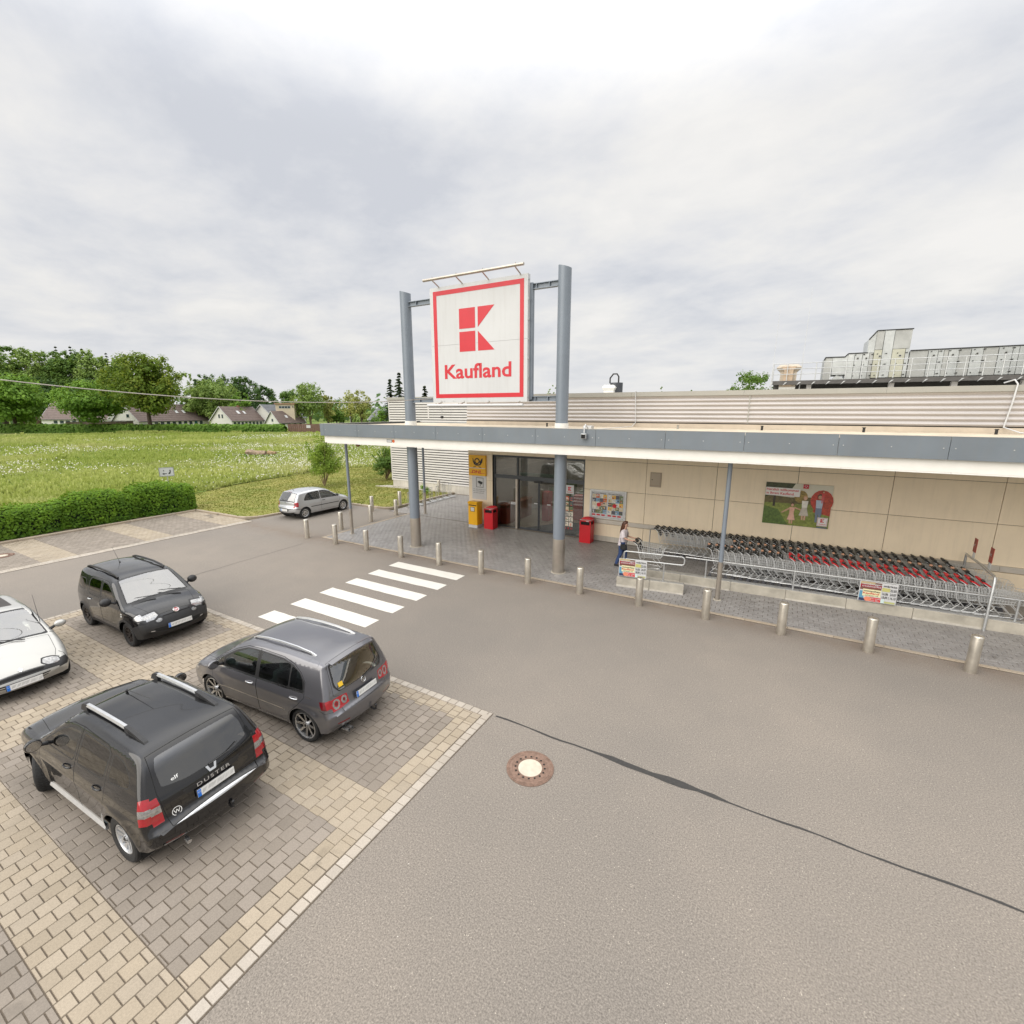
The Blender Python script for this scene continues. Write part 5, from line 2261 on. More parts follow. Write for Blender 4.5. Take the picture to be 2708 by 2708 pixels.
        b.box(x0, -yi, zs - 0.04, x1, yi, zs + 0.02)
        b.box(sp['xr'] + ra, -sp['hw'] * 0.9, zs - 0.03, sp['xf'] - ra, sp['hw'] * 0.9, zs + 0.03)
        b.build('underbody', m_dark, s.root)

    def wheel(s, x, side, R, rr, wid, style, rim_mat, steer=0.0, hub_mat=None, tyre_mat=None):
        """side +1 left / -1 right; outer face towards side"""
        sp = s.sp
        yc = side * (sp['hw'] * smooth_tab(sp['p'], x) - 0.015 - wid / 2)
        w = obj('wheel', None, s.root, (x, yc, R))
        w.rotation_euler = (0, 0, steer + (0 if side > 0 else pi))
        h = wid / 2
        t = MB()
        prof = [(rr, -h * 0.8), (rr + 0.02, -h * 0.95), (R - 0.035, -h), (R - 0.01, -h * 0.86), (R, -h * 0.6), (R, h * 0.6),
                (R - 0.01, h * 0.86), (R - 0.035, h), (rr + 0.02, h * 0.95), (rr, h * 0.8)]
        t.lathe(prof, 40, 'y')
        # tread blocks
        for k in range(44):
            a = 2 * pi * k / 44
            for (ya, yb, tw) in ((-h * 0.62, -h * 0.05, 0.06), (h * 0.05, h * 0.62, -0.06)):
                M = Matrix.Rotation(a, 4, 'Y')
                t.box(-0.012, ya, R - 0.006, 0.012, yb, R + 0.006, tf=M @ Matrix.Rotation(tw * 4, 4, 'Z'))
        t.build('tyre', tyre_mat or m_tyre, w, smooth=True, angle=30)
        r = MB()
        r.lathe([(rr + 0.004, h * 0.82), (rr - 0.008, h * 0.86), (rr - 0.018, h * 0.78), (rr - 0.03, h * 0.2), (rr - 0.035, -h * 0.7)], 40, 'y', mi=0)
        r.lathe([(0.0, -h * 0.25), (rr - 0.03, -h * 0.25)], 28, 'y', mi=1)
        n, kind = style
        yf = h * 0.72
        if kind == 'y':          # star of bright-faced spokes
            for k in range(n):
                M = Matrix.Rotation(2 * pi * k / n, 4, 'Y')
                wd = 0.021
                r.add([(-wd, yf - 0.03, 0.05), (wd, yf - 0.03, 0.05), (wd, yf - 0.004, rr - 0.02), (-wd, yf - 0.004, rr - 0.02),
                       (-wd * 1.3, -h * 0.1, 0.05), (wd * 1.3, -h * 0.1, 0.05), (wd * 1.3, 0.01, rr - 0.02), (-wd * 1.3, 0.01, rr - 0.02)],
                      [(0, 1, 2, 3), (0, 3, 7, 4), (1, 5, 6, 2), (3, 2, 6, 7), (0, 4, 5, 1)], 2, M)
                r.m[-4:] = [1, 1, 1, 1]
                if k % 2 == 0:      # black split in the face
                    r.add([(-0.004, yf - 0.0285, 0.06), (0.004, yf - 0.0285, 0.06), (0.004, yf - 0.0025, rr - 0.03), (-0.004, yf - 0.0025, rr - 0.03)], [(0, 1, 2, 3)], 1, M)
        elif kind == 'wide':     # broad twin spokes
            for k in range(n):
                M = Matrix.Rotation(2 * pi * k / n, 4, 'Y')
                for sx in (-1, 1):
                    r.add([(sx * 0.012, yf - 0.025, 0.045), (sx * 0.05, yf - 0.025, 0.05), (sx * 0.085, yf, rr - 0.022), (sx * 0.022, yf, rr - 0.018),
                           (sx * 0.012, 0, 0.045), (sx * 0.05, 0, 0.05), (sx * 0.085, 0, rr - 0.022), (sx * 0.022, 0, rr - 0.018)],
                          [(0, 1, 2, 3), (0, 3, 7, 4), (1, 5, 6, 2), (3, 2, 6, 7), (0, 4, 5, 1)], 2, M)
        else:                    # hub cap with windows
            r.lathe([(0.0, yf), (rr * 0.45, yf - 0.004), (rr * 0.5, yf - 0.01)], 28, 'y', mi=2)
            r.lathe([(rr * 0.84, yf - 0.012), (rr - 0.012, yf - 0.004)], 28, 'y', mi=2)
            for k in range(n):
                M = Matrix.Rotation(2 * pi * k / n, 4, 'Y')
                r.box(-0.024, yf - 0.04, rr * 0.44, 0.024, yf - 0.007, rr * 0.87, 2, M)
        r.cyl((0, 0, 0), (0, yf + 0.004, 0), 0.062, 0.05, 16, 2)
        r.cyl((0, yf, 0), (0, yf + 0.008, 0), 0.03, 0.028, 12, 1)
        for k in range(5):
            a = 2 * pi * (k + 0.5) / 5
            r.cyl((0.048 * cos(a), yf - 0.01, 0.048 * sin(a)), (0.048 * cos(a), yf + 0.006, 0.048 * sin(a)), 0.007, n=6, mi=1)
        r.build('rim', [rim_mat[0], rim_mat[1], rim_mat[2]], w, smooth=True, angle=28)
        return w

    def plate(s, x, z, tilt, facing, y=0.0, blue_left=True, bent=False):
        """number plate with a blue country band; the characters are blurred away in the photograph"""
        pl = obj('number_plate', None, s.root, (x, y, z))
        pl.rotation_euler = (tilt, 0, pi / 2 if facing > 0 else -pi / 2)
        b = MB()
        b.box(-0.265, 0.0, -0.06, 0.265, 0.016, 0.06)
        b.build('plate_holder', m_blackpl, pl)
        c = MB()
        c.box(-0.258, -0.004, -0.053, 0.258, 0.0, 0.053)
        c.build('plate_panel', m_plate, pl)
        d = MB()
        d.box(-0.257, -0.0065, -0.052, -0.21, -0.004, 0.052)
        for k in range(12):
            a = 2 * pi * k / 12
            d.box(-0.2335 + 0.014 * cos(a) - 0.002, -0.0085, 0.018 + 0.014 * sin(a) - 0.002, -0.2335 + 0.014 * cos(a) + 0.002, -0.0065, 0.018 + 0.014 * sin(a) + 0.002, 1)
        d.build('country_band', [m_blue, m_plate], pl)
        e = MB()
        rnd = random.Random(int(x * 100))
        for k in range(7):
            xa = -0.19 + k * 0.062 + rnd.uniform(-0.01, 0.01)
            e.add([(xa, -0.0045, -0.03 + rnd.uniform(-.01, .01)), (xa + 0.05, -0.0045, -0.02), (xa + 0.075, -0.0045, 0.03), (xa + 0.02, -0.0045, 0.02 + rnd.uniform(-.01, .01))], [(0, 1, 2, 3)])
        e.build('blurred_print', m_smear, pl)
        return pl

    def mirror(s, x, z, mat_shell, side, size=(0.09, 0.20, 0.14), glassback=True):
        y = side * (s.side_y(x, z))
        mo = obj('wing_mirror', None, s.root, (x, y, z))
        mo.scale = (1, side, 1)
        sx, sy, sz = size
        b = MB()
        b.sphere((0, 0.06 + sy * 0.5, sz * 0.45), (sx * 0.8, sy * 0.55, sz * 0.58), 16, 10)
        for i, v in enumerate(b.v):
            if v[0] < -sx * 0.35:
                b.v[i] = (-sx * 0.35, v[1], v[2])
        b.build('mirror_shell', mat_shell, mo, smooth=True, angle=50)
        g = MB()
        ring = [(-sx * 0.36, 0.06 + sy * 0.5 + sy * 0.46 * cos(a), sz * 0.45 + sz * 0.47 * sin(a)) for a in [2 * pi * k / 16 for k in range(16)]]
        g.add(ring, [tuple(range(16))])
        g.build('mirror_glass', m_chrome, mo)
        k = MB()
        k.tube([(0.02, -0.02, 0.0), (0.0, 0.05, 0.03), (0.0, 0.12, 0.05)], [0.035, 0.028, 0.02], 8)
        k.build('mirror_foot', m_blackpl, mo, smooth=True)
        return mo

    def handle(s, x, z, mat, side, parent=None, w=0.19):
        y = s.side_y(x, z) * side
        h = obj('door_handle', None, parent or s.root, (x, y, z))
        h.scale = (1, side, 1)
        b = MB()
        pts = [(-w / 2, 0.004, 0), (-w * 0.32, 0.026, 0.004), (0, 0.034, 0.006), (w * 0.32, 0.026, 0.004), (w / 2, 0.004, 0)]
        b.tube(pts, [0.011, 0.014, 0.014, 0.014, 0.011], 8)
        me = b.mesh('door_handle', mat, smooth=True)
        h2 = obj('door_handle', me, parent or s.root, (x, y, z))
        h2.scale = (1, side, 1)
        bpy.data.objects.remove(h)
        return h2

    def seats(s, xf, xb, zb, mat, dash_x, dash_z, mat2=None):
        def seat(x, y, wd, hgt):
            b = MB()
            b.rbox(x - 0.25, y - wd / 2, zb, x + 0.27, y + wd / 2, zb + 0.14, 0.05)
            T = Matrix.Translation((x - 0.24, y, zb + 0.1)) @ Matrix.Rotation(radians(-14), 4, 'Y')
            b.rbox(-0.07, -wd / 2, 0, 0.07, wd / 2, hgt, 0.05, tf=T)
            b.rbox(-0.05, -0.13, hgt + 0.03, 0.05, 0.13, hgt + 0.19, 0.04, tf=T)
            b.build('seat', mat, s.root, smooth=True, angle=40)
        seat(xf, 0.37, 0.5, 0.56)
        seat(xf, -0.37, 0.5, 0.56)
        b = MB()
        b.rbox(xb - 0.25, -0.62, zb, xb + 0.27, 0.62, zb + 0.14, 0.05)
        T = Matrix.Translation((xb - 0.24, 0, zb + 0.1)) @ Matrix.Rotation(radians(-16), 4, 'Y')
        b.rbox(-0.07, -0.62, 0, 0.07, 0.62, 0.5, 0.05, tf=T)
        for y in (-0.38, 0.38):
            b.rbox(-0.05, y - 0.13, 0.53, 0.05, y + 0.13, 0.66, 0.04, tf=T)
        b.build('rear_bench', mat, s.root, smooth=True, angle=40)
        d = MB()
        d.rbox(dash_x - 0.28, -s.sp['hw'] + 0.2, dash_z - 0.3, dash_x + 0.25, s.sp['hw'] - 0.2, dash_z, 0.06)
        d.build('dashboard', mat2 or m_blackpl, s.root, smooth=True, angle=40)
        w = MB()
        T = Matrix.Translation((dash_x - 0.42, 0.37, dash_z - 0.06)) @ Matrix.Rotation(radians(-62), 4, 'Y')
        w.tube([(0.185 * cos(a), 0.185 * sin(a), 0) for a in [2 * pi * k / 24 for k in range(24)]], 0.015, 6, closed=True, tf=T)
        w.cyl((0, 0, -0.01), (0, 0, 0.03), 0.06, n=10, tf=T)
        for a in (0, 2.1, 4.2):
            w.cyl((0, 0, 0), (0.18 * cos(a), 0.18 * sin(a), 0), 0.014, n=5, tf=T)
        w.build('steering_wheel', m_blackpl, s.root, smooth=True)

    def wiper(s, pts, name='wiper'):
        b = MB()
        b.tube(pts, [0.012] + [0.008] * (len(pts) - 1), 5)
        b.build(name, m_blackpl, s.root)


m_pblack = paint('black_car_paint', (0.008, 0.008, 0.009), 0.1, 0.25, 0.02, 1.55)
m_pgrey = paint('grey_car_paint', (0.125, 0.124, 0.136), 0.55, 0.34, 0.04, 1.75)
m_psilver = paint('silver_car_paint', (0.50, 0.51, 0.52), 0.6, 0.36, 0.05)
m_pwhite = paint('pale_silver_car_paint', (0.45, 0.445, 0.42), 0.45, 0.36, 0.05)
m_ppanda = paint('panda_black_paint', (0.007, 0.007, 0.008), 0.1, 0.22, 0.02, 1.55)
m_satinblk = simple('satin_black_trim', (0.016, 0.016, 0.017), 0.42, var=0.15, obj=True)


def circ(u, y, du, dy, n=18):
    return [(u + du * cos(2 * pi * k / n), y + dy * sin(2 * pi * k / n)) for k in range(n)]


def emblem_on(car, u, y, fn, mat, name='badge', lift=0.008):
    """flat emblem on the top/rear/front skin; fn draws in local x (across) / z (up) facing -y"""
    t = car.t_of(u)
    p = Vector(car.top_p(t, y))
    a, b = Vector(car.top_p(t + 0.03, y)), Vector(car.top_p(t - 0.03, y))
    c, d = Vector(car.top_p(t, y + 0.03)), Vector(car.top_p(t, y - 0.03))
    up = (a - b).normalized()
    ac = (c - d).normalized()
    nn = up.cross(ac).normalized()
    if nn.dot(Vector((p.x, 0, 0.3))) < 0:
        nn = -nn
    if abs(nn.x) > 0.2 and up.z < 0:
        up = -up
    x = up.cross(nn).normalized()
    M = Matrix(((x.x, -nn.x, up.x, p.x + nn.x * lift), (x.y, -nn.y, up.y, p.y + nn.y * lift), (x.z, -nn.z, up.z, p.z + nn.z * lift), (0, 0, 0, 1)))
    mb = MB()
    fn(mb)
    mb.v = [tuple(M @ Vector(v)) for v in mb.v]
    return mb.build(name, mat, car.root, smooth=True, angle=30)


def tow_bar(car, x, z, y=0.0):
    b = MB()
    b.tube([(x + 0.12, y, z + 0.02), (x - 0.02, y, z - 0.03), (x - 0.07, y, z - 0.01), (x - 0.075, y, z + 0.05)], 0.017, 8)
    b.sphere((x - 0.075, y, z + 0.075), 0.026, 12, 8)
    b.build('tow_hook', m_blackpl, car.root, smooth=True)


# ------------------------------------------------------------------ black SUV, nearest
def build_suv():
    sp = dict(hw=0.911, H=1.68, xf=1.335, xr=-1.338, wr=0.345, ra=0.405, zs=0.335, flare=0.026,
              prof=[(-2.00, 0.36, .09, .05), (-2.125, 0.42, .11, .09), (-2.157, 0.58, .13, .11), (-2.145, 0.70, .12, .11), (-2.055, 0.755, .10, .09),
                    (-2.015, 1.02, .10, .08), (-1.915, 1.22, .085, .07), (-1.74, 1.50, .07, .05), (-1.62, 1.590, .065, .04),
                    (-1.0, 1.635, .09, .035), (-0.3, 1.640, .09, .035), (0.25, 1.595, .085, .035), (0.58, 1.41, .075, .05), (1.05, 1.10, .06, .06),
                    (1.20, 1.07, .08, .05), (1.72, 1.01, .10, .05), (2.00, 0.90, .12, .08), (2.12, 0.72, .14, .12), (2.157, 0.55, .15, .13), (2.12, 0.40, .14, .12), (2.0, 0.30, .10, .05)],
              q=[(.30, .95), (.45, .982), (.70, 1.0), (.92, .99), (1.05, .96), (1.30, .86), (1.62, .705)],
              p=[(-2.16, .90), (-1.9, .962), (-1.3, 1.0), (1.2, 1.0), (1.7, .972), (2.0, .915), (2.16, .85)],
              split=('door_f', 'door_r', 'glass_f', 'glass_r', 'glass_q', 'seal_f', 'seal_r', 'seal_q', 'lamp_a', 'lamp_b', 'lamp_c', 'head', 'reflector'),
              creases=[(0.80, .05, .010, -2.0, 1.9), (0.62, .10, -.012, -0.9, 0.9)])
    c = Car(sp)
    gf = round_poly([(0.80, 1.10), (-0.12, 1.115), (-0.12, 1.49), (0.10, 1.478), (0.40, 1.365)], .05)
    gr = round_poly([(-0.24, 1.115), (-0.97, 1.135), (-0.99, 1.44), (-0.93, 1.475), (-0.24, 1.492)], .05)
    gq = round_poly([(-1.10, 1.15), (-1.60, 1.205), (-1.56, 1.32), (-1.36, 1.44), (-1.10, 1.465)], .06)
    df = [(0.90, .37), (0.955, .62), (0.955, 1.06), (0.80, 1.20), (0.44, 1.43), (0.12, 1.53), (-0.175, 1.545), (-0.175, .37)]
    dr = [(-0.185, .37), (-0.185, 1.545), (-0.90, 1.525), (-1.035, 1.45), (-1.045, .98), (-0.98, .74), (-0.87, .52), (-0.84, .37)]
    side = [('glass_f', gf), ('glass_r', gr), ('glass_q', gq), ('seal_f', offset_poly(gf, .022)), ('seal_r', offset_poly(gr, .022)), ('seal_q', offset_poly(gq, .015)),
            ('lamp_a', [(-2.3, 1.0), (-1.835, 1.0), (-1.815, 1.115), (-2.3, 1.12)]), ('lamp_b', [(-2.3, .90), (-1.85, .90), (-1.835, 1.0), (-2.3, 1.0)]),
            ('lamp_c', [(-2.3, .785), (-1.865, .79), (-1.85, .90), (-2.3, .90)]),
            ('head', round_poly([(1.72, .80), (2.2, .70), (2.2, .95), (1.80, .93)], .03)),
            ('skid', [(-2.3, .30), (-1.86, .30), (-1.86, .35), (-1.98, .385), (-2.3, .42)]),
            ('door_f', offset_poly(df, -.004)), ('seam', offset_poly(df, .005)), ('door_r', offset_poly(dr, -.004)), ('seam', offset_poly(dr, .005))]
    fuel = circ(-1.42, .98, .085, .085, 20)
    lines = [([(1.0, 1.06), (1.3, 1.03), (1.72, .96)], .007), ([(0.955, .62), (0.99, .80), (1.05, 1.03)], .006)]
    top = [('rglass', round_poly([(5.55, -.30), (5.85, -.58), (6.6, -.575), (7.22, -.52), (7.22, .52), (6.6, .575), (5.85, .58), (5.55, .30)], .10)),
           ('wglass', round_poly([(11.12, -.545), (12.88, -.68), (12.88, .68), (11.12, .545)], .05)),
           ('wseal', round_poly([(11.0, -.57), (12.97, -.72), (12.97, .72), (11.0, .57)], .05)),
           ('cowl', [(12.97, -.66), (13.45, -.62), (13.45, .62), (12.97, .66)]),
           ('lamp_a', [(4.92, .655), (5.49, .665), (5.49, 9), (4.92, 9)]), ('lamp_b', [(4.53, .65), (4.92, .655), (4.92, 9), (4.53, 9)]),
           ('lamp_c', [(4.08, .645), (4.53, .65), (4.53, 9), (4.08, 9)]),
           ('loadplate', [(2.80, -.56), (3.42, -.56), (3.42, .56), (2.80, .56)]),
           ('skid', [(0.55, -.82), (1.02, -.82), (0.98, -.4), (0.98, .4), (1.02, .82), (0.55, .82)]),
           ('reflector', [(1.12, .50), (1.12, .70), (1.30, .70), (1.30, .50)]),
           ('strip', [(4.68, -.36), (4.98, -.40), (4.98, .40), (4.68, .36)]),
           ('head', [(15.75, .52), (15.75, 9), (16.6, 9), (16.5, .50)]), ('grille', [(16.15, -.46), (17.1, -.46), (17.1, .46), (16.15, .46)]),
           ('lowgrille', [(17.8, -.5), (18.6, -.5), (18.6, .5), (17.8, .5)])]
    ltop = [([(7.78, -.60), (7.78, .60)], .010), ([(7.78, .60), (5.6, .65), (4.6, .63), (3.5, .60)], .008), ([(3.5, -.6), (3.5, .6)], .008),
            ([(13.5, -.70), (13.5, .70)], .008), ([(13.5, .70), (16.0, .55)], .008), ([(16.1, -.5), (16.1, .5)], .008), ([(9.2, -.52), (9.2, .52)], .0)][:6]
    M = dict(body=(m_pblack, 'body', None), seam=(m_seam, 'panel_gap', None), door_f=(m_pblack, 'door', None), door_r=(m_pblack, 'door', None),
             glass_f=(m_glass_mid, 'window_pane', 'door_f'), glass_r=(m_glass_dark, 'window_pane', 'door_r'), glass_q=(m_glass_dark, 'window_pane', None),
             seal_f=(m_satinblk, 'window_seal', 'door_f'), seal_r=(m_satinblk, 'window_seal', 'door_r'), seal_q=(m_satinblk, 'window_seal', None),
             lamp_a=(m_lensr, 'tail_light', None), lamp_b=(m_lensw, 'reversing_light', 'lamp_a'), lamp_c=(m_lensr, 'indicator_lens', 'lamp_a'),
             head=(m_lensw, 'head_light', None), rglass=(glass_mat('suv_rear_glass', (.12, .12, .12), .12), 'rear_window', None), wglass=(m_glass_screen, 'windscreen', None), wseal=(m_blackpl, 'windscreen_seal', None),
             cowl=(m_blackpl, 'cowl_panel', None), loadplate=(m_satin, 'bumper_plate', None), skid=(m_satin, 'skid_plate', None), reflector=(m_lensd, 'reflector', None),
             strip=(m_satinblk, 'tailgate_strip', None), grille=(m_blackpl, 'grille', None), lowgrille=(m_blackpl, 'lower_grille', None))
    root = c.build('parked_suv', 'black SUV with silver roof rails, nearest the camera on the paved bays', 'car', (-7.819, 2.545, 0), pi + .04, M, side, top, lines, ltop)
    root.scale = (.916,) * 3
    tex = simple('tyre_suv', (0.02, 0.02, 0.02), 0.75, var=0.2, obj=True)
    rims = (m_satin, m_rimblk, m_satin)
    for x in (sp['xf'], sp['xr']):
        for sd in (1, -1):
            c.wheel(x, sd, .345, .215, .215, (5, 'wide'), rims, steer=(-0.42 if x > 0 else 0))
    # roof rails: black feet, silver bar with lettering
    for sd in (1, -1):
        yb = sd * 0.475
        rail = obj('roof_rail', None, root, (0, yb, 0))
        zt = lambda x: 1.612 - 0.02 * ((x + 0.5) / 0.9) ** 2
        f = MB()
        def foot(x0, x1, front):
            hgt = 0.085
            a = [(x0, zt(x0) - .02), (x1, zt(x1) - .02)]
            if front:
                poly = [(x0, zt(x0) - .03), (x1, zt(x1) - .05), (x1 - .05, zt(x1) + .045), (x1 - .12, zt(x1) + hgt), (x0, zt(x0) + hgt)]
            else:
                poly = [(x0, zt(x0) - .06), (x1, zt(x1) - .03), (x1, zt(x1) + hgt), (x1 - .12, zt(x1) + hgt - .008), (x0 + .1, zt(x0) + .03)]
            f.prism(poly, -0.027, 0.027, 'xz')
        foot(0.18, 0.40, True)
        foot(-1.52, -0.92, False)
        f.build('rail_foot', m_blackpl, rail)
        k = MB()
        k.add([(x, 0.033, 0) for x in (0,)], [])
        for (xa, xb) in ((-1.28, -1.02),):
            k.prism([(xa + .05, zt(xa) + .012), (xb, zt(xb) + .012), (xb, zt(xb) + .055), (xa + .12, zt(xa) + .045)], -0.0285, 0.0285, 'xz')
        k.build('foot_recess', m_dark, rail)
        bar = MB()
        xs = [-0.93 + (0.19 + 0.93) * i / 10 for i in range(11)]
        bar.loft([[(x, -0.024, zt(x) + 0.036), (x, 0.024, zt(x) + 0.036), (x, 0.030, zt(x) + 0.055), (x, 0.018, zt(x) + 0.088), (x, -0.018, zt(x) + 0.088), (x, -0.030, zt(x) + 0.055)] for x in xs], True, True)
        bar.build('rail_bar', m_satin, rail, smooth=True, angle=30)
        tx = MB()
        put_text(tx, 'DUSTER', -0.62, 0.0, 0.034, 0.42, 0.0, spacing=1.5, tf=Matrix(((-1, 0, 0, -0.62 - 0.32), (0, 0.33, -0.35, 0.0265), (0, 0.94, 0.9, 1.664), (0, 0, 0, 1))) if sd > 0 else
                 Matrix(((1, 0, 0, 0.0), (0, 0.33, 0.35, -0.0265), (0, -0.94, 0.9, 1.664), (0, 0, 0, 1))))
        tx.build('lettering', m_rimblk, rail)
    # long aluminium sill plates
    for sd in (1, -1):
        b = MB()
        b.loft([[(x, sd * (0.862 + o), z) for o, z in ((0, .29), (.03, .285), (.045, .315), (.012, .385), (0, .385))] for x in (-.88, -.4, .3, .86)], True, True)
        b.build('sill_plate', m_satin, root, smooth=True, angle=30)
    # rear details
    c.plate(-2.062, .865, radians(-6), -1)
    emblem_on(c, 5.30, 0.0, lambda m: (m.prism([(-.075, .045), (-.045, -.045), (.045, -.045), (.075, .045), (.042, .045), (.026, -.012), (-.026, -.012), (-.042, .045)], -.006, .004, 'xz')), m_chrome)
    emblem_on(c, 4.83, 0.0, lambda m: put_text(m, 'DUSTER', 0, -.024, .050, .46, .006, align='C', spacing=1.25), m_satin, 'lettering', .006)
    emblem_on(c, 5.88, 0.42, lambda m: put_text(m, 'elf', 0, 0, .045, .09, .01, align='C'), m_white, 'window_sticker', .006)
    emblem_on(c, 4.2, 0.50, lambda m: (m.lathe([(.05, 0), (.058, 0)], 20, 'y'), put_text(m, 'W', 0, -.025, .05, None, .01, align='C')), m_white, 'round_sticker', .006)
    c.wiper([c.topuy(5.45, 0.03)[0:1] + (0.02, c.topuy(5.45, 0)[2] + .02), tuple(np.array(c.topuy(5.62, -.25)) + np.array((-.025, 0, .012))), tuple(np.array(c.topuy(5.85, -.42)) + np.array((-.02, 0, .01)))], 'rear_wiper')
    tow_bar(c, -2.10, .40, -0.12)
    b = MB()
    b.tube([(-2.0, .45, .30), (-2.1, .46, .29)], .03, 10)
    b.build('exhaust', m_alloy, root)
    # mirrors, handles, aerial, interior
    for sd in (1, -1):
        c.mirror(0.70, 1.08, m_pblack, sd, (.10, .19, .16))
        for x in (0.02, -0.86):
            hp = c.made[('door_f' if x > -.1 else 'door_r', sd)]
            c.handle(x, .98, m_pblack, sd, hp)
    b = MB()
    b.cyl((0.16, 0, 1.63), (0.13, 0, 1.665), .022, .014, 8)
    b.tube([(0.14, 0, 1.66), (-0.62, 0, 1.735)], [.006, .003], 5)
    b.build('aerial', m_blackpl, root)
    c.seats(0.1, -0.85, .45, m_seat, 0.85, 1.0)
    c.wiper([(1.10, .45, 1.115), (0.98, .05, 1.19)], 'wiper')
    c.wiper([(1.10, -.15, 1.13), (0.98, -.55, 1.165)], 'wiper')
    return c


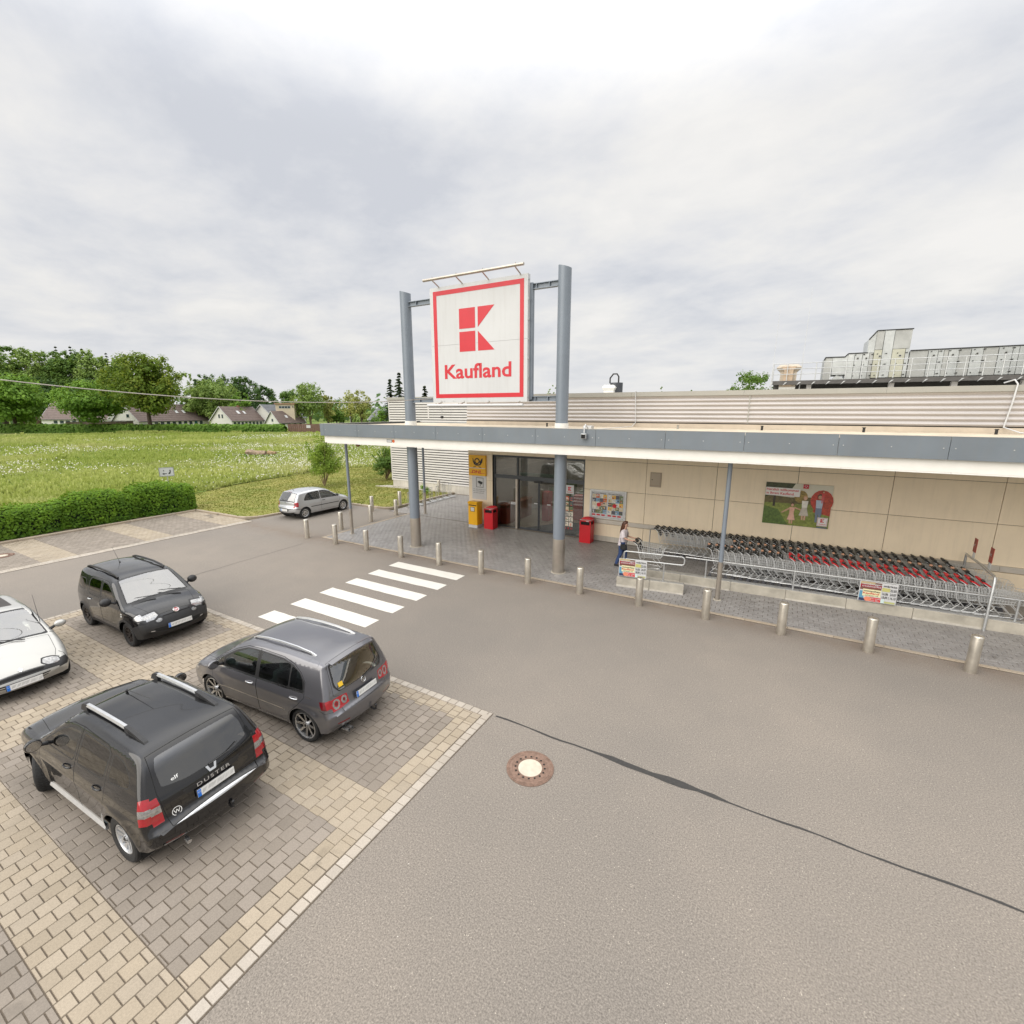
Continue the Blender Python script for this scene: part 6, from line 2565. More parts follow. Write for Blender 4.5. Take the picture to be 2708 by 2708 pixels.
# ------------------------------------------------------------------ grey tall hatchback
def build_hatch():
    sp = dict(hw=0.8795, H=1.62, xf=1.232, xr=-1.346, wr=0.322, ra=0.362, zs=0.235, flare=0.014,
              prof=[(-1.95, .27, .08, .05), (-2.065, .36, .12, .10), (-2.10, .54, .14, .12), (-2.095, .655, .13, .12), (-2.035, .725, .11, .10),
                    (-1.985, .92, .10, .09), (-1.955, 1.02, .09, .085), (-1.79, 1.40, .07, .06), (-1.735, 1.505, .065, .05),
                    (-1.2, 1.560, .10, .04), (-.4, 1.580, .10, .04), (.35, 1.525, .095, .04), (.8, 1.30, .08, .06), (1.22, 1.02, .07, .07), (1.35, .98, .09, .06),
                    (1.75, .87, .11, .07), (1.98, .74, .12, .10), (2.08, .60, .14, .13), (2.10, .45, .14, .13), (2.05, .30, .10, .10), (1.95, .23, .08, .05)],
              q=[(.22, .93), (.36, .972), (.62, 1.0), (.85, .99), (.98, .95), (1.25, .855), (1.58, .70)],
              p=[(-2.1, .885), (-1.85, .95), (-1.3, .995), (0.0, 1.0), (1.2, .995), (1.65, .955), (1.95, .88), (2.1, .80)],
              split=('door_f', 'door_r', 'glass_t', 'glass_f', 'glass_r', 'glass_q', 'frame_f', 'frame_r', 'lamp', 'lampw', 'lampd', 'head', 'reflector', 'rub', 'chromeline'),
              creases=[(0.80, .045, .012, -2.0, 1.7), (0.5, .1, -.008, -0.9, 0.9)])
    c = Car(sp)
    gt = [(1.10, .99), (.81, .985), (.81, 1.135)]
    gf = round_poly([(.755, .985), (-.11, .985), (-.11, 1.415), (.18, 1.405), (.48, 1.29), (.755, 1.145)], .04)
    gr = round_poly([(-.21, .985), (-.985, 1.0), (-.985, 1.365), (-.75, 1.405), (-.21, 1.42)], .04)
    gq = round_poly([(-1.02, 1.0), (-1.36, 1.02), (-1.31, 1.18), (-1.20, 1.295), (-1.02, 1.355)], .04)
    df = [(1.02, .30), (1.12, .55), (1.13, .96), (.80, 1.19), (.5, 1.345), (.2, 1.45), (-.155, 1.465), (-.155, .30)]
    dr = [(-.165, .30), (-.165, 1.465), (-.78, 1.455), (-1.06, 1.395), (-1.26, 1.29), (-1.385, 1.16), (-1.40, .90), (-1.25, .74), (-1.0, .52), (-.93, .30)]
    fr_f = [(1.13, .96), (.80, 1.17), (.5, 1.325), (.2, 1.425), (-.157, 1.44), (-.157, .965)]
    fr_r = [(-.163, .965), (-.163, 1.44), (-.77, 1.43), (-1.05, 1.375), (-1.24, 1.28), (-1.375, 1.15), (-1.385, .99)]
    side = [('glass_t', gt), ('glass_f', gf), ('glass_r', gr), ('glass_q', gq),
            ('chromeline', [(1.13, .935), (1.13, .962), (-1.385, .990), (-1.385, .963)]),
            ('frame_f', fr_f), ('frame_r', fr_r),
            ('lampd', [(-2.3, .70), (-1.80, .72), (-1.745, .86), (-2.3, .885)][:0] or [(-1.89, .75), (-1.80, .765), (-1.75, .905), (-1.85, .915)]),
            ('lamp', [(-2.3, .735), (-1.80, .765), (-1.75, .905), (-2.3, .93)]),
            ('head', round_poly([(1.62, .70), (2.2, .62), (2.2, .82), (1.70, .84)], .03)),
            ('rub', [(.95, .535), (.95, .547), (-.90, .547), (-.90, .535)]), ('rub', [(1.0, .275), (1.0, .292), (-.95, .292), (-.95, .275)]),
            ('door_f', offset_poly(df, -.004)), ('seam', offset_poly(df, .005)), ('door_r', offset_poly(dr, -.004)), ('seam', offset_poly(dr, .005))]
    lines = [([(-1.74, .755), (-1.86, .70), (-2.2, .66)], .007)]
    top = [('rglass', round_poly([(5.93, -.50), (6.3, -.565), (7.25, -.52), (7.55, -.49), (7.55, .49), (7.25, .52), (6.3, .565), (5.93, .50)], .10)),
           ('rseal', round_poly([(5.82, -.52), (6.3, -.60), (7.55, -.55), (7.68, -.50), (7.68, .50), (7.55, .55), (6.3, .60), (5.82, .52)], .06)),
           ('wglass', round_poly([(11.12, -.53), (12.9, -.67), (12.9, .67), (11.12, .53)], .05)),
           ('wseal', round_poly([(11.02, -.555), (13.0, -.70), (13.0, .70), (11.02, .555)], .05)),
           ('cowl', [(13.0, -.62), (13.35, -.62), (13.35, .62), (13.0, .62)]),
           ('lampd', circ(4.55, .47, .16, .026)), ('lampw', circ(4.55, .47, .34, .056)), ('lampd', circ(4.5, .625, .13, .024)), ('lamp', circ(4.5, .625, .24, .040)), ('lampw', circ(4.5, .625, .42, .070)),
           ('lamp', round_poly([(4.12, .385), (4.02, .54), (4.02, 9), (5.05, 9), (5.05, .56), (4.95, .40)], .03)),
           ('brake3', [(7.85, -.16), (7.99, -.16), (7.99, .16), (7.85, .16)]),
           ('reflector', [(1.35, .44), (1.30, .74), (1.48, .74), (1.53, .44)]),
           ('head', [(15.3, .50), (15.5, 9), (16.5, 9), (16.6, .46)]), ('grille', [(16.3, -.42), (16.9, -.42), (16.9, .42), (16.3, .42)]),
           ('lowgrille', [(17.7, -.55), (18.5, -.55), (18.5, .55), (17.7, .55)])]
    ltop = [([(8.12, -.57), (8.12, .57)], .008), ([(8.12, .57), (7.0, .59), (5.6, .645), (5.07, .545), (3.95, .545), (3.05, .53)], .007), ([(3.05, -.55), (3.05, .55)], .008),
            ([(13.4, -.70), (13.4, .70)], .008), ([(13.4, .70), (15.6, .52)], .007)]
    M = dict(body=(m_pgrey, 'body', None), seam=(m_seam, 'panel_gap', None), door_f=(m_pgrey, 'door', None), door_r=(m_pgrey, 'door', None),
             glass_t=(m_glass_clear, 'quarter_pane', 'door_f'), glass_f=(m_glass_clear, 'window_pane', 'door_f'), glass_r=(m_glass_clear, 'window_pane', 'door_r'), glass_q=(m_glass_clear, 'quarter_pane', 'door_r'),
             frame_f=(m_satinblk, 'window_frame', 'door_f'), frame_r=(m_satinblk, 'window_frame', 'door_r'), chromeline=(m_chrome, 'chrome_strip', None),
             lamp=(m_lensr, 'tail_light', None), lampw=(m_lensw, 'lamp_ring', 'lamp'), lampd=(m_lensd, 'lamp_core', 'lamp'), head=(m_lensw, 'head_light', None),
             rub=(m_chrome, 'side_strip', None), rglass=(m_glass_screen, 'rear_window', None), rseal=(m_satinblk, 'rear_window_frame', None), wglass=(m_glass_screen, 'windscreen', None), wseal=(m_blackpl, 'windscreen_seal', None),
             cowl=(m_blackpl, 'cowl_panel', None), brake3=(m_lensd, 'third_brake_light', None), reflector=(m_lensd, 'reflector', None), grille=(m_blackpl, 'grille', None), lowgrille=(m_blackpl, 'lower_grille', None))
    root = c.build('parked_hatchback', 'metallic grey hatchback with black alloy wheels, parked behind the black SUV', 'car', (-7.815, 5.02, 0), pi + .07, M, side, top, lines, ltop)
    root.scale = (.945,) * 3
    rims = (m_rimblk, m_rimblk, m_alloy)
    for x in (sp['xf'], sp['xr']):
        for sd in (1, -1):
            c.wheel(x, sd, .322, .250, .215, (8, 'y'), (m_alloy, m_rimblk, m_alloy))
    for sd in (1, -1):
        rail = MB()
        xs = [(.30, 1.515), (.22, 1.556), (-.1, 1.592), (-.5, 1.602), (-.9, 1.590), (-1.25, 1.555), (-1.38, 1.515)]
        rail.loft([[(x, sd * (.475 + dy), z + dz) for dy, dz in ((-.018, -.014), (.018, -.014), (.014, .014), (-.010, .016))] for x, z in xs], True, True)
        rail.build('roof_rail', m_satin, root, smooth=True, angle=35)
        c.mirror(0.86, .98, m_pgrey, sd, (.09, .20, .15))
        for x, k in ((0.02, 'door_f'), (-1.16, 'door_r')):
            c.handle(x, .845, m_chrome, sd, c.made[(k, sd)])
        # model lettering on the rear quarter
        y = c.side_y(-1.50, .93)
        tx = MB()
        put_text(tx, 'TEAM', 0, 0, .026, .13, .006, tf=Matrix(((-sd, 0, 0, -1.50 + .065 * sd), (0, sd, 0, sd * (y + .006)), (0, 0, 1, .92), (0, 0, 0, 1))))
        tx.build('lettering', m_chrome, root)
    c.plate(-2.055, .80, radians(-8), -1)
    # spoiler lip over the rear window
    b = MB()
    P = [c.topuy(8.0, y) for y in (-.52, -.36, 0, .36, .52)]
    b.loft([[(x + .10, y, z + .026), (x - .075, y, z - .004), (x - .075, y, z - .028), (x + .02, y, z - .03)] for x, y, z in P], True, True)
    b.build('spoiler', m_pgrey, root, smooth=True, angle=40)
    emblem_on(c, 5.42, 0.0, lambda m: (m.lathe([(.044, -.004), (.050, .004), (.056, -.004)], 24, 'y'), m.prism([(-.034, .026), (-.024, .026), (0, -.022), (.024, .026), (.034, .026), (.006, -.036), (-.006, -.036)], -.004, .002, 'xz')), m_chrome)
    emblem_on(c, 6.25, 0.46, lambda m: m.box(-.045, -.002, -.04, .045, .002, .04), simple('yellow_sticker', (.75, .48, .03), .5, var=.08, obj=True), 'window_sticker', .006)
    c.wiper([tuple(np.array(c.topuy(5.9, 0.0)) + np.array((-.03, 0, 0))), tuple(np.array(c.topuy(6.05, -.25)) + np.array((-.022, 0, .006))), tuple(np.array(c.topuy(6.4, -.50)) + np.array((-.02, 0, .006)))], 'rear_wiper')
    tow_bar(c, -2.08, .33, -0.10)
    b = MB()
    for y in (.42, .50):
        b.tube([(-1.9, y, .235), (-2.06, y, .235)], .028, 10, caps=False)
    b.build('exhaust', m_alloy, root, smooth=True)
    c.seats(0.0, -0.95, .36, m_seat, 0.92, .95)
    return c


# ------------------------------------------------------------------ small black city car
def build_city():
    sp = dict(hw=0.8215, H=1.60, xf=1.087, xr=-1.213, wr=0.298, ra=0.345, zs=0.245, flare=0.022,
              prof=[(-1.70, .28, .08, .04), (-1.80, .40, .13, .10), (-1.826, .58, .14, .11), (-1.80, .74, .12, .10), (-1.775, .95, .11, .09), (-1.70, 1.25, .10, .07), (-1.62, 1.46, .09, .05), (-1.53, 1.525, .10, .04),
                    (-1.0, 1.555, .12, .04), (-.3, 1.55, .12, .04), (.28, 1.48, .10, .045), (.65, 1.25, .08, .06), (.96, 1.03, .07, .07), (1.08, .99, .09, .05), (1.45, .925, .11, .06),
                    (1.66, .83, .13, .10), (1.76, .70, .14, .12), (1.82, .52, .15, .13), (1.80, .36, .14, .12), (1.68, .24, .08, .05)],
              q=[(.24, .94), (.4, .985), (.65, 1.0), (.88, .985), (1.0, .96), (1.25, .875), (1.55, .745)],
              p=[(-1.83, .90), (-1.6, .955), (-1.1, 1.0), (.95, 1.0), (1.35, .965), (1.65, .90), (1.83, .80)],
              split=('door_f', 'door_r', 'glass_f', 'glass_r', 'glass_q', 'frame_f', 'frame_r', 'frame_q', 'lamp', 'head', 'headrim', 'fog', 'fogpod', 'indic', 'arch'),
              creases=[(0.86, .04, .012, -1.7, 1.4)])
    c = Car(sp)
    gf = round_poly([(.66, 1.0), (-.12, .995), (-.12, 1.37), (.12, 1.355), (.36, 1.235)], .06)
    gr = round_poly([(-.22, .995), (-.83, 1.0), (-.84, 1.30), (-.76, 1.365), (-.22, 1.375)], .06)
    gq = round_poly([(-1.06, 1.04), (-1.45, 1.06), (-1.43, 1.28), (-1.08, 1.30)], .08)
    df = round_poly([(.76, .32), (.80, .55), (.80, .96), (.42, 1.27), (.12, 1.415), (-.165, 1.425), (-.165, .32)], .05)
    dr = round_poly([(-.175, .32), (-.175, 1.425), (-.80, 1.415), (-.91, 1.33), (-.915, .90), (-.85, .66), (-.76, .50), (-.72, .32)], .05)
    archs = []
    for wx in (sp['xf'], sp['xr']):
        archs.append(('arch', [(wx + .40 * cos(a), sp['wr'] + .40 * sin(a)) for a in [2 * pi * k / 30 for k in range(30)]]))
    side = [('glass_f', gf), ('glass_r', gr), ('glass_q', gq), ('frame_f', offset_poly(gf, .03)), ('frame_r', offset_poly(gr, .03)), ('frame_q', offset_poly(gq, .02)),
            ('lamp', round_poly([(-2, .92), (-1.66, .93), (-1.60, 1.26), (-2, 1.28)], .02)),
            ('head', round_poly([(1.42, .74), (1.9, .70), (1.9, .87), (1.47, .875)], .05)), ('headrim', round_poly([(1.38, .72), (1.9, .67), (1.9, .90), (1.44, .90)], .05)),
            ('indic', circ(.93, .80, .035, .016, 12)), ('indic', circ(.93, .745, .03, .02, 12)),
            ('bumper', [(1.40, .2), (1.40, .56), (1.56, .63), (2.0, .66), (2.0, .2)]), ('bumper', [(-1.52, .2), (-1.58, .62), (-2.0, .66), (-2.0, .2)])] + archs + [
            ('sill', [(1.0, .2), (1.0, .345), (-1.1, .345), (-1.1, .2)]),
            ('door_f', offset_poly(df, -.004)), ('seam', offset_poly(df, .005)), ('door_r', offset_poly(dr, -.004)), ('seam', offset_poly(dr, .005))]
    top = [('wglass', round_poly([(10.12, -.535), (11.88, -.645), (11.88, .645), (10.12, .535)], .06)),
           ('wseal', round_poly([(10.02, -.56), (11.98, -.68), (11.98, .68), (10.02, .56)], .06)), ('cowl', [(11.98, -.6), (12.6, -.6), (12.6, .6), (11.98, .6)]),
           ('rglass', round_poly([(4.25, -.52), (5.8, -.52), (5.8, .52), (4.25, .52)], .08)),
           ('head', round_poly([(14.55, .40), (14.5, .60), (14.6, 9), (15.75, 9), (15.75, .46), (15.25, .37)], .03)),
           ('headrim', round_poly([(14.35, .37), (14.35, 9), (15.95, 9), (15.95, .42), (15.3, .32)], .03)),
           ('fog', circ(16.05, .385, .28, .062)), ('fogpod', circ(16.02, .385, .52, .105)),
           ('slot', [(15.62, -.30), (15.78, -.30), (15.78, .30), (15.62, .30)]), ('glossbar', [(15.34, -.34), (15.62, -.34), (15.62, .34), (15.34, .34)]),
           ('lowgrille', round_poly([(17.15, -.52), (17.85, -.46), (17.85, .46), (17.15, .52)], .03)),
           ('skid', round_poly([(17.55, .50), (17.6, .66), (17.75, .66), (17.72, .50)], .01)),
           ('bumper', [(15.78, -9), (19.0, -9), (19.0, 9), (15.78, 9)][:0] or [(15.78, -.9), (19.0, -.9), (19.0, .9), (15.78, .9)])]
    ltop = [([(12.7, -.62), (12.7, .62)], .008), ([(12.7, .62), (14.4, .50)], .007), ([(15.22, -.35), (15.22, .35)], .007), ([(7.2, -.60), (7.2, .60)], .008), ([(8, .44), (10, .44)], .004)]
    M = dict(body=(m_ppanda, 'body', None), seam=(m_seam, 'panel_gap', None), door_f=(m_ppanda, 'door', None), door_r=(m_ppanda, 'door', None), glass_f=(m_glass_mid, 'window_pane', 'door_f'), glass_r=(m_glass_dark, 'window_pane', 'door_r'),
             glass_q=(m_glass_dark, 'quarter_pane', None), frame_f=(m_satinblk, 'window_frame', 'door_f'), frame_r=(m_satinblk, 'window_frame', 'door_r'), frame_q=(m_satinblk, 'window_frame', None),
             lamp=(m_lensr, 'tail_light', None), head=(m_lensw, 'head_light', None), headrim=(m_satinblk, 'head_light_rim', None), fog=(m_lensw, 'fog_light', 'fogpod'), fogpod=(m_satinblk, 'fog_light_pod', None),
             indic=(m_white, 'side_repeater', None), bumper=(m_blackpl, 'bumper', None), arch=(m_blackpl, 'wheel_arch', None), sill=(m_blackpl, 'sill', None), wglass=(m_glass_screen, 'windscreen', None), wseal=(m_satinblk, 'windscreen_seal', None),
             cowl=(m_blackpl, 'cowl_panel', None), rglass=(m_glass_dark, 'rear_window', None), slot=(m_dark, 'grille_slot', None), glossbar=(m_ppanda, 'grille_bar', None), lowgrille=(m_dark, 'lower_grille', None), skid=(m_satin, 'skid_trim', None))
    root = c.build('parked_city_car', 'small black city car with black roof rails, facing the grey hatchback', 'car', (-14.085, 5.18, 0), 0, M, side, top, (), ltop)
    for x in (sp['xf'], sp['xr']):
        for sd in (1, -1):
            c.wheel(x, sd, .298, .195, .185, (5, 'wide'), (m_rimbrn, m_rimbrn, m_rimbrn))
    for sd in (1, -1):
        rail = MB()
        xs = [(.22, 1.495), (.12, 1.53), (-.3, 1.568), (-.9, 1.572), (-1.35, 1.55), (-1.48, 1.515)]
        rail.loft([[(x, sd * (.50 + dy), z + dz) for dy, dz in ((-.022, -.02), (.022, -.02), (.018, .014), (-.014, .016))] for x, z in xs], True, True)
        rail.build('roof_rail', m_satinblk, root, smooth=True, angle=35)
        c.mirror(0.60, 1.0, m_blackpl, sd, (.11, .21, .17))
        for x, k in ((-.02, 'door_f'), (-.72, 'door_r')):
            c.handle(x, .87, m_satin, sd, c.made[(k, sd)], .15)
    c.plate(1.835, .50, radians(-3), 1)
    emblem_on(c, 15.35, 0.0, lambda m: (m.lathe([(0, -.010), (.050, -.008), (.056, 0)], 24, 'y')), simple('badge_red', (.35, .02, .03), .25, var=.1, obj=True), 'badge', .012)
    emblem_on(c, 15.35, 0.0, lambda m: (m.lathe([(.050, -.010), (.058, -.014), (.066, 0)], 24, 'y'), put_text(m, 'FIAT', 0, -.024, .044, .078, .008, align='C', y=-.0125)), m_chrome, 'badge_rim', .012)
    c.wiper([(1.02, .48, 1.05), (.90, .02, 1.125)])
    c.wiper([(1.02, -.10, 1.06), (.92, -.50, 1.095)])
    b = MB()
    b.cyl((-.95, 0, 1.555), (-1.0, 0, 1.585), .02, .012, 8)
    b.tube([(-.98, 0, 1.58), (-1.28, 0, 1.93)], [.006, .003], 5)
    b.build('aerial', m_blackpl, root)
    c.seats(-.05, -.85, .42, m_seat, .72, .97)
    return c


# ------------------------------------------------------------------ pale silver mini car, left edge
def build_mini():
    sp = dict(hw=0.815, H=1.45, xf=1.117, xr=-1.230, wr=0.275, ra=0.318, zs=0.225, flare=0.012,
              prof=[(-1.6, .27, .08, .04), (-1.69, .38, .12, .10), (-1.716, .58, .13, .10), (-1.68, .85, .11, .09), (-1.55, 1.15, .10, .07), (-1.38, 1.36, .09, .05), (-1.2, 1.41, .10, .04), (-.5, 1.423, .11, .04),
                    (.05, 1.37, .10, .045), (.45, 1.17, .09, .06), (.86, .935, .08, .08), (1.0, .885, .09, .07), (1.35, .73, .12, .09), (1.58, .585, .13, .12), (1.69, .45, .14, .14), (1.716, .34, .14, .14), (1.65, .21, .08, .06)],
              q=[(.2, .93), (.36, .98), (.6, 1.0), (.80, .985), (.92, .955), (1.15, .88), (1.42, .78)],
              p=[(-1.72, .90), (-1.5, .955), (-1.0, 1.0), (.8, 1.0), (1.2, .965), (1.5, .90), (1.72, .80)],
              split=('door', 'glass_f', 'glass_r', 'frame_f', 'frame_r', 'lamp', 'head', 'headrim'))
    c = Car(sp)
    gf = round_poly([(.62, .93), (-.35, .93), (-.35, 1.27), (0.0, 1.26), (.22, 1.17)], .05)
    gr = round_poly([(-.45, .93), (-1.25, .95), (-1.15, 1.20), (-1.0, 1.265), (-.45, 1.27)], .05)
    df = round_poly([(.76, .30), (.80, .5), (.80, .90), (.30, 1.19), (0, 1.315), (-.395, 1.325), (-.395, .30)], .05)
    side = [('glass_f', gf), ('glass_r', gr), ('frame_f', offset_poly(gf, .025)), ('frame_r', offset_poly(gr, .025)),
            ('lamp', [(-2, .70), (-1.55, .72), (-1.52, .90), (-2, .92)]),
            ('band', [(1.42, .42), (1.42, .52), (2, .50), (2, .36), (1.5, .36)]), ('band', [(-1.55, .36), (-1.55, .56), (-2, .56), (-2, .36)]),
            ('door', offset_poly(df, -.004)), ('seam', offset_poly(df, .005))]
    lines = [([(1.44, .50), (1.30, .70), (1.0, .86), (.86, .90)], .006)]
    top = [('wglass', round_poly([(8.15, -.59), (9.86, -.66), (9.86, .66), (8.15, .59)], .10)), ('wseal', round_poly([(8.03, -.62), (9.98, -.69), (9.98, .69), (8.03, .62)], .09)),
           ('sunroof', round_poly([(6.05, -.46), (7.6, -.46), (7.6, .46), (6.05, .46)], .06)), ('gutter', [(6.0, .555), (8.0, .555), (8.0, .585), (6.0, .585)]),
           ('rglass', round_poly([(3.3, -.5), (4.7, -.5), (4.7, .5), (3.3, .5)], .08)),
           ('head', round_poly([(12.62, .36), (12.58, .50), (12.75, .60), (13.15, .60), (13.38, .54), (13.38, .40), (13.0, .33)], .06)),
           ('headrim', round_poly([(12.52, .34), (12.48, .51), (12.70, .63), (13.22, .63), (13.48, .56), (13.48, .38), (13.05, .30)], .06)),
           ('slot', round_poly([(13.52, -.34), (13.52, .34), (13.84, .30), (13.84, -.30)], .02)), ('band', [(13.38, -.9), (14.02, -.9), (14.02, .9), (13.38, .9)]),
           ('slot', round_poly([(14.45, -.40), (14.45, .40), (14.75, .40), (14.75, -.40)], .02)), ('slot', round_poly([(15.0, -.36), (15.0, .36), (15.2, .36), (15.2, -.36)], .01))]
    ltop = [([(10.2, -.66), (10.2, .66)], .008), ([(10.2, .66), (12.0, .62), (13.3, .50)], .007), ([(13.34, -.34), (13.34, .34)], .007)]
    M = dict(body=(m_pwhite, 'body', None), seam=(m_seam, 'panel_gap', None), door=(m_pwhite, 'door', None), glass_f=(m_glass_mid, 'window_pane', 'door'), glass_r=(m_glass_mid, 'window_pane', None), frame_f=(m_satinblk, 'window_frame', 'door'),
             frame_r=(m_satinblk, 'window_frame', None), lamp=(m_lensr, 'tail_light', None), band=(m_blackpl, 'bumper_band', None), wglass=(m_glass_screen, 'windscreen', None), wseal=(m_satinblk, 'windscreen_seal', None),
             sunroof=(simple('sunroof_cloth', (.05, .045, .042), .7, var=.15, obj=True), 'sunroof', None), gutter=(m_blackpl, 'roof_gutter', None), rglass=(m_glass_screen, 'rear_window', None), head=(m_lensw, 'head_light', 'headrim'), headrim=(m_blackpl, 'head_light_rim', None), slot=(m_dark, 'grille_slot', None))
    root = c.build('parked_mini_car', 'pale silver mini car with a dark sunroof at the left edge', 'car', (-14.02, 2.42, 0), 0, M, side, top, lines, ltop)
    for x in (sp['xf'], sp['xr']):
        for sd in (1, -1):
            c.wheel(x, sd, .275, .18, .165, (7, 'cap'), (m_alloy, m_rimblk, m_alloy))
    for sd in (1, -1):
        mm = c.mirror(.66, .90, m_pwhite, sd, (.09, .19, .13))
    c.plate(1.735, .345, radians(-6), 1)
    emblem_on(c, 13.12, 0.0, lambda m: (m.prism([(0, .05), (-.034, 0), (0, -.05), (.034, 0)], -.006, .004, 'xz')), m_chrome, 'badge', .008)
    c.wiper([(.93, .30, .925), (.80, .0, .99), (.62, -.38, 1.05)])
    b = MB()
    b.tube([(.55, .66, 1.06), (.25, .70, 1.62)], [.007, .003], 5)
    b.build('aerial', m_blackpl, root)
    c.seats(-.2, -.95, .36, m_seat, .58, .88)
    return c


# ------------------------------------------------------------------ silver three-door hatchback by the kerb
def build_three_door():
    sp = dict(hw=0.825, H=1.50, xf=1.150, xr=-1.310, wr=0.300, ra=0.340, zs=0.24, flare=0.014,
              prof=[(-1.83, .28, .08, .04), (-1.92, .36, .12, .10), (-1.948, .50, .14, .12), (-1.925, .64, .12, .11), (-1.865, .72, .10, .09), (-1.835, .92, .10, .08), (-1.63, 1.28, .08, .06), (-1.55, 1.375, .08, .05),
                    (-1.0, 1.452, .11, .04), (-.4, 1.465, .11, .04), (.2, 1.40, .10, .045), (.65, 1.16, .08, .06), (1.02, .955, .07, .07), (1.15, .92, .09, .06), (1.6, .81, .12, .08), (1.84, .67, .13, .12), (1.93, .48, .14, .14), (1.92, .34, .12, .12), (1.82, .22, .08, .05)],
              q=[(.22, .93), (.36, .975), (.60, 1.0), (.80, .985), (.93, .955), (1.15, .885), (1.46, .77)],
              p=[(-1.95, .88), (-1.7, .945), (-1.2, .995), (.9, 1.0), (1.4, .965), (1.75, .89), (1.95, .78)],
              split=('door', 'glass_f', 'glass_r', 'frame_f', 'frame_r', 'lamp', 'lampw', 'head', 'rub'), creases=[(0.74, .04, .010, -1.9, 1.6)])
    c = Car(sp)
    gf = round_poly([(.72, .93), (-.26, .945), (-.26, 1.325), (.05, 1.315), (.34, 1.19)], .04)
    gr = round_poly([(-.36, .945), (-1.30, .97), (-1.12, 1.22), (-.95, 1.30), (-.36, 1.325)], .05)
    df = round_poly([(.84, .33), (.90, .55), (.90, .90), (.42, 1.20), (.06, 1.365), (-.305, 1.375), (-.305, .33)], .04)
    side = [('glass_f', gf), ('glass_r', gr), ('frame_f', offset_poly(gf, .025)), ('frame_r', offset_poly(gr, .025)), ('rub', [(.86, .565), (.86, .605), (-.95, .605), (-.95, .565)]),
            ('lampw', [(-2, .74), (-1.83, .74), (-1.82, .82), (-2, .82)]), ('lamp', round_poly([(-2.2, .66), (-1.66, .68), (-1.64, .90), (-2.2, .93)], .02)),
            ('strip', [(-2.2, .545), (-1.55, .545), (-1.55, .575), (-2.2, .575)]), ('lower', [(-2.2, .2), (-1.63, .2), (-1.63, .33), (-2.2, .36)]),
            ('head', round_poly([(1.5, .62), (2.2, .58), (2.2, .78), (1.6, .79)], .03)),
            ('door', offset_poly(df, -.004)), ('seam', offset_poly(df, .005))]
    top = [('rglass', round_poly([(5.15, -.58), (6.85, -.53), (6.85, .53), (5.15, .58)], .05)), ('rseal', round_poly([(5.0, -.62), (7.0, -.56), (7.0, .56), (5.0, .62)], .05)),
           ('wglass', round_poly([(10.12, -.57), (11.9, -.65), (11.9, .65), (10.12, .57)], .05)), ('wseal', round_poly([(10.0, -.6), (12.0, -.68), (12.0, .68), (10.0, .6)], .05)),
           ('lampw', [(4.15, .60), (4.15, .68), (4.55, .68), (4.55, .60)]), ('lamp', round_poly([(3.5, .56), (3.5, 9), (4.95, 9), (4.95, .60)], .02)),
           ('brake3', [(7.02, -.16), (7.12, -.16), (7.12, .16), (7.02, .16)]),
           ('strip', [(2.3, -.9), (2.55, -.9), (2.55, .9), (2.3, .9)]), ('lower', [(0, -.9), (.9, -.9), (.9, .9), (0, .9)]),
           ('head', [(14.3, .42), (14.3, 9), (15.3, 9), (15.4, .38)]), ('grille', [(15.1, -.34), (15.6, -.34), (15.6, .34), (15.1, .34)])]
    ltop = [([(7.25, -.60), (7.25, .60)], .008), ([(7.25, .60), (5.0, .665), (3.6, .575), (3.2, .55)], .007), ([(3.2, -.55), (3.2, .55)], .008), ([(12.3, -.66), (12.3, .66)], .008), ([(12.3, .66), (14.5, .50)], .007)]
    M = dict(body=(m_psilver, 'body', None), seam=(m_seam, 'panel_gap', None), door=(m_psilver, 'door', None), glass_f=(m_glass_clear, 'window_pane', 'door'), glass_r=(m_glass_mid, 'window_pane', None), frame_f=(m_satinblk, 'window_frame', 'door'), frame_r=(m_satinblk, 'window_frame', None),
             rub=(m_blackpl, 'side_strip', None), lamp=(m_lensr, 'tail_light', None), lampw=(m_lensw, 'reversing_light', 'lamp'), strip=(m_blackpl, 'bumper_strip', None), lower=(m_blackpl, 'lower_bumper', None), head=(m_lensw, 'head_light', None),
             rglass=(m_glass_screen, 'rear_window', None), rseal=(m_satinblk, 'rear_window_frame', None), wglass=(m_glass_screen, 'windscreen', None), wseal=(m_satinblk, 'windscreen_seal', None), brake3=(m_lensd, 'third_brake_light', None), grille=(m_blackpl, 'grille', None))
    root = c.build('parked_three_door', 'silver three-door hatchback parked along the kerb of the mown lawn', 'car', (-21.95, 16.68, 0), pi / 2 + 0.0, M, side, top, (), ltop)
    for x in (sp['xf'], sp['xr']):
        for sd in (1, -1):
            c.wheel(x, sd, .300, .195, .185, (7, 'cap'), (m_satin, m_rimblk, m_alloy))
    for sd in (1, -1):
        c.mirror(.66, .93, m_blackpl, sd, (.09, .18, .13))
        c.handle(-.14, .82, m_blackpl, sd, c.made[('door', sd)])
    c.plate(-1.968, .50, radians(-3), -1)
    emblem_on(c, 4.75, 0.0, lambda m: (m.lathe([(0, .002), (.05, -.004), (.055, .002)], 20, 'y')), m_chrome)
    c.wiper([tuple(np.array(c.topuy(5.12, 0)) + np.array((-.03, 0, 0))), tuple(np.array(c.topuy(5.3, .42)) + np.array((-.02, 0, .01)))], 'rear_wiper')
    b = MB()
    b.tube([(-1.3, 0, 1.425), (-1.36, 0, 1.50)], [.012, .006], 6)
    b.build('aerial', m_blackpl, root)
    c.seats(-.15, -1.0, .38, m_seat, .78, .90)
    return c


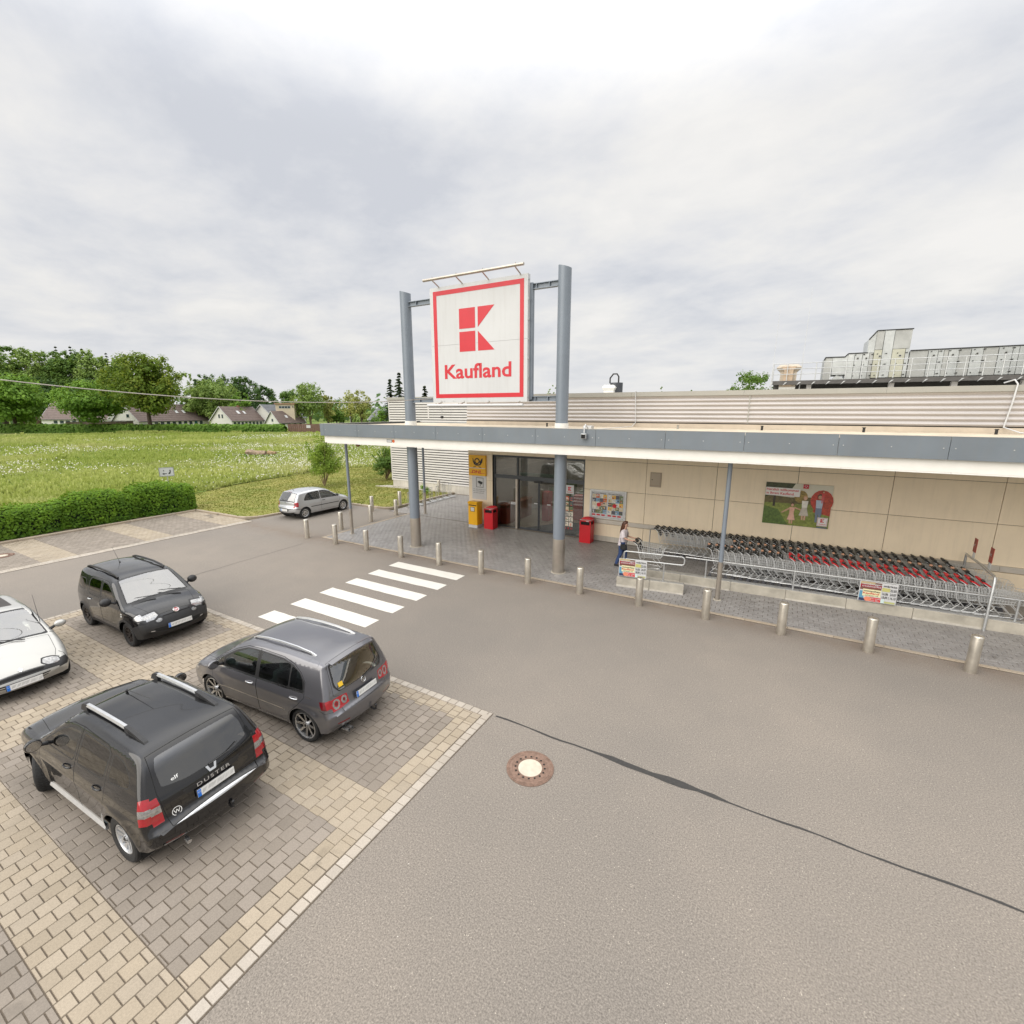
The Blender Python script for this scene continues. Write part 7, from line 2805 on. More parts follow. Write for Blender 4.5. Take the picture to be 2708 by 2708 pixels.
suv = build_suv()
hatch = build_hatch()
city = build_city()
mini = build_mini()
three = build_three_door()

# ================================================================== STREET FURNITURE, TROLLEYS, PERSON
def bollard_proto():
    t = thing('bollard', '', 'bollard', (0, 0, 0), 0, 'steel bollards round the store pavement')
    r = .105
    q = MB()
    q.lathe([(r, .0), (r, .825), (r - .006, .842), (r - .018, .850)], 28)
    q.build('tube', m_boll, t, smooth=True, angle=40)
    q = MB()
    q.lathe([(r - .018, .850), (r - .05, .857), (.0, .860)], 28)
    q.build('cap', m_boll, t, smooth=True)
    return t


bol = [((-17.79, 12.9), 'bollard at the left end of the kerb row, standing alone on the asphalt'), ((-15.93, 12.88), 'bollard just left of the thin front canopy post'),
       ((-14.09, 12.87), 'bollard left of the left sign pillar in the kerb row'), ((-12.24, 12.87), 'bollard right in front of the left sign pillar'),
       ((-10.38, 12.86), 'bollard at the far end of the zebra crossing'), ((-8.53, 12.85), 'bollard in the kerb row midway between the two sign pillars'),
       ((-6.70, 12.85), 'bollard just left of the right sign pillar in the kerb row'), ((-4.89, 12.85), 'bollard just right of the right sign pillar in the kerb row'),
       ((-3.06, 12.85), 'bollard in front of the first market banner'), ((-1.25, 12.85), 'bollard just in front of the thin right canopy post'),
       ((.54, 12.85), 'bollard right of the thin right canopy post'), ((2.33, 12.86), 'second bollard from the right edge, below the second market banner'),
       ((4.13, 12.88), 'nearest and tallest looking bollard at the right edge'), ((-17.70, 14.70), 'bollard behind the left thin canopy post on the side road'),
       ((-17.72, 16.6), 'bollard midway along the left side of the pavement'), ((-17.65, 18.35), 'bollard at the inner corner near the bicycle stands'),
       ((-19.55, 18.45), 'bollard standing by the lawn kerb behind the others'), ((-19.0, 20.1), 'bollard on the lawn corner next to the bicycle stands'),
       ((-19.9, 24.9), 'bollard against the blind wall behind the bicycle stands'), ((5.95, 12.88), 'bollard just outside the right edge')]
proto = bollard_proto()
rr = random.Random(2)
for i, ((x, y), lab) in enumerate(bol):
    lab = 'stainless ' + lab
    if i == 0:
        proto.location = (x, y, 0)
        proto['label'] = lab
    else:
        copy_tree(proto, (x, y, 0.0 if y < 19.5 else .08), rr.uniform(0, 6.28), lab)

# ---- bicycle stands
t = thing('bicycle_stand', 'row of galvanised bicycle stands along the lawn edge by the blind wall', 'bicycle stand', (-18.35, 22.1, .02))
for dx in (-.02, .30):
    q = MB()
    q.cyl((dx, -2.1, .05), (dx, 2.25, .05), .021, n=8)
    q.build('ground_rail', m_galv, t, smooth=True)
for k in range(7):
    q = MB()
    y0 = -1.95 + k * .64
    for y in (y0, y0 + .09, y0 + .22, y0 + .31):
        q.tube([(.32, y, .06), (.05, y, .07), (-.05, y, .14), (-.06, y, .88)], .011, 6)
    q.tube([(-.06, y0, .88), (-.06, y0 + .31, .88)], .014, 6)
    q.build('wheel_loop', m_galv, t)
t = thing('flower_pot_plant', 'small leafy plant at the foot of the blind wall behind the bicycle stands', 'plant', (-20.0, 23.6, .1))
PLANT_SPOT = t

# ---- road sign in the hedge
t = thing('parking_sign', 'white sign with a black arrow on a grey post rising from the hedge', 'sign', (-31.0, 13.62, 0), radians(62))
q = MB()
q.cyl((0, .03, 0), (0, .03, 2.25), .03, n=10)
q.build('sign_post', m_galv, t, smooth=True)
q = MB()
q.prism(round_poly([(-.36, 1.76), (.36, 1.76), (.36, 2.29), (-.36, 2.29)], .05), -.012, .0, 'xz')
q.build('sign_plate', m_signwht, t)
q = MB()
fr_o = round_poly([(-.345, 1.775), (.345, 1.775), (.345, 2.275), (-.345, 2.275)], .045)
fr_i = round_poly([(-.33, 1.79), (.33, 1.79), (.33, 2.26), (-.33, 2.26)], .04)
for k in range(len(fr_o)):
    j = (k + 1) % len(fr_o)
    q.add([(fr_o[k][0], -.0145, fr_o[k][1]), (fr_o[j][0], -.0145, fr_o[j][1]), (fr_i[j][0], -.0145, fr_i[j][1]), (fr_i[k][0], -.0145, fr_i[k][1])], [(0, 1, 2, 3)])
q.prism([(-.22, 1.92), (-.12, 1.86), (-.12, 1.90), (.0, 1.90), (.0, 1.94), (-.12, 1.94), (-.12, 1.98)], -.016, -.0125, 'xz')
q.prism([(.08, 1.90), (.16, 1.90), (.20, 2.0), (.20, 2.14), (.15, 2.14), (.15, 2.02), (.08, 1.94)], -.016, -.0125, 'xz')
q.cyl((-.13, -.016, 2.10), (-.13, -.0125, 2.10), .03, n=10)
q.build('sign_print', m_ink, t)

# ---- trolley shelter: concrete blocks, pipe rails
def block_wall(name, label, A, B, w, h, lens):
    A, B = Vector((A[0], A[1], 0)), Vector((B[0], B[1], 0))
    d = (B - A)
    L = d.length
    rz = atan2(d.y, d.x)
    t = thing(name, label, 'wall', A, rz)
    x = 0
    rl = random.Random(9)
    while x < L - .05:
        l = min(lens, L - x)
        q = MB()
        q.cbox(x + .005, rl.uniform(-.006, .006), .01, x + l - .005, w, h, .012)
        q.build('concrete_block', m_conc, t)
        q = MB()
        q.box(x + .01, -.022, .012, x + l - .01, .0, .06 + rl.random() * .05)
        if rl.random() < .55:
            q.build('mortar_foot', m_plinth, t)
        x += l
    return t, L


nb, nL = block_wall('entry_kerb_wall', 'short low concrete block wall with a pipe rail and the first market banner', (-4.09, 14.0), (-2.06, 14.28), .26, .33, 1.02)
q = MB()
q.box(.02, .05, .331, nL - .02, .17, .345)
q.build('rail_plate', m_galv, nb)
q = MB()
q.tube([(.19, .11, .34), (.19, .11, 1.10), (.20, .11, 1.15), (.25, .11, 1.18), (1.0, .11, 1.18), (1.93, .11, 1.18), (1.98, .11, 1.15), (2.0, .11, 1.10), (2.0, .11, .98), (1.98, .11, .94), (1.93, .11, .92), (1.0, .11, .92), (.25, .11, .92)], .024, 10)
q.build('pipe_rail', m_galv, nb, smooth=True)
q = MB()
q.cyl((1.42, .11, .34), (1.42, .11, .92), .022, n=10)
q.build('rail_post', m_galv, nb, smooth=True)
lw, lL = block_wall('trolley_wall', 'long low concrete block wall with a pipe rail beside the nested trolleys', (-3.85, 15.17), (9.0, 15.92), .25, .31, 1.5)
x = .05
while x < lL - .1:
    q = MB()
    q.box(x, .03, .311, min(x + 2.4, lL) - .01, .20, .33)
    q.build('rail_plate', m_galv, lw)
    x += 2.4
for x in (2.25, 4.68, 7.12, 9.55, 11.98):
    q = MB()
    q.cyl((x, .12, .33), (x, .12, .89), .026, n=10)
    q.build('rail_post', m_galv, lw, smooth=True)
q = MB()
q.tube([(1.62, .12, .89), (5, .12, .89), (9, .12, .89), (lL - .2, .12, .89)], .026, 10)
q.build('pipe_rail', m_galv, lw, smooth=True)
t = thing('back_stand_rail', 'grey steel post with a rail at the head of the back trolley row', 'rail', (-4.05, 18.15, 0.02))
q = MB()
q.tube([(0, 0, 0), (0, 0, .95), (.06, 0, 1.0), (.7, 0, 1.0)], .022, 8)
q.build('stand_pipe', m_galv, t, smooth=True)
t = thing('height_bar', 'galvanised pipe arch with two small red plates over the right end of the trolleys', 'barrier', (5.2, 17.0, 0))
q = MB()
q.tube([(.10, 1.6, 0), (.10, 1.6, 1.25), (.09, 1.55, 1.31), (.05, 1.45, 1.33), (0, 0, 1.40), (-.10, -1.2, 1.44), (-.11, -1.32, 1.42), (-.12, -1.37, 1.34), (-.12, -1.38, 0)], .032, 10)
q.build('arch_pipe', m_galv, t, smooth=True)
for y, z in ((.75, 1.38), (-.45, 1.41)):
    q = MB()
    q.box(.02, y - .01, z, .04, y + .01, z + .36)
    q.box(.02, y + .09, z, .04, y + .11, z + .36)
    q.build('plate_bracket', m_galv, t)
    q = MB()
    q.box(.015, y - .06, z + .18, .03, y + .16, z + .58)
    q.build('red_plate', simple('faded_red', (.32, .045, .03), .5, var=.1), t)
    q = MB()
    M_ = Matrix(((0, -1, 0, .010), (-1, 0, 0, y + .05), (0, 0, 1, z + .36), (0, 0, 0, 1)))
    put_text(q, 'EC', 0, 0, .06, .12, .01, tf=M_, align='C')
    q.build('plate_print', m_signwht, t)


def banner(lab, loc, rz):
    t = thing('market_banner', lab, 'banner', loc, rz, 'flea market banners on the trolley rails')
    W, H = .85, .58
    q = MB()
    q.box(0, -.012, 0, W, 0, H)
    q.build('banner_board', m_signwht, t)
    Y = [-.0125]

    def pr(P, col, nm='banner_print'):
        Y[0] -= .001
        k = MB()
        k.add([(x * W, Y[0], z * H) for x, z in P], [tuple(range(len(P)))])
        return k.build(nm, simple('banner_%d' % len(MATS), col, .45, var=.06, vscale=12), t, recalc=False)

    def tx(s_, x, z, h, w, m):
        Y[0] -= .001
        k = MB()
        put_text(k, s_, x * W, z * H, h * H, w * W, .012, y=Y[0])
        return k.build('lettering', m, t)
    R = lambda a, c, d, e: [(a, c), (d, c), (d, e), (a, e)]
    pr(R(.02, .58, .58, .97), (.16, .075, .05))
    pr(R(.02, .86, .40, .99), (.45, .36, .20))
    pr(R(.02, .70, .58, .86), (.30, .025, .04))
    pr(R(.02, .02, .14, .52), (.10, .28, .42))
    pr(R(.02, .02, .22, .16), (.03, .04, .10))
    pr(R(.10, .27, .58, .62), (.72, .68, .42))
    pr(R(.20, .03, .60, .24), (.58, .05, .05))
    pr(ell(.26, .14, .10, .11), (.70, .24, .14))
    pr(R(.60, .60, .80, .78), (.48, .46, .16))
    pr(R(.70, .03, .97, .12), (.45, .46, .20))
    pr(R(.60, .02, .69, .22), (.55, .68, .66))
    tx('vennbergger', .05, .85, .085, .53, m_signwht)
    tx('trödelmärkte', .06, .735, .085, .50, m_signwht)
    tx('monschau', .125, .50, .085, .43, m_ink)
    tx('Kaufland', .115, .385, .09, .42, m_signred)
    tx('auf teuer! 19-', .17, .295, .055, .36, simple('green_ink', (.03, .16, .09), .5, var=0))
    tx('Der trödel', .34, .155, .055, .25, m_signwht)
    tx('nur 40,-', .34, .065, .055, .22, m_signwht)
    tx('märkte', .625, .835, .10, .34, m_ink)
    tx('22.05', .81, .63, .12, .16, m_ink)
    tx('16.06  24.07', .615, .435, .12, .36, m_ink)
    tx('18.09 | 16.10', .615, .255, .12, .36, m_ink)
    return t


banner('printed flea market banner tied to the rail of the short block wall', (-4.02, 13.985, .39), atan2(.28, 2.03))
banner('printed flea market banner tied to the long rail in front of the red-handled trolleys', (2.38, 15.50, .34), .058)

# ---- shopping trolleys
m_wire = simple('chromed_wire', (.72, .73, .73), .35, .35, var=.05, obj=True)
m_cartblk = simple('trolley_black', (.016, .017, .017), .4, var=.2, obj=True)
m_cartred = simple('trolley_red', (.52, .012, .02), .35, var=.1, obj=True)
m_peach = simple('coin_lock_peach', (.62, .34, .22), .5, var=.18, obj=True)
m_castor = simple('castor_rubber', (.10, .10, .11), .6, var=.2, obj=True)


def trolley(name, label, group, hmat, locmat):
    t = thing(name, label, 'shopping trolley', (0, 0, 0), 0, group)
    q = MB()
    # basket corners: (x, half width, z)
    TR, TF, BR, BF = (.10, .275, .955), (.97, .215, .87), (.20, .235, .50), (.90, .175, .54)

    def L(a, c, f):
        return tuple(p + (r - p) * f for p, r in zip(a, c))

    def wire(a, c, r=.0028, n=3):
        q.cyl(a, c, r, n=n, caps=False)
    for s_ in (1, -1):
        S_ = lambda p: (p[0], s_ * p[1], p[2])
        for k in range(6):
            f = k / 5
            wire(S_(L(TR, BR, f)), S_(L(TF, BF, f)), .008 if k in (0, 5) else .005)
        for k in range(13):
            f = k / 12
            wire(S_(L(TR, TF, f)), S_(L(BR, BF, f)), .007 if k in (0, 12) else .005)
    for k in range(7):
        f = k / 6
        a, c = L(TF, BF, f), 0
        wire((a[0], a[1], a[2]), (a[0], -a[1], a[2]), .0045 if k in (0, 6) else .003)
        b0, b1 = L(BR, BF, f), 0
        wire((b0[0], b0[1], b0[2]), (b0[0], -b0[1], b0[2]), .003)
    for k in range(9):
        f = -1 + 2 * k / 8
        wire((TF[0], f * TF[1], TF[2]), (BF[0], f * BF[1], BF[2]))
        wire((BR[0], f * BR[1], BR[2]), (BF[0], f * BF[1], BF[2]))
    q.build('basket', m_wire, t, recalc=False)
    q = MB()
    for s_ in (1, -1):
        q.tube([(-.02, s_ * .27, 1.03), (.08, s_ * .275, .96), (.16, s_ * .26, .80), (.20, s_ * .245, .50), (.30, s_ * .24, .38), (.12, s_ * .255, .17), (.14, s_ * .255, .13)], .0095, 5)
        q.tube([(.14, s_ * .255, .15), (.86, s_ * .155, .16), (.92, s_ * .150, .20), (.66, s_ * .18, .50)], .0095, 5)
    q.cyl((.92, -.15, .20), (.92, .15, .20), .009, n=5)
    q.cyl((.30, -.24, .40), (.30, .24, .40), .009, n=5)
    for k in range(6):
        y = -.125 + k * .05
        q.cyl((.16, y * 1.6, .165), (.90, y, .185), .003, n=3, caps=False)
    q.build('chassis', m_wire, t)
    q = MB()
    q.tube([(-.02, -.27, 1.03), (-.03, -.15, 1.035), (-.03, .15, 1.035), (-.02, .27, 1.03)], .0165, 8)
    for s_ in (1, -1):
        q.tube([(-.04, s_ * .275, 1.06), (.03, s_ * .275, 1.03), (.14, s_ * .272, .955)], [.02, .024, .014], 6)
    q.build('handle', hmat, t, smooth=True)
    q = MB()
    q.add([(.10, -.22, .95), (.10, .22, .95), (.20, .20, .72), (.20, -.20, .72), (.14, -.18, .96), (.14, .18, .96)], [(0, 1, 2, 3), (0, 4, 5, 1)])
    q.box(.12, -.17, .80, .22, .17, .825)
    q.rbox(.0, -.09, .985, .075, .09, 1.055, .02)
    q.build('child_seat', m_cartblk, t)
    q = MB()
    q.rbox(-.055, .02, 1.03, .02, .13, 1.075, .012)
    q.build('coin_lock', locmat, t)
    cm = None
    for x, y in ((.14, .255), (.14, -.255), (.86, .15), (.86, -.15)):
        if cm is None:
            q = MB()
            q.cyl((-.02, -.014, .06), (-.02, .014, .06), .06, n=10)
            q.box(-.04, -.02, .05, .01, -.015, .15)
            q.box(-.04, .015, .05, .01, .02, .15)
            cm = q.mesh('castor', m_castor)
        obj('castor', cm, t, (x, y, 0))
    return t


ROW_Z = .02


def cart_row(n, x0, pitch, y, label_first, label, group, hmat, locmat, wob=.012):
    p = None
    rc = random.Random(int(y * 100) + n)
    for k in range(n):
        lab = label_first if k == 0 else label
        loc = (x0 + k * pitch + rc.uniform(-.022, .022), y + rc.uniform(-wob, wob), ROW_Z)
        if p is None:
            p = trolley('shopping_trolley', lab, group, hmat, locmat)
            p.location = loc
        else:
            c = copy_tree(p, loc, rc.uniform(-.03, .03), lab)


cart_row(37, -3.86, .2395, 18.33, 'leftmost wire trolley of the back row, its basket in full view by the wall rail', 'black-handled wire trolley nested in the back row along the wall rail', 'trolleys of the back row', m_cartblk, m_cartblk)
cart_row(26, -.97, .2395, 17.49, 'leftmost black trolley of the middle row, half hidden between two rows', 'black-handled wire trolley nested in the middle row', 'trolleys of the middle row', m_cartblk, m_peach)
cart_row(10, -1.68, .225, 16.66, 'leftmost black trolley of the front row, its basket in full view behind the rail', 'black-handled wire trolley nested in the left half of the front row', 'black trolleys of the front row', m_cartblk, m_peach)
cart_row(21, .69, .2225, 16.64, 'leftmost red-handled trolley behind the long rail', 'red-handled wire trolley nested in the right half of the front row', 'red-handled trolleys of the front row', m_cartred, m_cartred)
pc = trolley('shopping_trolley', 'wire trolley being pushed by the woman in the white T-shirt', 'trolley in use', m_cartblk, m_cartblk)
pc.location = (-4.03, 16.03, ROW_Z)

# ---- the woman pushing a trolley
def skinned(name, nodes, edges, root_i, mat, parent, sub=2):
    """nodes: (x, y, z, rx, ry)"""
    me = bpy.data.meshes.new(name)
    me.from_pydata([n[:3] for n in nodes], edges, [])
    o = bpy.data.objects.new(name, me)
    COL.objects.link(o)
    m = o.modifiers.new('skin', 'SKIN')
    m.use_smooth_shade = True
    for i, n in enumerate(nodes):
        sv = me.skin_vertices[0].data[i]
        sv.radius = (n[3], n[4] if len(n) > 4 else n[3])
        sv.use_root = (i == root_i)
    s_ = o.modifiers.new('sub', 'SUBSURF')
    s_.levels = sub
    s_.render_levels = sub
    bpy.context.view_layer.update()
    dg = bpy.context.evaluated_depsgraph_get()
    m2 = bpy.data.meshes.new_from_object(o.evaluated_get(dg))
    bpy.data.objects.remove(o)
    m2.materials.clear()
    m2.materials.append(mat)
    m2.polygons.foreach_set('use_smooth', [True] * len(m2.polygons))
    return obj(name, m2, parent)


m_skin = simple('skin', (.56, .33, .24), .5, var=.06, vscale=8, obj=True)
m_shirt = simple('white_cotton', (.66, .60, .62), .85, var=.08, vscale=12, obj=True)
m_jeans = simple('blue_denim', (.035, .065, .165), .85, var=.25, vscale=16, obj=True)
m_hair = simple('auburn_hair', (.085, .030, .014), .45, var=.35, vscale=30, obj=True)
W_ = thing('person', 'woman with long auburn hair, white T-shirt, jeans and shoulder bag pushing a trolley', 'person', (-4.52, 16.03, .02))
N_, E_ = [], []


def nd(*a):
    N_.append(a)
    return len(N_) - 1


def ed(*ids):
    for a, c in zip(ids, ids[1:]):
        E_.append((a, c))


pel = nd(0, 0, .90, .125, .095)
wa = nd(.015, 0, 1.05, .105, .080)
ch = nd(.03, 0, 1.22, .125, .092)
nk0 = nd(.05, 0, 1.365, .060, .055)
nk = nd(.065, 0, 1.42, .042)
hd0 = nd(.085, 0, 1.485, .062, .058)
hd1 = nd(.095, 0, 1.555, .078, .070)
hd2 = nd(.088, 0, 1.615, .066, .060)
ed(pel, wa, ch, nk0, nk, hd0, hd1, hd2)
for s_ in (1, -1):
    sh = nd(.035, s_ * .150, 1.325, .050)
    el = nd(.10 + (.03 if s_ < 0 else 0), s_ * .205, 1.09, .037)
    wr = nd(.36, s_ * .185, 1.045, .024)
    pa = nd(.425, s_ * .178, 1.050, .030, .018)
    ed(ch, sh, el, wr, pa)
    for k in range(4):
        y = s_ * (.155 + k * .018)
        f0 = nd(.465, y, 1.066 - abs(k - 1.3) * .003, .0088)
        f1 = nd(.492, y, 1.052 - abs(k - 1.3) * .003, .0082)
        f2 = nd(.488, y, 1.030, .0075)
        ed(pa, f0, f1, f2)
    t0 = nd(.435, s_ * .150, 1.038, .0095)
    t1 = nd(.462, s_ * .146, 1.022, .0085)
    ed(pa, t0, t1)
    st = .10 if s_ > 0 else -.13
    hip = nd(.0, s_ * .085, .84, .092)
    kn = nd(st * .55 + .03, s_ * .088, .47, .060)
    an = nd(st * 1.15 - .02, s_ * .085, .085, .037)
    to = nd(st * 1.15 + .12, s_ * .095, .035, .034, .03)
    ed(pel, hip, kn, an, to)
skinned('body', N_, E_, pel, m_skin, W_)
# face details
q = MB()
q.add([(.168, -.014, 1.520), (.168, .014, 1.520), (.190, 0, 1.522), (.166, 0, 1.565)], [(0, 2, 3), (2, 1, 3), (0, 1, 2)])
q.build('nose', m_skin, W_)
for s_ in (1, -1):
    q = MB()
    q.sphere((.154, s_ * .030, 1.562), (.012, .013, .009), 8, 6)
    q.build('eye', m_ink, W_, smooth=True)
    q = MB()
    q.sphere((.088, s_ * .078, 1.545), (.020, .010, .030), 8, 6)
    q.build('ear', m_skin, W_, smooth=True)
q = MB()
q.box(.155, -.022, 1.492, .168, .022, 1.500)
q.build('mouth', simple('lips', (.40, .12, .11), .5, var=0, obj=True), W_)
q = MB()
hr = []
for (x, z, rx, ry) in ((.095, 1.692, .012, .012), (.085, 1.680, .060, .055), (.070, 1.650, .088, .080), (.052, 1.60, .088, .088), (.030, 1.545, .074, .090), (.012, 1.47, .062, .088), (-.012, 1.38, .056, .088), (-.035, 1.28, .050, .082), (-.050, 1.19, .036, .062), (-.055, 1.13, .012, .02)):
    hr.append([(x + rx * cos(a), ry * sin(a) * (1 + .08 * sin(5 * a)), z) for a in [2 * pi * k / 18 for k in range(18)]])
q.loft(hr, True, True)
for k in range(14):
    y = -.085 + k * .013
    q.tube([(-.03, y * .8, 1.60), (-.055, y, 1.45), (-.085, y * 1.05, 1.30), (-.085 + .02 * sin(k), y * .8, 1.12 + .03 * sin(k * 2.1))], [.012, .016, .014, .005], 5)
q.build('hair', m_hair, W_, smooth=True, angle=60)
q = MB()


def ringz(x, z, rx, ry, n=20):
    return [(x + rx * cos(a), ry * sin(a), z + .012 * sin(3 * a)) for a in [2 * pi * k / n for k in range(n)]]


q.loft([ringz(-.015, .80, .150, .205), ringz(-.01, .90, .145, .198), ringz(.0, 1.02, .128, .172), ringz(.02, 1.15, .132, .178), ringz(.03, 1.28, .128, .190), ringz(.04, 1.35, .095, .165), ringz(.05, 1.385, .062, .085)], True, False)
for s_ in (1, -1):
    q.tube([(.035, s_ * .12, 1.32), (.04, s_ * .175, 1.30), (.065, s_ * .198, 1.20), (.085, s_ * .208, 1.13)], [.075, .080, .074, .078], 12)
q.build('t_shirt', m_shirt, W_, smooth=True, angle=60)
for s_ in (1, -1):
    st = .10 if s_ > 0 else -.13
    q = MB()
    q.tube([(0, s_ * .075, .93), (.0, s_ * .088, .82), (st * .3 + .02, s_ * .09, .65), (st * .55 + .035, s_ * .088, .47), (st * .85, s_ * .086, .28), (st * 1.15 - .02, s_ * .085, .09)], [.12, .118, .092, .074, .066, .060], 14)
    q.build('jeans_leg', m_jeans, W_, smooth=True, angle=70)
    q = MB()
    xa = st * 1.15 - .02
    q.loft([[(xa - .07, s_ * .085 - .04, 0), (xa + .19, s_ * .095 - .045, 0), (xa + .19, s_ * .095 + .045, 0), (xa - .07, s_ * .085 + .04, 0)], [(xa - .075, s_ * .085 - .042, .05), (xa + .19, s_ * .095 - .04, .045), (xa + .19, s_ * .095 + .04, .045), (xa - .075, s_ * .085 + .042, .05)],
            [(xa - .05, s_ * .085 - .035, .11), (xa + .06, s_ * .09 - .035, .09), (xa + .06, s_ * .09 + .035, .09), (xa - .05, s_ * .085 + .035, .11)]])
    q.build('shoe', m_ink, W_, smooth=True, angle=50)
bag = thing('shoulder_bag', 'small black shoulder bag hanging at the side of the woman with the trolley', 'bag', (-4.42, 15.80, .80))
q = MB()
q.rbox(-.11, -.045, -.09, .11, .045, .10, .03)
q.build('bag_body', m_cartblk, bag, smooth=True, angle=40)
q = MB()
q.tube([(-.09, .0, .09), (-.13, .06, .28), (-.11, .14, .48), (-.06, .30, .56), (.05, .32, .50), (.10, .14, .36), (.12, .04, .22), (.09, .0, .09)], .010, 6)
q.build('strap', m_cartblk, bag, smooth=True)
# ================================================================== VEGETATION AND FAR HOUSES
def leaf_mat(name, dark, light, warm=None, wf=0.3, scale=.6):
    t = NT(name)
    n = t.noise(scale, 4, 0.6)
    a = t.node('ShaderNodeAttribute')
    a.attribute_name = 'tone'
    c = t.mix(t.math('ADD', t.math('MULTIPLY', t.ramp(n, [(0.32, 0), (0.68, 1)]), 0.55), t.math('MULTIPLY', a.outputs['Fac'], 0.45)), dark, light)
    if warm:
        c = t.mix(t.math('MULTIPLY', t.ramp(t.noise(scale * .6, 3, 0.6), [(0.5, 0), (0.7, 1)]), wf), c, warm)
    t.set(col=c, rough=0.6, spec=0.25)
    tl = t.node('ShaderNodeBsdfTranslucent')
    t.put(tl.inputs[0], t.mix(0.5, c, (0.20, 0.26, 0.03)))
    ms = t.node('ShaderNodeMixShader')
    ms.inputs[0].default_value = 0.42
    t.l.new(t.bsdf.outputs[0], ms.inputs[1])
    t.l.new(tl.outputs[0], ms.inputs[2])
    t.l.new(ms.outputs[0], t.out.inputs[0])
    return t.m


m_leafA = leaf_mat('leaf_bright', (0.086, 0.205, 0.026), (0.270, 0.443, 0.065))
m_leafB = leaf_mat('leaf_mid', (0.069, 0.151, 0.030), (0.205, 0.324, 0.069))
m_leafC = leaf_mat('leaf_maple', (0.065, 0.134, 0.018), (0.238, 0.324, 0.039), (0.432, 0.389, 0.043), .45)
m_leafD = leaf_mat('leaf_deep', (0.035, 0.086, 0.026), (0.108, 0.194, 0.057))
m_leafE = leaf_mat('leaf_birch', (0.162, 0.270, 0.065), (0.356, 0.464, 0.130))
m_leafF = leaf_mat('leaf_young', (0.259, 0.302, 0.076), (0.518, 0.497, 0.162))
m_needle = leaf_mat('needle_dark', (.010, .024, .012), (.034, .055, .026))
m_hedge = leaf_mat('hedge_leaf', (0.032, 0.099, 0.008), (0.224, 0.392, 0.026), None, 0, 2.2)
m_hedge2 = leaf_mat('far_hedge_leaf', (0.065, 0.162, 0.022), (0.216, 0.367, 0.051))
m_shrub = leaf_mat('shrub_leaf', (0.119, 0.238, 0.030), (0.378, 0.486, 0.076), None, 0, 1.5)
m_bark = simple('bark', (.085, .062, .045), .9, var=.3, vscale=2)
m_barkb = simple('bark_light', (.22, .16, .10), .9, var=.3, vscale=2)


class Leaves:
    def __init__(s, seed):
        s.v, s.f, s.t = [], [], []
        s.r = random.Random(seed)

    def card(s, p, nrm, size, tone):
        r = s.r
        n = Vector(nrm)
        n = n.normalized() if n.length > 1e-6 else Vector((0, 0, 1))
        a = n.orthogonal().normalized()
        b = n.cross(a)
        an = r.uniform(0, 6.28)
        u, w = a * cos(an) + b * sin(an), b * cos(an) - a * sin(an)
        h = size * .5
        k = len(s.v)
        for cx, cy in ((-1, -.15), (-.25, -.8), (.75, -.55), (1, .2), (.15, .85), (-.7, .6)):
            q = p + u * (cx * h * r.uniform(.7, 1.15)) + w * (cy * h * r.uniform(.7, 1.15)) + n * r.uniform(-.15, .15) * h
            s.v.append((q.x, q.y, q.z))
        s.f.append((k, k + 1, k + 2, k + 3, k + 4, k + 5))
        s.t.append(tone)

    def blob(s, c, rad, n, size, up=.5, shell=.55, tone=None):
        """leaf clump: cards thickest near its skin, facing outward and up"""
        r = s.r
        rad = rad if isinstance(rad, tuple) else (rad, rad, rad)
        tb = r.random() if tone is None else tone
        for _ in range(n):
            d = Vector((r.gauss(0, 1), r.gauss(0, 1), r.gauss(0, 1)))
            if d.length < 1e-3:
                continue
            d.normalize()
            k = shell + (1 - shell) * r.random()
            k *= r.uniform(.85, 1.12)
            p = Vector((c[0] + d.x * rad[0] * k, c[1] + d.y * rad[1] * k, c[2] + d.z * rad[2] * k))
            nn = d + Vector((r.uniform(-.7, .7), r.uniform(-.7, .7), r.uniform(-.4, .7) + up))
            s.card(p, nn, size * r.uniform(.6, 1.35), min(1, max(0, tb * .6 + .4 * r.random())))

    def build(s, name, mat, parent):
        me = bpy.data.meshes.new(name)
        me.from_pydata(s.v, [], s.f)
        me.materials.append(mat)
        at = me.attributes.new('tone', 'FLOAT', 'FACE')
        at.data.foreach_set('value', s.t)
        return obj(name, me, parent)


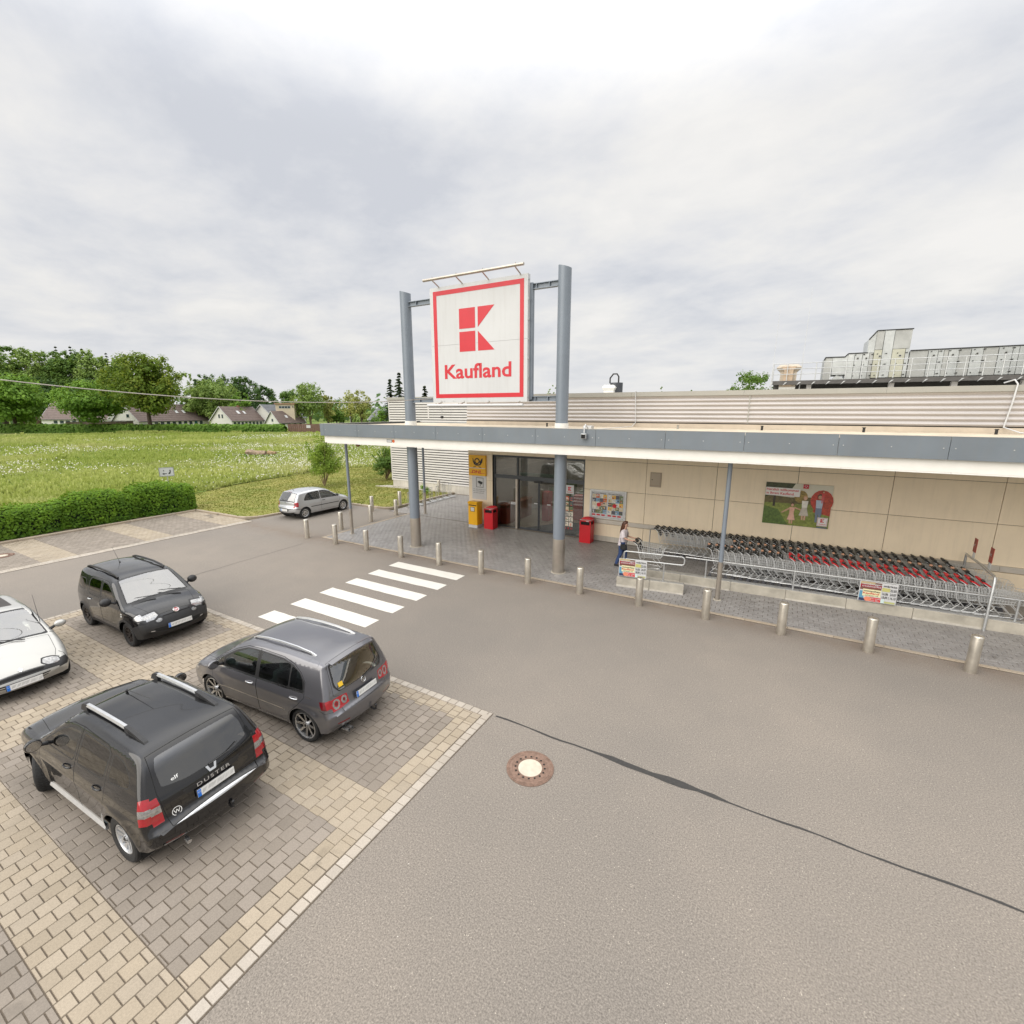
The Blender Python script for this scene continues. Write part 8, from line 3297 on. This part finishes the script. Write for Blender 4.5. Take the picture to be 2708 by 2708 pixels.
def broad_tree(label, x, y, h, w, leaf, seed, clear=.25, dens=1.0, size=.5, bark=None, group='trees beyond the meadow', lobes=22, cat='tree', name='broadleaf_tree', trunk_r=None, openness=0.0):
    r = random.Random(seed)
    t = thing(name, label, cat, (x, y, 0), 0, group)
    tr = trunk_r or h * .022
    q = MB()
    lean = (r.uniform(-.03, .03) * h, r.uniform(-.03, .03) * h)
    top = (lean[0], lean[1], h * .80)
    q.tube([(0, 0, -.1), (lean[0] * .2, lean[1] * .2, h * .2), (lean[0] * .6, lean[1] * .6, h * .5), top], [tr * 1.25, tr, tr * .62, tr * .15], 7)
    L = Leaves(seed)
    cz = h * (clear + (1 - clear) * .5)
    rz_, rw = h * (1 - clear) * .5, w * .5
    for k in range(lobes):
        for _ in range(20):
            d = Vector((r.uniform(-1, 1), r.uniform(-1, 1), r.uniform(-1, 1)))
            if .25 < d.length < 1:
                break
        taper = 1 - .45 * max(0, d.z)
        lr = r.uniform(.24, .38) * (1 - .3 * openness)
        c = (lean[0] * .6 + d.x * rw * (1 - lr) * taper * 1.05, lean[1] * .6 + d.y * rw * (1 - lr) * taper * 1.05, cz + d.z * rz_ * (1 - lr * .8) * 1.03)
        n = int(135 * dens)
        L.blob(c, (rw * lr * 1.25, rw * lr * 1.25, min(rz_, rw) * lr * 1.05), n, size)
        if k % 2 == 0:
            z0 = h * r.uniform(clear * .7, .55)
            q.tube([(lean[0] * .4, lean[1] * .4, z0), ((c[0]) * .5, c[1] * .5, z0 + (c[2] - z0) * .6), c], [tr * .45, tr * .28, tr * .1], 5)
    # ragged sprigs breaking the outline
    for k in range(int(lobes * 1.8)):
        a, e = r.uniform(0, 6.28), r.uniform(-.3, 1.4)
        k_ = r.uniform(.80, .95)
        p = (lean[0] * .6 + cos(a) * cos(e) * rw * k_, lean[1] * .6 + sin(a) * cos(e) * rw * k_, cz + sin(e) * rz_ * k_)
        L.blob(p, rw * r.uniform(.12, .20), int(30 * dens), size * .8, shell=.1)
    q.build('trunk', bark or m_bark, t, smooth=True, angle=60)
    L.build('crown', leaf, t)
    return t


def conifer(label, x, y, h, w, seed, group='dark conifers', z0=0.0):
    r = random.Random(seed)
    t = thing('conifer', label, 'tree', (x, y, z0), 0, group)
    q = MB()
    q.tube([(0, 0, -.1), (0, 0, h * .5), (0, 0, h)], [h * .018, h * .011, .02], 6)
    q.build('trunk', m_bark, t, smooth=True)
    L = Leaves(seed)
    z = h * .10
    while z < h:
        f = (z - h * .1) / (h * .9)
        rad = w * .5 * (1 - f) ** .85 * r.uniform(.8, 1.15)
        for k in range(max(5, int(13 * (1 - f)) + 3)):
            a = r.uniform(0, 6.28)
            for j in range(5):
                d = rad * (j + .7) / 5
                L.card(Vector((d * cos(a), d * sin(a), z - d * .28 + r.uniform(-.1, .1))), (cos(a) * .5, sin(a) * .5, 1), .32 + .02 * h, r.random())
        z += h * .035
    L.build('crown', m_needle, t)
    return t


TREES = [('great dark maple with yellowish upper leaves standing before the hedge', -136.7, 58.1, 19.4, 18.0, m_leafC, 1, .16, 1.9, .62, 34),
         ('round mid-green tree with a short bare trunk in front of the first cottage', -148.9, 51.1, 12.6, 16.3, m_leafA, 2, .20, 1.7, .58, 30),
         ('bright green spreading tree at the far left edge before the hedge', -165.9, 41.5, 14.6, 17.0, m_leafA, 3, .10, 1.8, .60, 32),
         ('pale birch-like tree just right of the great maple', -161.2, 80.9, 17.6, 8.5, m_leafE, 21, .15, 1.0, .55, 20),
         ('broad light green tree above the third cottage', -159.6, 87.6, 15.8, 14.5, m_leafE, 22, .12, 1.2, .58, 26),
         ('dark bushy tree behind the broad light green tree', -179.4, 99.4, 18.6, 12.5, m_leafD, 23, .15, 1.2, .6, 22),
         ('dark tree with a ragged tall top left of the tower house', -167.4, 100.4, 17.8, 12.5, m_leafD, 24, .12, 1.3, .6, 24),
         ('dark rounded tree sloping down to the tower house', -156.2, 101.0, 14.2, 10.5, m_leafD, 25, .1, 1.3, .6, 22),
         ('tall dark tree peeping over the light green trees', -187.2, 98.4, 19.3, 9.0, m_leafD, 26, .2, 1.0, .6, 16),
         ('small bright green tree behind the roof of the third cottage', -148.3, 88.3, 11.5, 7.0, m_leafA, 27, .1, 1.2, .5, 16),
         ('tall open tree with a visible brown trunk right of the cottages', -129.4, 99.0, 14.2, 12.0, m_leafE, 28, .18, 1.0, .52, 24),
         ('olive tree left of the tall open tree', -148.2, 105.6, 12.6, 9.5, m_leafB, 29, .1, 1.2, .55, 18),
         ('yellow-green young tree right of the tall open tree', -128.7, 105.1, 11.2, 6.5, m_leafF, 30, .1, .9, .5, 14),
         ('sparse twiggy tree with almost bare branches', -94.6, 84.3, 10.9, 6.0, m_leafF, 31, .25, .42, .32, 16),
         ('thin yellow-green tree beside the sparse twiggy tree', -90.7, 84.2, 10.6, 5.8, m_leafF, 32, .25, .75, .36, 18),
         ('low wide green tree in the distance behind the thin trees', -138.6, 116.8, 9.4, 10.0, m_leafB, 33, .05, 1.1, .55, 16),
         ('green round bush-like tree beside the blind wall corner', -58.0, 59.1, 6.4, 4.4, m_leafA, 34, .05, 1.3, .30, 16),
         ('light tree top peeping over the parapet right of the sign', -31.9, 62.4, 8.4, 2.0, m_leafA, 35, .3, .7, .26, 9),
         ('thin pale birch top left of the right sign pillar', -29.4, 63.8, 9.6, 1.9, m_leafE, 36, .3, .5, .22, 9),
         ('thin green tree top above the middle of the parapet', -17.0, 76.6, 9.6, 1.4, m_leafE, 37, .3, .6, .22, 8),
         ('dark bushy tree behind the roof left of the beige cowl', -4.5, 77.9, 11.0, 8.5, m_leafB, 38, .25, 1.5, .34, 26),
         ('tiny tree tip above the parapet left of the bushy tree', -12.6, 79.1, 9.0, 1.2, m_leafB, 39, .4, .5, .22, 6),
         ('tiny tree tip just right of the dark roof drum', -25.9, 77.3, 8.8, 1.6, m_leafB, 40, .4, .5, .22, 6)]
for lab, x, y, h, w, m, sd, cl, dn, sz, lb in TREES:
    broad_tree(lab, x, y, h, w, m, sd, cl, dn, sz, m_barkb if 'trunk' in lab or 'birch' in lab else m_bark, lobes=lb)
FORE = [(-268, 46, 26.5, 13, m_leafB), (-245.7, 55.9, 27.4, 11.5, m_leafB), (-241.6, 58.3, 28.2, 10.5, m_leafE), (-236.5, 61.1, 28.0, 11.5, m_leafB), (-231.6, 64.0, 27.4, 11.5, m_leafE), (-226.9, 66.6, 26.4, 10, m_leafE), (-223.6, 68.5, 26.3, 10, m_leafB),
        (-218.1, 71.6, 26.6, 11.5, m_leafB), (-212.5, 74.8, 27.0, 10.5, m_leafE), (-208.1, 77.3, 24.6, 10, m_leafE), (-203.9, 79.7, 24.0, 10.5, m_leafB), (-214, 62, 17, 12, m_leafD), (-226, 54, 17, 13, m_leafD), (-236, 47, 17, 14, m_leafD), (-203, 70, 16, 12, m_leafD), (-196, 84, 19, 11, m_leafE)]
where = ['at the left edge', 'second from the left edge', 'above the bright spreading tree', 'left of the bare forked trunks', 'with bare forked trunks', 'right of the bare forked trunks', 'above the first cottage', 'over the round tree', 'with pale feathery leaves left of the maple', 'just left of the maple top', 'half behind the maple',
         'dark and low behind the first cottage', 'dark and low left of the first cottage', 'dark and low at the far left', 'dark and low left of the maple', 'pale and tall right of the maple']
for i, ((x, y, h, w, m), wh) in enumerate(zip(FORE, where)):
    broad_tree('forest edge tree ' + wh, x, y, h, w, m, 100 + i, .18 if h > 20 else .05, 1.1, .72, m_barkb if 'fork' in wh else m_bark, lobes=26, group='trees of the forest edge')
for i, (x, y, h, w, wh) in enumerate([(-241.3, 75.7, 29.6, 7, 'leftmost of the spruce tips above the forest edge'), (-236.5, 78.4, 29.6, 7, 'second spruce tip above the forest edge'), (-232.8, 80.5, 28.8, 7, 'third spruce tip above the forest edge'),
                                      (-225.1, 84.9, 27.2, 7, 'fourth spruce tip, lower, left of the maple'), (-222.1, 86.6, 26.0, 6.5, 'spruce tip close beside the maple top'), (-219.7, 87.9, 25.9, 6.5, 'last spruce tip touching the maple')]):
    conifer(wh, x, y, h, w, 200 + i)
for i, (x, y, h, w, wh) in enumerate([(-53.5, 55.8, 10.4, 5.2, 'slim dark conifer left of the left sign pillar'), (-50.4, 54.5, 11.2, 6.0, 'dark conifer behind the left sign pillar'), (-49.0, 58.6, 9.4, 5.0, 'dark conifer between the sign pillar and the sign')]):
    conifer(wh, x, y, h, w, 220 + i, 'conifers behind the blind wall')
# far wooded skyline that reads as one mass
L = Leaves(77)
for k in range(300):
    f = k / 299
    a = radians(-80 + 95 * f)
    d = 330 + 60 * sin(k * 1.7)
    hgt = 9 + 3.0 * sin(k * .7) + 2 * sin(k * 2.3)
    L.blob((sin(a) * d, cos(a) * d, hgt * .5), (9, 9, hgt * .6), 34, 2.2)
stuff(tag(L.build('far_wood', m_leafD, None), 'far dark wood along the skyline', 'wood'))

# ---- hedges
def hedge(label, P0, P1, w, h, leaf, n, size, seed, name='hedge', lump=.12, group=None):
    r = random.Random(seed)
    A, B = Vector((P0[0], P0[1], 0)), Vector((P1[0], P1[1], 0))
    d = B - A
    Ln = d.length
    t = thing(name, label, 'hedge', A, atan2(d.y, d.x), group)
    L = Leaves(seed)
    for _ in range(n):
        x = r.uniform(-.05, Ln + .05)
        end = min(1, min(x + .05, Ln + .05 - x) / (w * .45))
        k = (max(0, end)) ** .5
        hh = h * (.72 + .28 * k) * (1 + lump * sin(x * 1.9 + seed) + lump * .6 * sin(x * 4.3 + seed * 2))
        ww = w * .5 * (.55 + .45 * k)
        a = r.uniform(-.25, pi + .25)
        rad = r.uniform(.82, 1.05)
        ca, sa = cos(a), max(sin(a), -.2)
        sq = (abs(ca) ** .7) * (1 if ca > 0 else -1)
        y = ww * sq * rad
        z = hh * (.10 + .90 * max(0, sa) ** .55 * rad) if sa > 0 else hh * r.uniform(.03, .2)
        if r.random() < .35:
            z = hh * r.uniform(.05, 1.0) * rad
        nn = Vector((r.uniform(-.5, .5), sq + r.uniform(-.5, .5), sa + r.uniform(-.2, .9)))
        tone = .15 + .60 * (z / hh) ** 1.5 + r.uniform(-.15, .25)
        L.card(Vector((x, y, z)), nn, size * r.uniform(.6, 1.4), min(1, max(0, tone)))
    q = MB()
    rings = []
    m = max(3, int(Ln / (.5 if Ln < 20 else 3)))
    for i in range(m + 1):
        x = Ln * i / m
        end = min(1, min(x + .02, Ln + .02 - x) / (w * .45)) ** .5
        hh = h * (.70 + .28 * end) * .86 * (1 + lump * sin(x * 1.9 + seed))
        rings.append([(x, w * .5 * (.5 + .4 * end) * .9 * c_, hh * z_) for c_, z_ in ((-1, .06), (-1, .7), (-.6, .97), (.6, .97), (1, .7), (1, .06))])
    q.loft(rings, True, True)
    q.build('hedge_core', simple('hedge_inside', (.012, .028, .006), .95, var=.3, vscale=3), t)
    L.build('foliage', leaf, t)
    return t


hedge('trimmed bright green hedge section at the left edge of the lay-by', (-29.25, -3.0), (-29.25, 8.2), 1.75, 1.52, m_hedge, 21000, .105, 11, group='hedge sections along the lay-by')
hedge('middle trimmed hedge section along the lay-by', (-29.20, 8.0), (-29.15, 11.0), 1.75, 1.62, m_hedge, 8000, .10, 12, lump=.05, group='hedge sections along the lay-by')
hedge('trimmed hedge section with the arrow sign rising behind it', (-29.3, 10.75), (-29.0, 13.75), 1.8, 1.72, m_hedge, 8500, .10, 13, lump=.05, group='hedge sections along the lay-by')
hedge('long clipped hedge across the far end of the meadow', (-169.3, 39.5), (-107.5, 74.6), 2.2, 2.15, m_hedge2, 12000, .62, 14, lump=.03)
hedge('short dark hedge right of the brown gate', (-98.5, 79.5), (-86, 86.5), 2.2, 1.9, m_hedge2, 3000, .60, 15, lump=.06)
hedge('rough bushes under the thin trees behind the canopy end', (-95, 92), (-66, 88), 4, 3.6, m_leafB, 5200, .7, 16, 'bushes', .18)
hedge('green garden shrubs beside the grey gabled house', (-118, 106), (-92, 104), 4, 4.0, m_leafE, 4500, .8, 17, 'bushes', .2)
# ---- shrubs near the lawn
def shrub(label, x, y, h, w, seed, n, size, leaf=None, sparse=False, name='shrub', group=None):
    r = random.Random(seed)
    t = thing(name, label, 'shrub', (x, y, .08), 0, group)
    L = Leaves(seed)
    q = MB()
    for k in range(16):
        a, e = r.uniform(0, 6.28), r.uniform(.35, 1.5)
        p = Vector((cos(a) * cos(e) * w * .42, sin(a) * cos(e) * w * .42, h * (.25 + .65 * sin(e))))
        q.tube([(0, 0, 0), tuple(p * .5 + Vector((0, 0, h * .1))), tuple(p)], [.030, .016, .006], 5)
    lob = 26
    for k in range(lob):
        a, e = r.uniform(0, 6.28), r.uniform(-.15, 1.5)
        rr_ = r.uniform(.35, .8)
        c = (cos(a) * cos(e) * w * .42 * rr_ * 1.2, sin(a) * cos(e) * w * .42 * rr_ * 1.2, h * (.34 + .52 * max(-.3, sin(e)) * rr_))
        L.blob(c, (w * .17, w * .17, h * .13), n // lob, size, shell=.25)
    for k in range(34):
        a, e = r.uniform(0, 6.28), r.uniform(.0, 1.5)
        for j in range(7):
            f = .72 + .06 * j
            L.blob((cos(a) * cos(e) * w * .5 * f, sin(a) * cos(e) * w * .5 * f, h * (.30 + .66 * sin(e) * f)), .10, 5, size * .9, shell=.1)
    q.build('stems', m_barkb, t)
    L.build('foliage', leaf or m_shrub, t)
    return t


shrub('feathery light green young tree on the lawn behind the silver car', -28.95, 22.84, 3.95, 2.9, 31, 7000, .10)
shrub('dark leafy bush close to the corner of the blind wall', -27.4, 27.6, 2.5, 2.6, 32, 5200, .12, m_leafB)
shrub('yellow-green taller bush behind the dark bush at the wall corner', -29.0, 31.0, 3.4, 2.6, 33, 4200, .12, m_shrub)
L = Leaves(61)
for k in range(9):
    a = k * .7
    L.blob((.2 * cos(a), .2 * sin(a), .25 + .05 * k % .4), .17, 26, .09)
L.build('leaves', m_leafA, PLANT_SPOT)

# ---- log lying in the meadow
t = thing('fallen_log', 'split grey-brown tree log lying in the meadow grass', 'log', (-54.4, 34.1, .1), radians(32))
q = MB()
rl = random.Random(5)
rings = []
for k in range(9):
    f = k / 8
    rad = .52 * (1 - .35 * f) * (1 + .1 * sin(f * 9))
    rings.append([(-1.5 + 2.2 * f, rad * cos(a) * (1 + .12 * sin(3 * a + f * 4)), .42 - .05 * f + rad * sin(a) * .85 * (1 + .1 * sin(5 * a))) for a in [2 * pi * j / 14 for j in range(14)]])
q.loft(rings, True, True)
q.build('split_trunk', simple('weathered_wood', (.27, .20, .14), .9, var=.45, vscale=6, bump=.6, bscale=14), t, smooth=True, angle=45)
q = MB()
q.loft([[(1.0 + .9 * k / 4, .42 * cos(a) * (1 - .08 * k), .38 + .36 * sin(a) * (1 - .1 * k)) for a in [2 * pi * j / 12 for j in range(12)]] for k in range(5)], True, True)
q.build('sawn_piece', simple('orange_wood', (.27, .185, .10), .9, var=.4, vscale=6, bump=.6, bscale=14), t, smooth=True, angle=45)
L = Leaves(9)
for k in range(16):
    L.blob((-1.9 + 4.2 * k / 15, -.7 + .25 * sin(k * 2), .15), (.35, .22, .25), 20, .16, tone=.2)
L.build('grass_fringe', m_leafA, t)

# ---- grass: tufts and dandelion clocks
def scatter_sheet(poly, n, seed, dmax, fn):
    r = random.Random(seed)
    xs = [p[0] for p in poly]
    ys = [p[1] for p in poly]
    k = 0
    while k < n:
        a = r.uniform(radians(-80), radians(-20))
        d = 24 + (dmax - 24) * r.random() ** 1.25
        x, y = sin(a) * d, cos(a) * d
        if in_poly(x, y, poly):
            fn(r, x, y, d)
        k += 1


gt = Leaves(41)


def tuft(r, x, y, d):
    nse = sin(x * .21 + 1.3) * cos(y * .17) + .6 * sin(x * .07 - y * .11)
    h = r.uniform(.14, .34) * (1.25 if nse > .2 else .8) * (1 + d / 160)
    w = h * r.uniform(.25, .5) * (1 + d / 120)
    a = r.uniform(0, 6.28)
    for j in range(3):
        b_ = a + j * 2.1
        u = Vector((cos(b_), sin(b_), 0))
        k = len(gt.v)
        lean = Vector((r.uniform(-.5, .5), r.uniform(-.5, .5), 0)) * h
        p = Vector((x, y, .08))
        gt.v += [tuple(p - u * w * .5), tuple(p + u * w * .5), tuple(p + lean + Vector((0, 0, h)) + u * w * .12), tuple(p + lean + Vector((0, 0, h * .95)) - u * w * .12)]
        gt.f.append((k, k + 1, k + 2, k + 3))
        gt.t.append(min(1, max(0, .45 + .3 * nse + r.uniform(-.35, .35))))


m_grass = leaf_mat('tall_grass', (0.27, 0.36, 0.06), (0.60, 0.62, 0.22), (0.66, 0.62, 0.34), .6, .10)
scatter_sheet(mead, 78000, 8, 150, tuft)
stuff(tag(gt.build('meadow_tufts', m_grass, None), 'tall flowering meadow grass across the field', 'grass'))
dc = MB()


def clock_(r, x, y, d):
    nse = sin(x * .13 + .4) * cos(y * .19 + 1) + .7 * sin(x * .05 + y * .09)
    if r.random() > .38 + .42 * nse:
        return
    s_ = r.uniform(.028, .050) * (1 + d / 120)
    z = .10 + r.uniform(.16, .36)
    dc.add([(x - s_, y, z), (x, y - s_, z), (x + s_, y, z), (x, y + s_, z), (x, y, z + s_), (x, y, z - s_)], [(0, 1, 4), (1, 2, 4), (2, 3, 4), (3, 0, 4), (1, 0, 5), (2, 1, 5), (3, 2, 5), (0, 3, 5)])


scatter_sheet(mead, 46000, 9, 120, clock_)
stuff(tag(dc.build('dandelion_clocks', simple('dandelion_white', (.72, .70, .60), .9, var=.1), recalc=False), 'white dandelion clocks dotted over the meadow', 'flowers'))
lt = Leaves(43)
rl = random.Random(12)
for k in range(26000):
    x, y = rl.uniform(-37, -18.9), rl.uniform(13.6, 34)
    if not in_poly(x, y, lawn_poly):
        continue
    h = rl.uniform(.03, .08)
    a = rl.uniform(0, 6.28)
    u = Vector((cos(a), sin(a), 0))
    w = rl.uniform(.02, .06)
    p = Vector((x, y, .09))
    i = len(lt.v)
    ln_ = Vector((rl.uniform(-1, 1), rl.uniform(-1, 1), 0)) * h * .8
    lt.v += [tuple(p - u * w), tuple(p + u * w), tuple(p + ln_ + Vector((0, 0, h)))]
    lt.f.append((i, i + 1, i + 2))
    lt.t.append(rl.random())
stuff(tag(lt.build('lawn_blades', leaf_mat('lawn_blade', (.12, .155, .026), (.30, .29, .07), (.33, .25, .10), .6, .8), None), 'short cut grass and clippings on the lawn', 'grass'))

# ---- houses beyond the hedge
m_render = simple('white_render', (.72, .71, .67), .8, var=.05, vscale=.5)
m_tile = None
t_ = NT('brown_roof_tile')
n_ = t_.noise(1.4, 5, .65)
t_.set(col=t_.mix(t_.ramp(n_, [(0.3, 0), (0.7, 1)]), (.115, .085, .075), (.175, .130, .112)), rough=.75)
m_tile = t_.m
m_slate = simple('slate_grey', (.13, .135, .145), .7, var=.15, vscale=.8)
m_pane = simple('far_pane', (.035, .055, .065), .12, var=.1, vscale=.6)
m_teal = simple('teal_shutter', (.02, .12, .13), .5, var=.08)


def cottage(name, label, loc, rz, L_, W_d, eave, ridge, wins, gables=(), skyl=(), chim=None, wall=None, roof=None, over=.35, courses=9):
    t = thing(name, label, 'house', (loc[0], loc[1], 0), rz, 'houses beyond the hedge')
    wall, roof = wall or m_render, roof or m_tile
    q = MB()
    q.box(0, .12, 0, L_, W_d - .02, eave)
    for x in (0, L_ - .12):
        q.prism([(.12, eave), (W_d - .02, eave), (W_d / 2, ridge - .15)], x, x + .12, 'yz')
    w = q.build('wall', wall, t)
    # front wall with real window openings between piers
    last = 0.0
    q = MB()
    zt = max([z1 for _, _, _, z1, _ in wins] + [1])
    zb = min([z0 for _, _, z0, _, _ in wins] + [1])
    q.box(0, 0, zt, L_, .12, eave)
    q.box(0, 0, 0, L_, .12, zb)
    for x0, x1, z0, z1, kind in wins:
        q.box(last, 0, zb, x0, .12, zt)
        last = x1
    q.box(last, 0, zb, L_, .12, zt)
    q.build('front_wall', wall, t)
    for x0, x1, z0, z1, kind in wins:
        f = MB()
        for a, c, d, e in ((x0, z0, x0 + .07, z1), (x1 - .07, z0, x1, z1), (x0 + .07, z0, x1 - .07, z0 + .07), (x0 + .07, z1 - .07, x1 - .07, z1)):
            f.box(a, .03, c, d, .10, e)
        fo = f.build('window', m_signwht, t)
        f = MB()
        f.box(x0 + .07, .06, z0 + .07, x1 - .07, .07, z1 - .07)
        f.build('pane', m_teal if kind == 'teal' else m_pane, fo)
    for y0, y1, z0, z1 in gables:
        f = MB()
        f.box(-.05, y0, z0, .0, y1, z1)
        fo = f.build('gable_window', m_signwht, t)
        f = MB()
        f.box(-.065, y0 + .08, z0 + .08, -.05, y1 - .08, z1 - .08)
        f.build('pane', m_pane, fo)
    for sgn in (0, 1):
        ro = MB()
        for k in range(courses):
            f0, f1 = k / courses, (k + 1) / courses
            def pt_(f, dz):
                yy = -over + (W_d / 2 + over) * f
                zz = eave - over * (ridge - eave) / (W_d / 2) + (ridge - eave) * (1 + over / (W_d / 2)) * f
                return (yy if sgn == 0 else W_d - yy), zz + dz
            y0_, z0_ = pt_(f0, .12)
            y1_, z1_ = pt_(f1, .06)
            ro.quad((-over, y0_, z0_), (L_ + over, y0_, z0_), (L_ + over, y1_, z1_), (-over, y1_, z1_))
            ro.quad((-over, y0_, z0_ - .08), (L_ + over, y0_, z0_ - .08), (L_ + over, y0_, z0_), (-over, y0_, z0_))
        rf = ro.build('roof', roof, t)
        if sgn == 0:
            for x0, x1, f0, f1 in skyl:
                s_ = MB()
                a0, b0 = pt_(f0, .20)
                a1, b1 = pt_(f1, .20)
                s_.quad((x0, a0, b0), (x1, a0, b0), (x1, a1, b1), (x0, a1, b1))
                s_.build('skylight', m_signwht, rf)
    vg = MB()
    for x in (-over - .03, L_ + over - .02):
        for sgn in (0, 1):
            ya, yb = -over, W_d / 2
            za, zb_ = eave - over * (ridge - eave) / (W_d / 2), ridge
            if sgn:
                ya, yb = W_d + over, W_d / 2
            vg.add([(x, ya, za - .14), (x, ya, za + .12), (x, yb, zb_ + .12), (x, yb, zb_ - .14), (x + .05, ya, za - .14), (x + .05, ya, za + .12), (x + .05, yb, zb_ + .12), (x + .05, yb, zb_ - .14)],
                   [(0, 1, 2, 3), (7, 6, 5, 4), (0, 4, 5, 1), (1, 5, 6, 2), (3, 2, 6, 7), (0, 3, 7, 4)])
    vg.build('verge_board', m_signwht, t)
    g = MB()
    g.box(-.2, -over - .12, eave - over * .5 - .06, L_ + .2, -over, eave - over * .5 + .06)
    g.build('gutter', m_slate, t)
    if chim:
        c = MB()
        c.box(chim[0], W_d / 2 - .3, ridge - .5, chim[0] + .6, W_d / 2 + .3, ridge + chim[1])
        c.build('chimney', simple('chimney_brick', (.25, .12, .08), .85, var=.2), t)
    return t


RB = radians(29.6)
cottage('cottage', 'white cottage with a brown roof behind the round tree at the left', (-190.0, 53.2), radians(40), 17, 12, 3.1, 8.2, [(3 + i * 1.6, 4.1 + i * 1.6, 1.7, 2.7, '') for i in range(8)], courses=10)
cottage('cottage', 'long white cottage with a brown roof and two skylights behind the maple', (-153.1, 62.6), radians(108), 23, 9.0, 2.75, 7.4, [(2.5 + i * 1.9, 3.7 + i * 1.9, 1.1, 2.45, 'teal' if i == 8 else '') for i in range(10)], [(3, 4, 3.6, 4.6)], [(13.5, 14.4, .45, .62), (16, 16.9, .45, .62)], (8, .5))
cottage('cottage', 'white gabled cottage with a brown roof, two gable windows and a long window row', (-141.0, 80.9), radians(100), 11.2, 8.6, 2.7, 6.7, [(.5 + i * 1.32, 1.45 + i * 1.32, .9, 2.3, '') for i in range(8)], [(3.2, 3.9, 3.3, 4.5), (4.5, 5.2, 3.3, 4.5)], [(4.0, 4.9, .48, .68), (6.2, 6.9, .48, .66)], (6.0, .4))
cottage('cottage', 'smallest white gabled cottage right of the others, by the brown gate', (-128.5, 87.6), radians(93), 9.0, 6.2, 2.1, 5.4, [(.8 + i * 2.0, 1.9 + i * 2.0, .9, 1.8, '') for i in range(4)], [(2.6, 3.4, 2.3, 3.2)], [(3.2, 4.0, .42, .62), (5.2, 5.7, .48, .62)], (6.5, .6))
cottage('cottage', 'grey-roofed house half hidden behind the gabled cottages', (-139.0, 93.0), radians(98), 13, 10, 3.4, 7.4, [(2 + i * 2, 3 + i * 2, 1.2, 2.4, '') for i in range(4)], roof=m_slate)
cottage('gabled_house', 'blue-grey gabled house in the distance beside the thin trees', (-106.5, 101.5), radians(12), 9, 10, 3.0, 6.2, [(1.0 + i * 2.2, 2.0 + i * 2.2, 1.0, 2.2, '') for i in range(3)], [(3, 4, 1.2, 2.2), (6, 7, 1.2, 2.2)], wall=simple('blue_grey_render', (.34, .37, .42), .8, var=.06, vscale=.6), roof=m_slate)
t = thing('tower_house', 'flat-roofed beige tower house with a window band behind the cottages', 'house', (-133.2, 90.0, 0), RB + radians(12), 'houses beyond the hedge')
m_tow = simple('beige_render', (.58, .50, .38), .8, var=.06, vscale=.6)
q = MB()
q.box(0, 0, 0, 5.2, 5, 7.4)
q.build('wall', m_tow, t)
q = MB()
q.box(-.3, -.3, 7.4, 5.5, 5.3, 7.75)
q.build('roof', simple('rust_fascia', (.34, .20, .13), .7, var=.1), t)
q = MB()
q.box(.9, -.05, 6.2, 4.2, .0, 6.95)
fo = q.build('window', m_signwht, t)
for k in range(4):
    q = MB()
    q.box(.98 + k * .81, -.065, 6.28, 1.70 + k * .81, -.05, 6.87)
    q.build('pane', m_pane, fo)
q = MB()
q.box(4.75, -.05, 6.4, 5.0, .0, 6.9)
q.build('side_window', m_pane, t)
t = thing('garden_wall', 'low grey-brown garage and fence wall left of the first cottage', 'wall', (-164.0, 50.5, 0), RB + radians(3))
for k in range(9):
    q = MB()
    q.box(k * 1.9 + .02, 0, 0, k * 1.9 + 1.88, .2, 2.6 + .02 * k)
    q.build('wall_bay', simple('weathered_boards', (.24, .19, .14), .9, var=.2, vscale=1.2), t)
q = MB()
q.box(-.2, -.15, 2.78, 17.4, .35, 2.9)
q.build('coping', m_slate, t)
t = thing('timber_gate', 'brown timber gate in the hedge by the smallest cottage', 'gate', (-107.2, 75.2, 0), RB + radians(2))
for k in range(16):
    q = MB()
    q.box(k * .52 + .02, 0, .1, k * .52 + .50, .06, 2.3)
    q.build('gate_board', simple('brown_boards', (.15, .085, .065), .8, var=.2, vscale=1.5), t)
q = MB()
q.box(4.6, -.03, 1.3, 5.6, 0, 2.0)
q.build('gate_notice', m_signwht, t)
t = thing('timber_fence', 'brown timber fence below the grey gabled house', 'fence', (-100.5, 94.5, 0), RB)
for k in range(14):
    q = MB()
    q.box(k * .9 + .02, 0, 0, k * .9 + .88, .08, 2.2)
    q.build('fence_board', simple('brown_boards', (.15, .085, .065), .8, var=.2, vscale=1.5), t)
t = thing('lamp_post', 'thin pale lamp post beyond the gate', 'lamp post', (-93.0, 82.5, 0))
q = MB()
q.tube([(0, 0, 0), (0, 0, 3.9)], [.07, .05], 8)
q.build('post', m_galv, t)
q = MB()
q.sphere((0, 0, 4.0), (.16, .16, .14), 10, 6)
q.build('lantern', m_signwht, t)
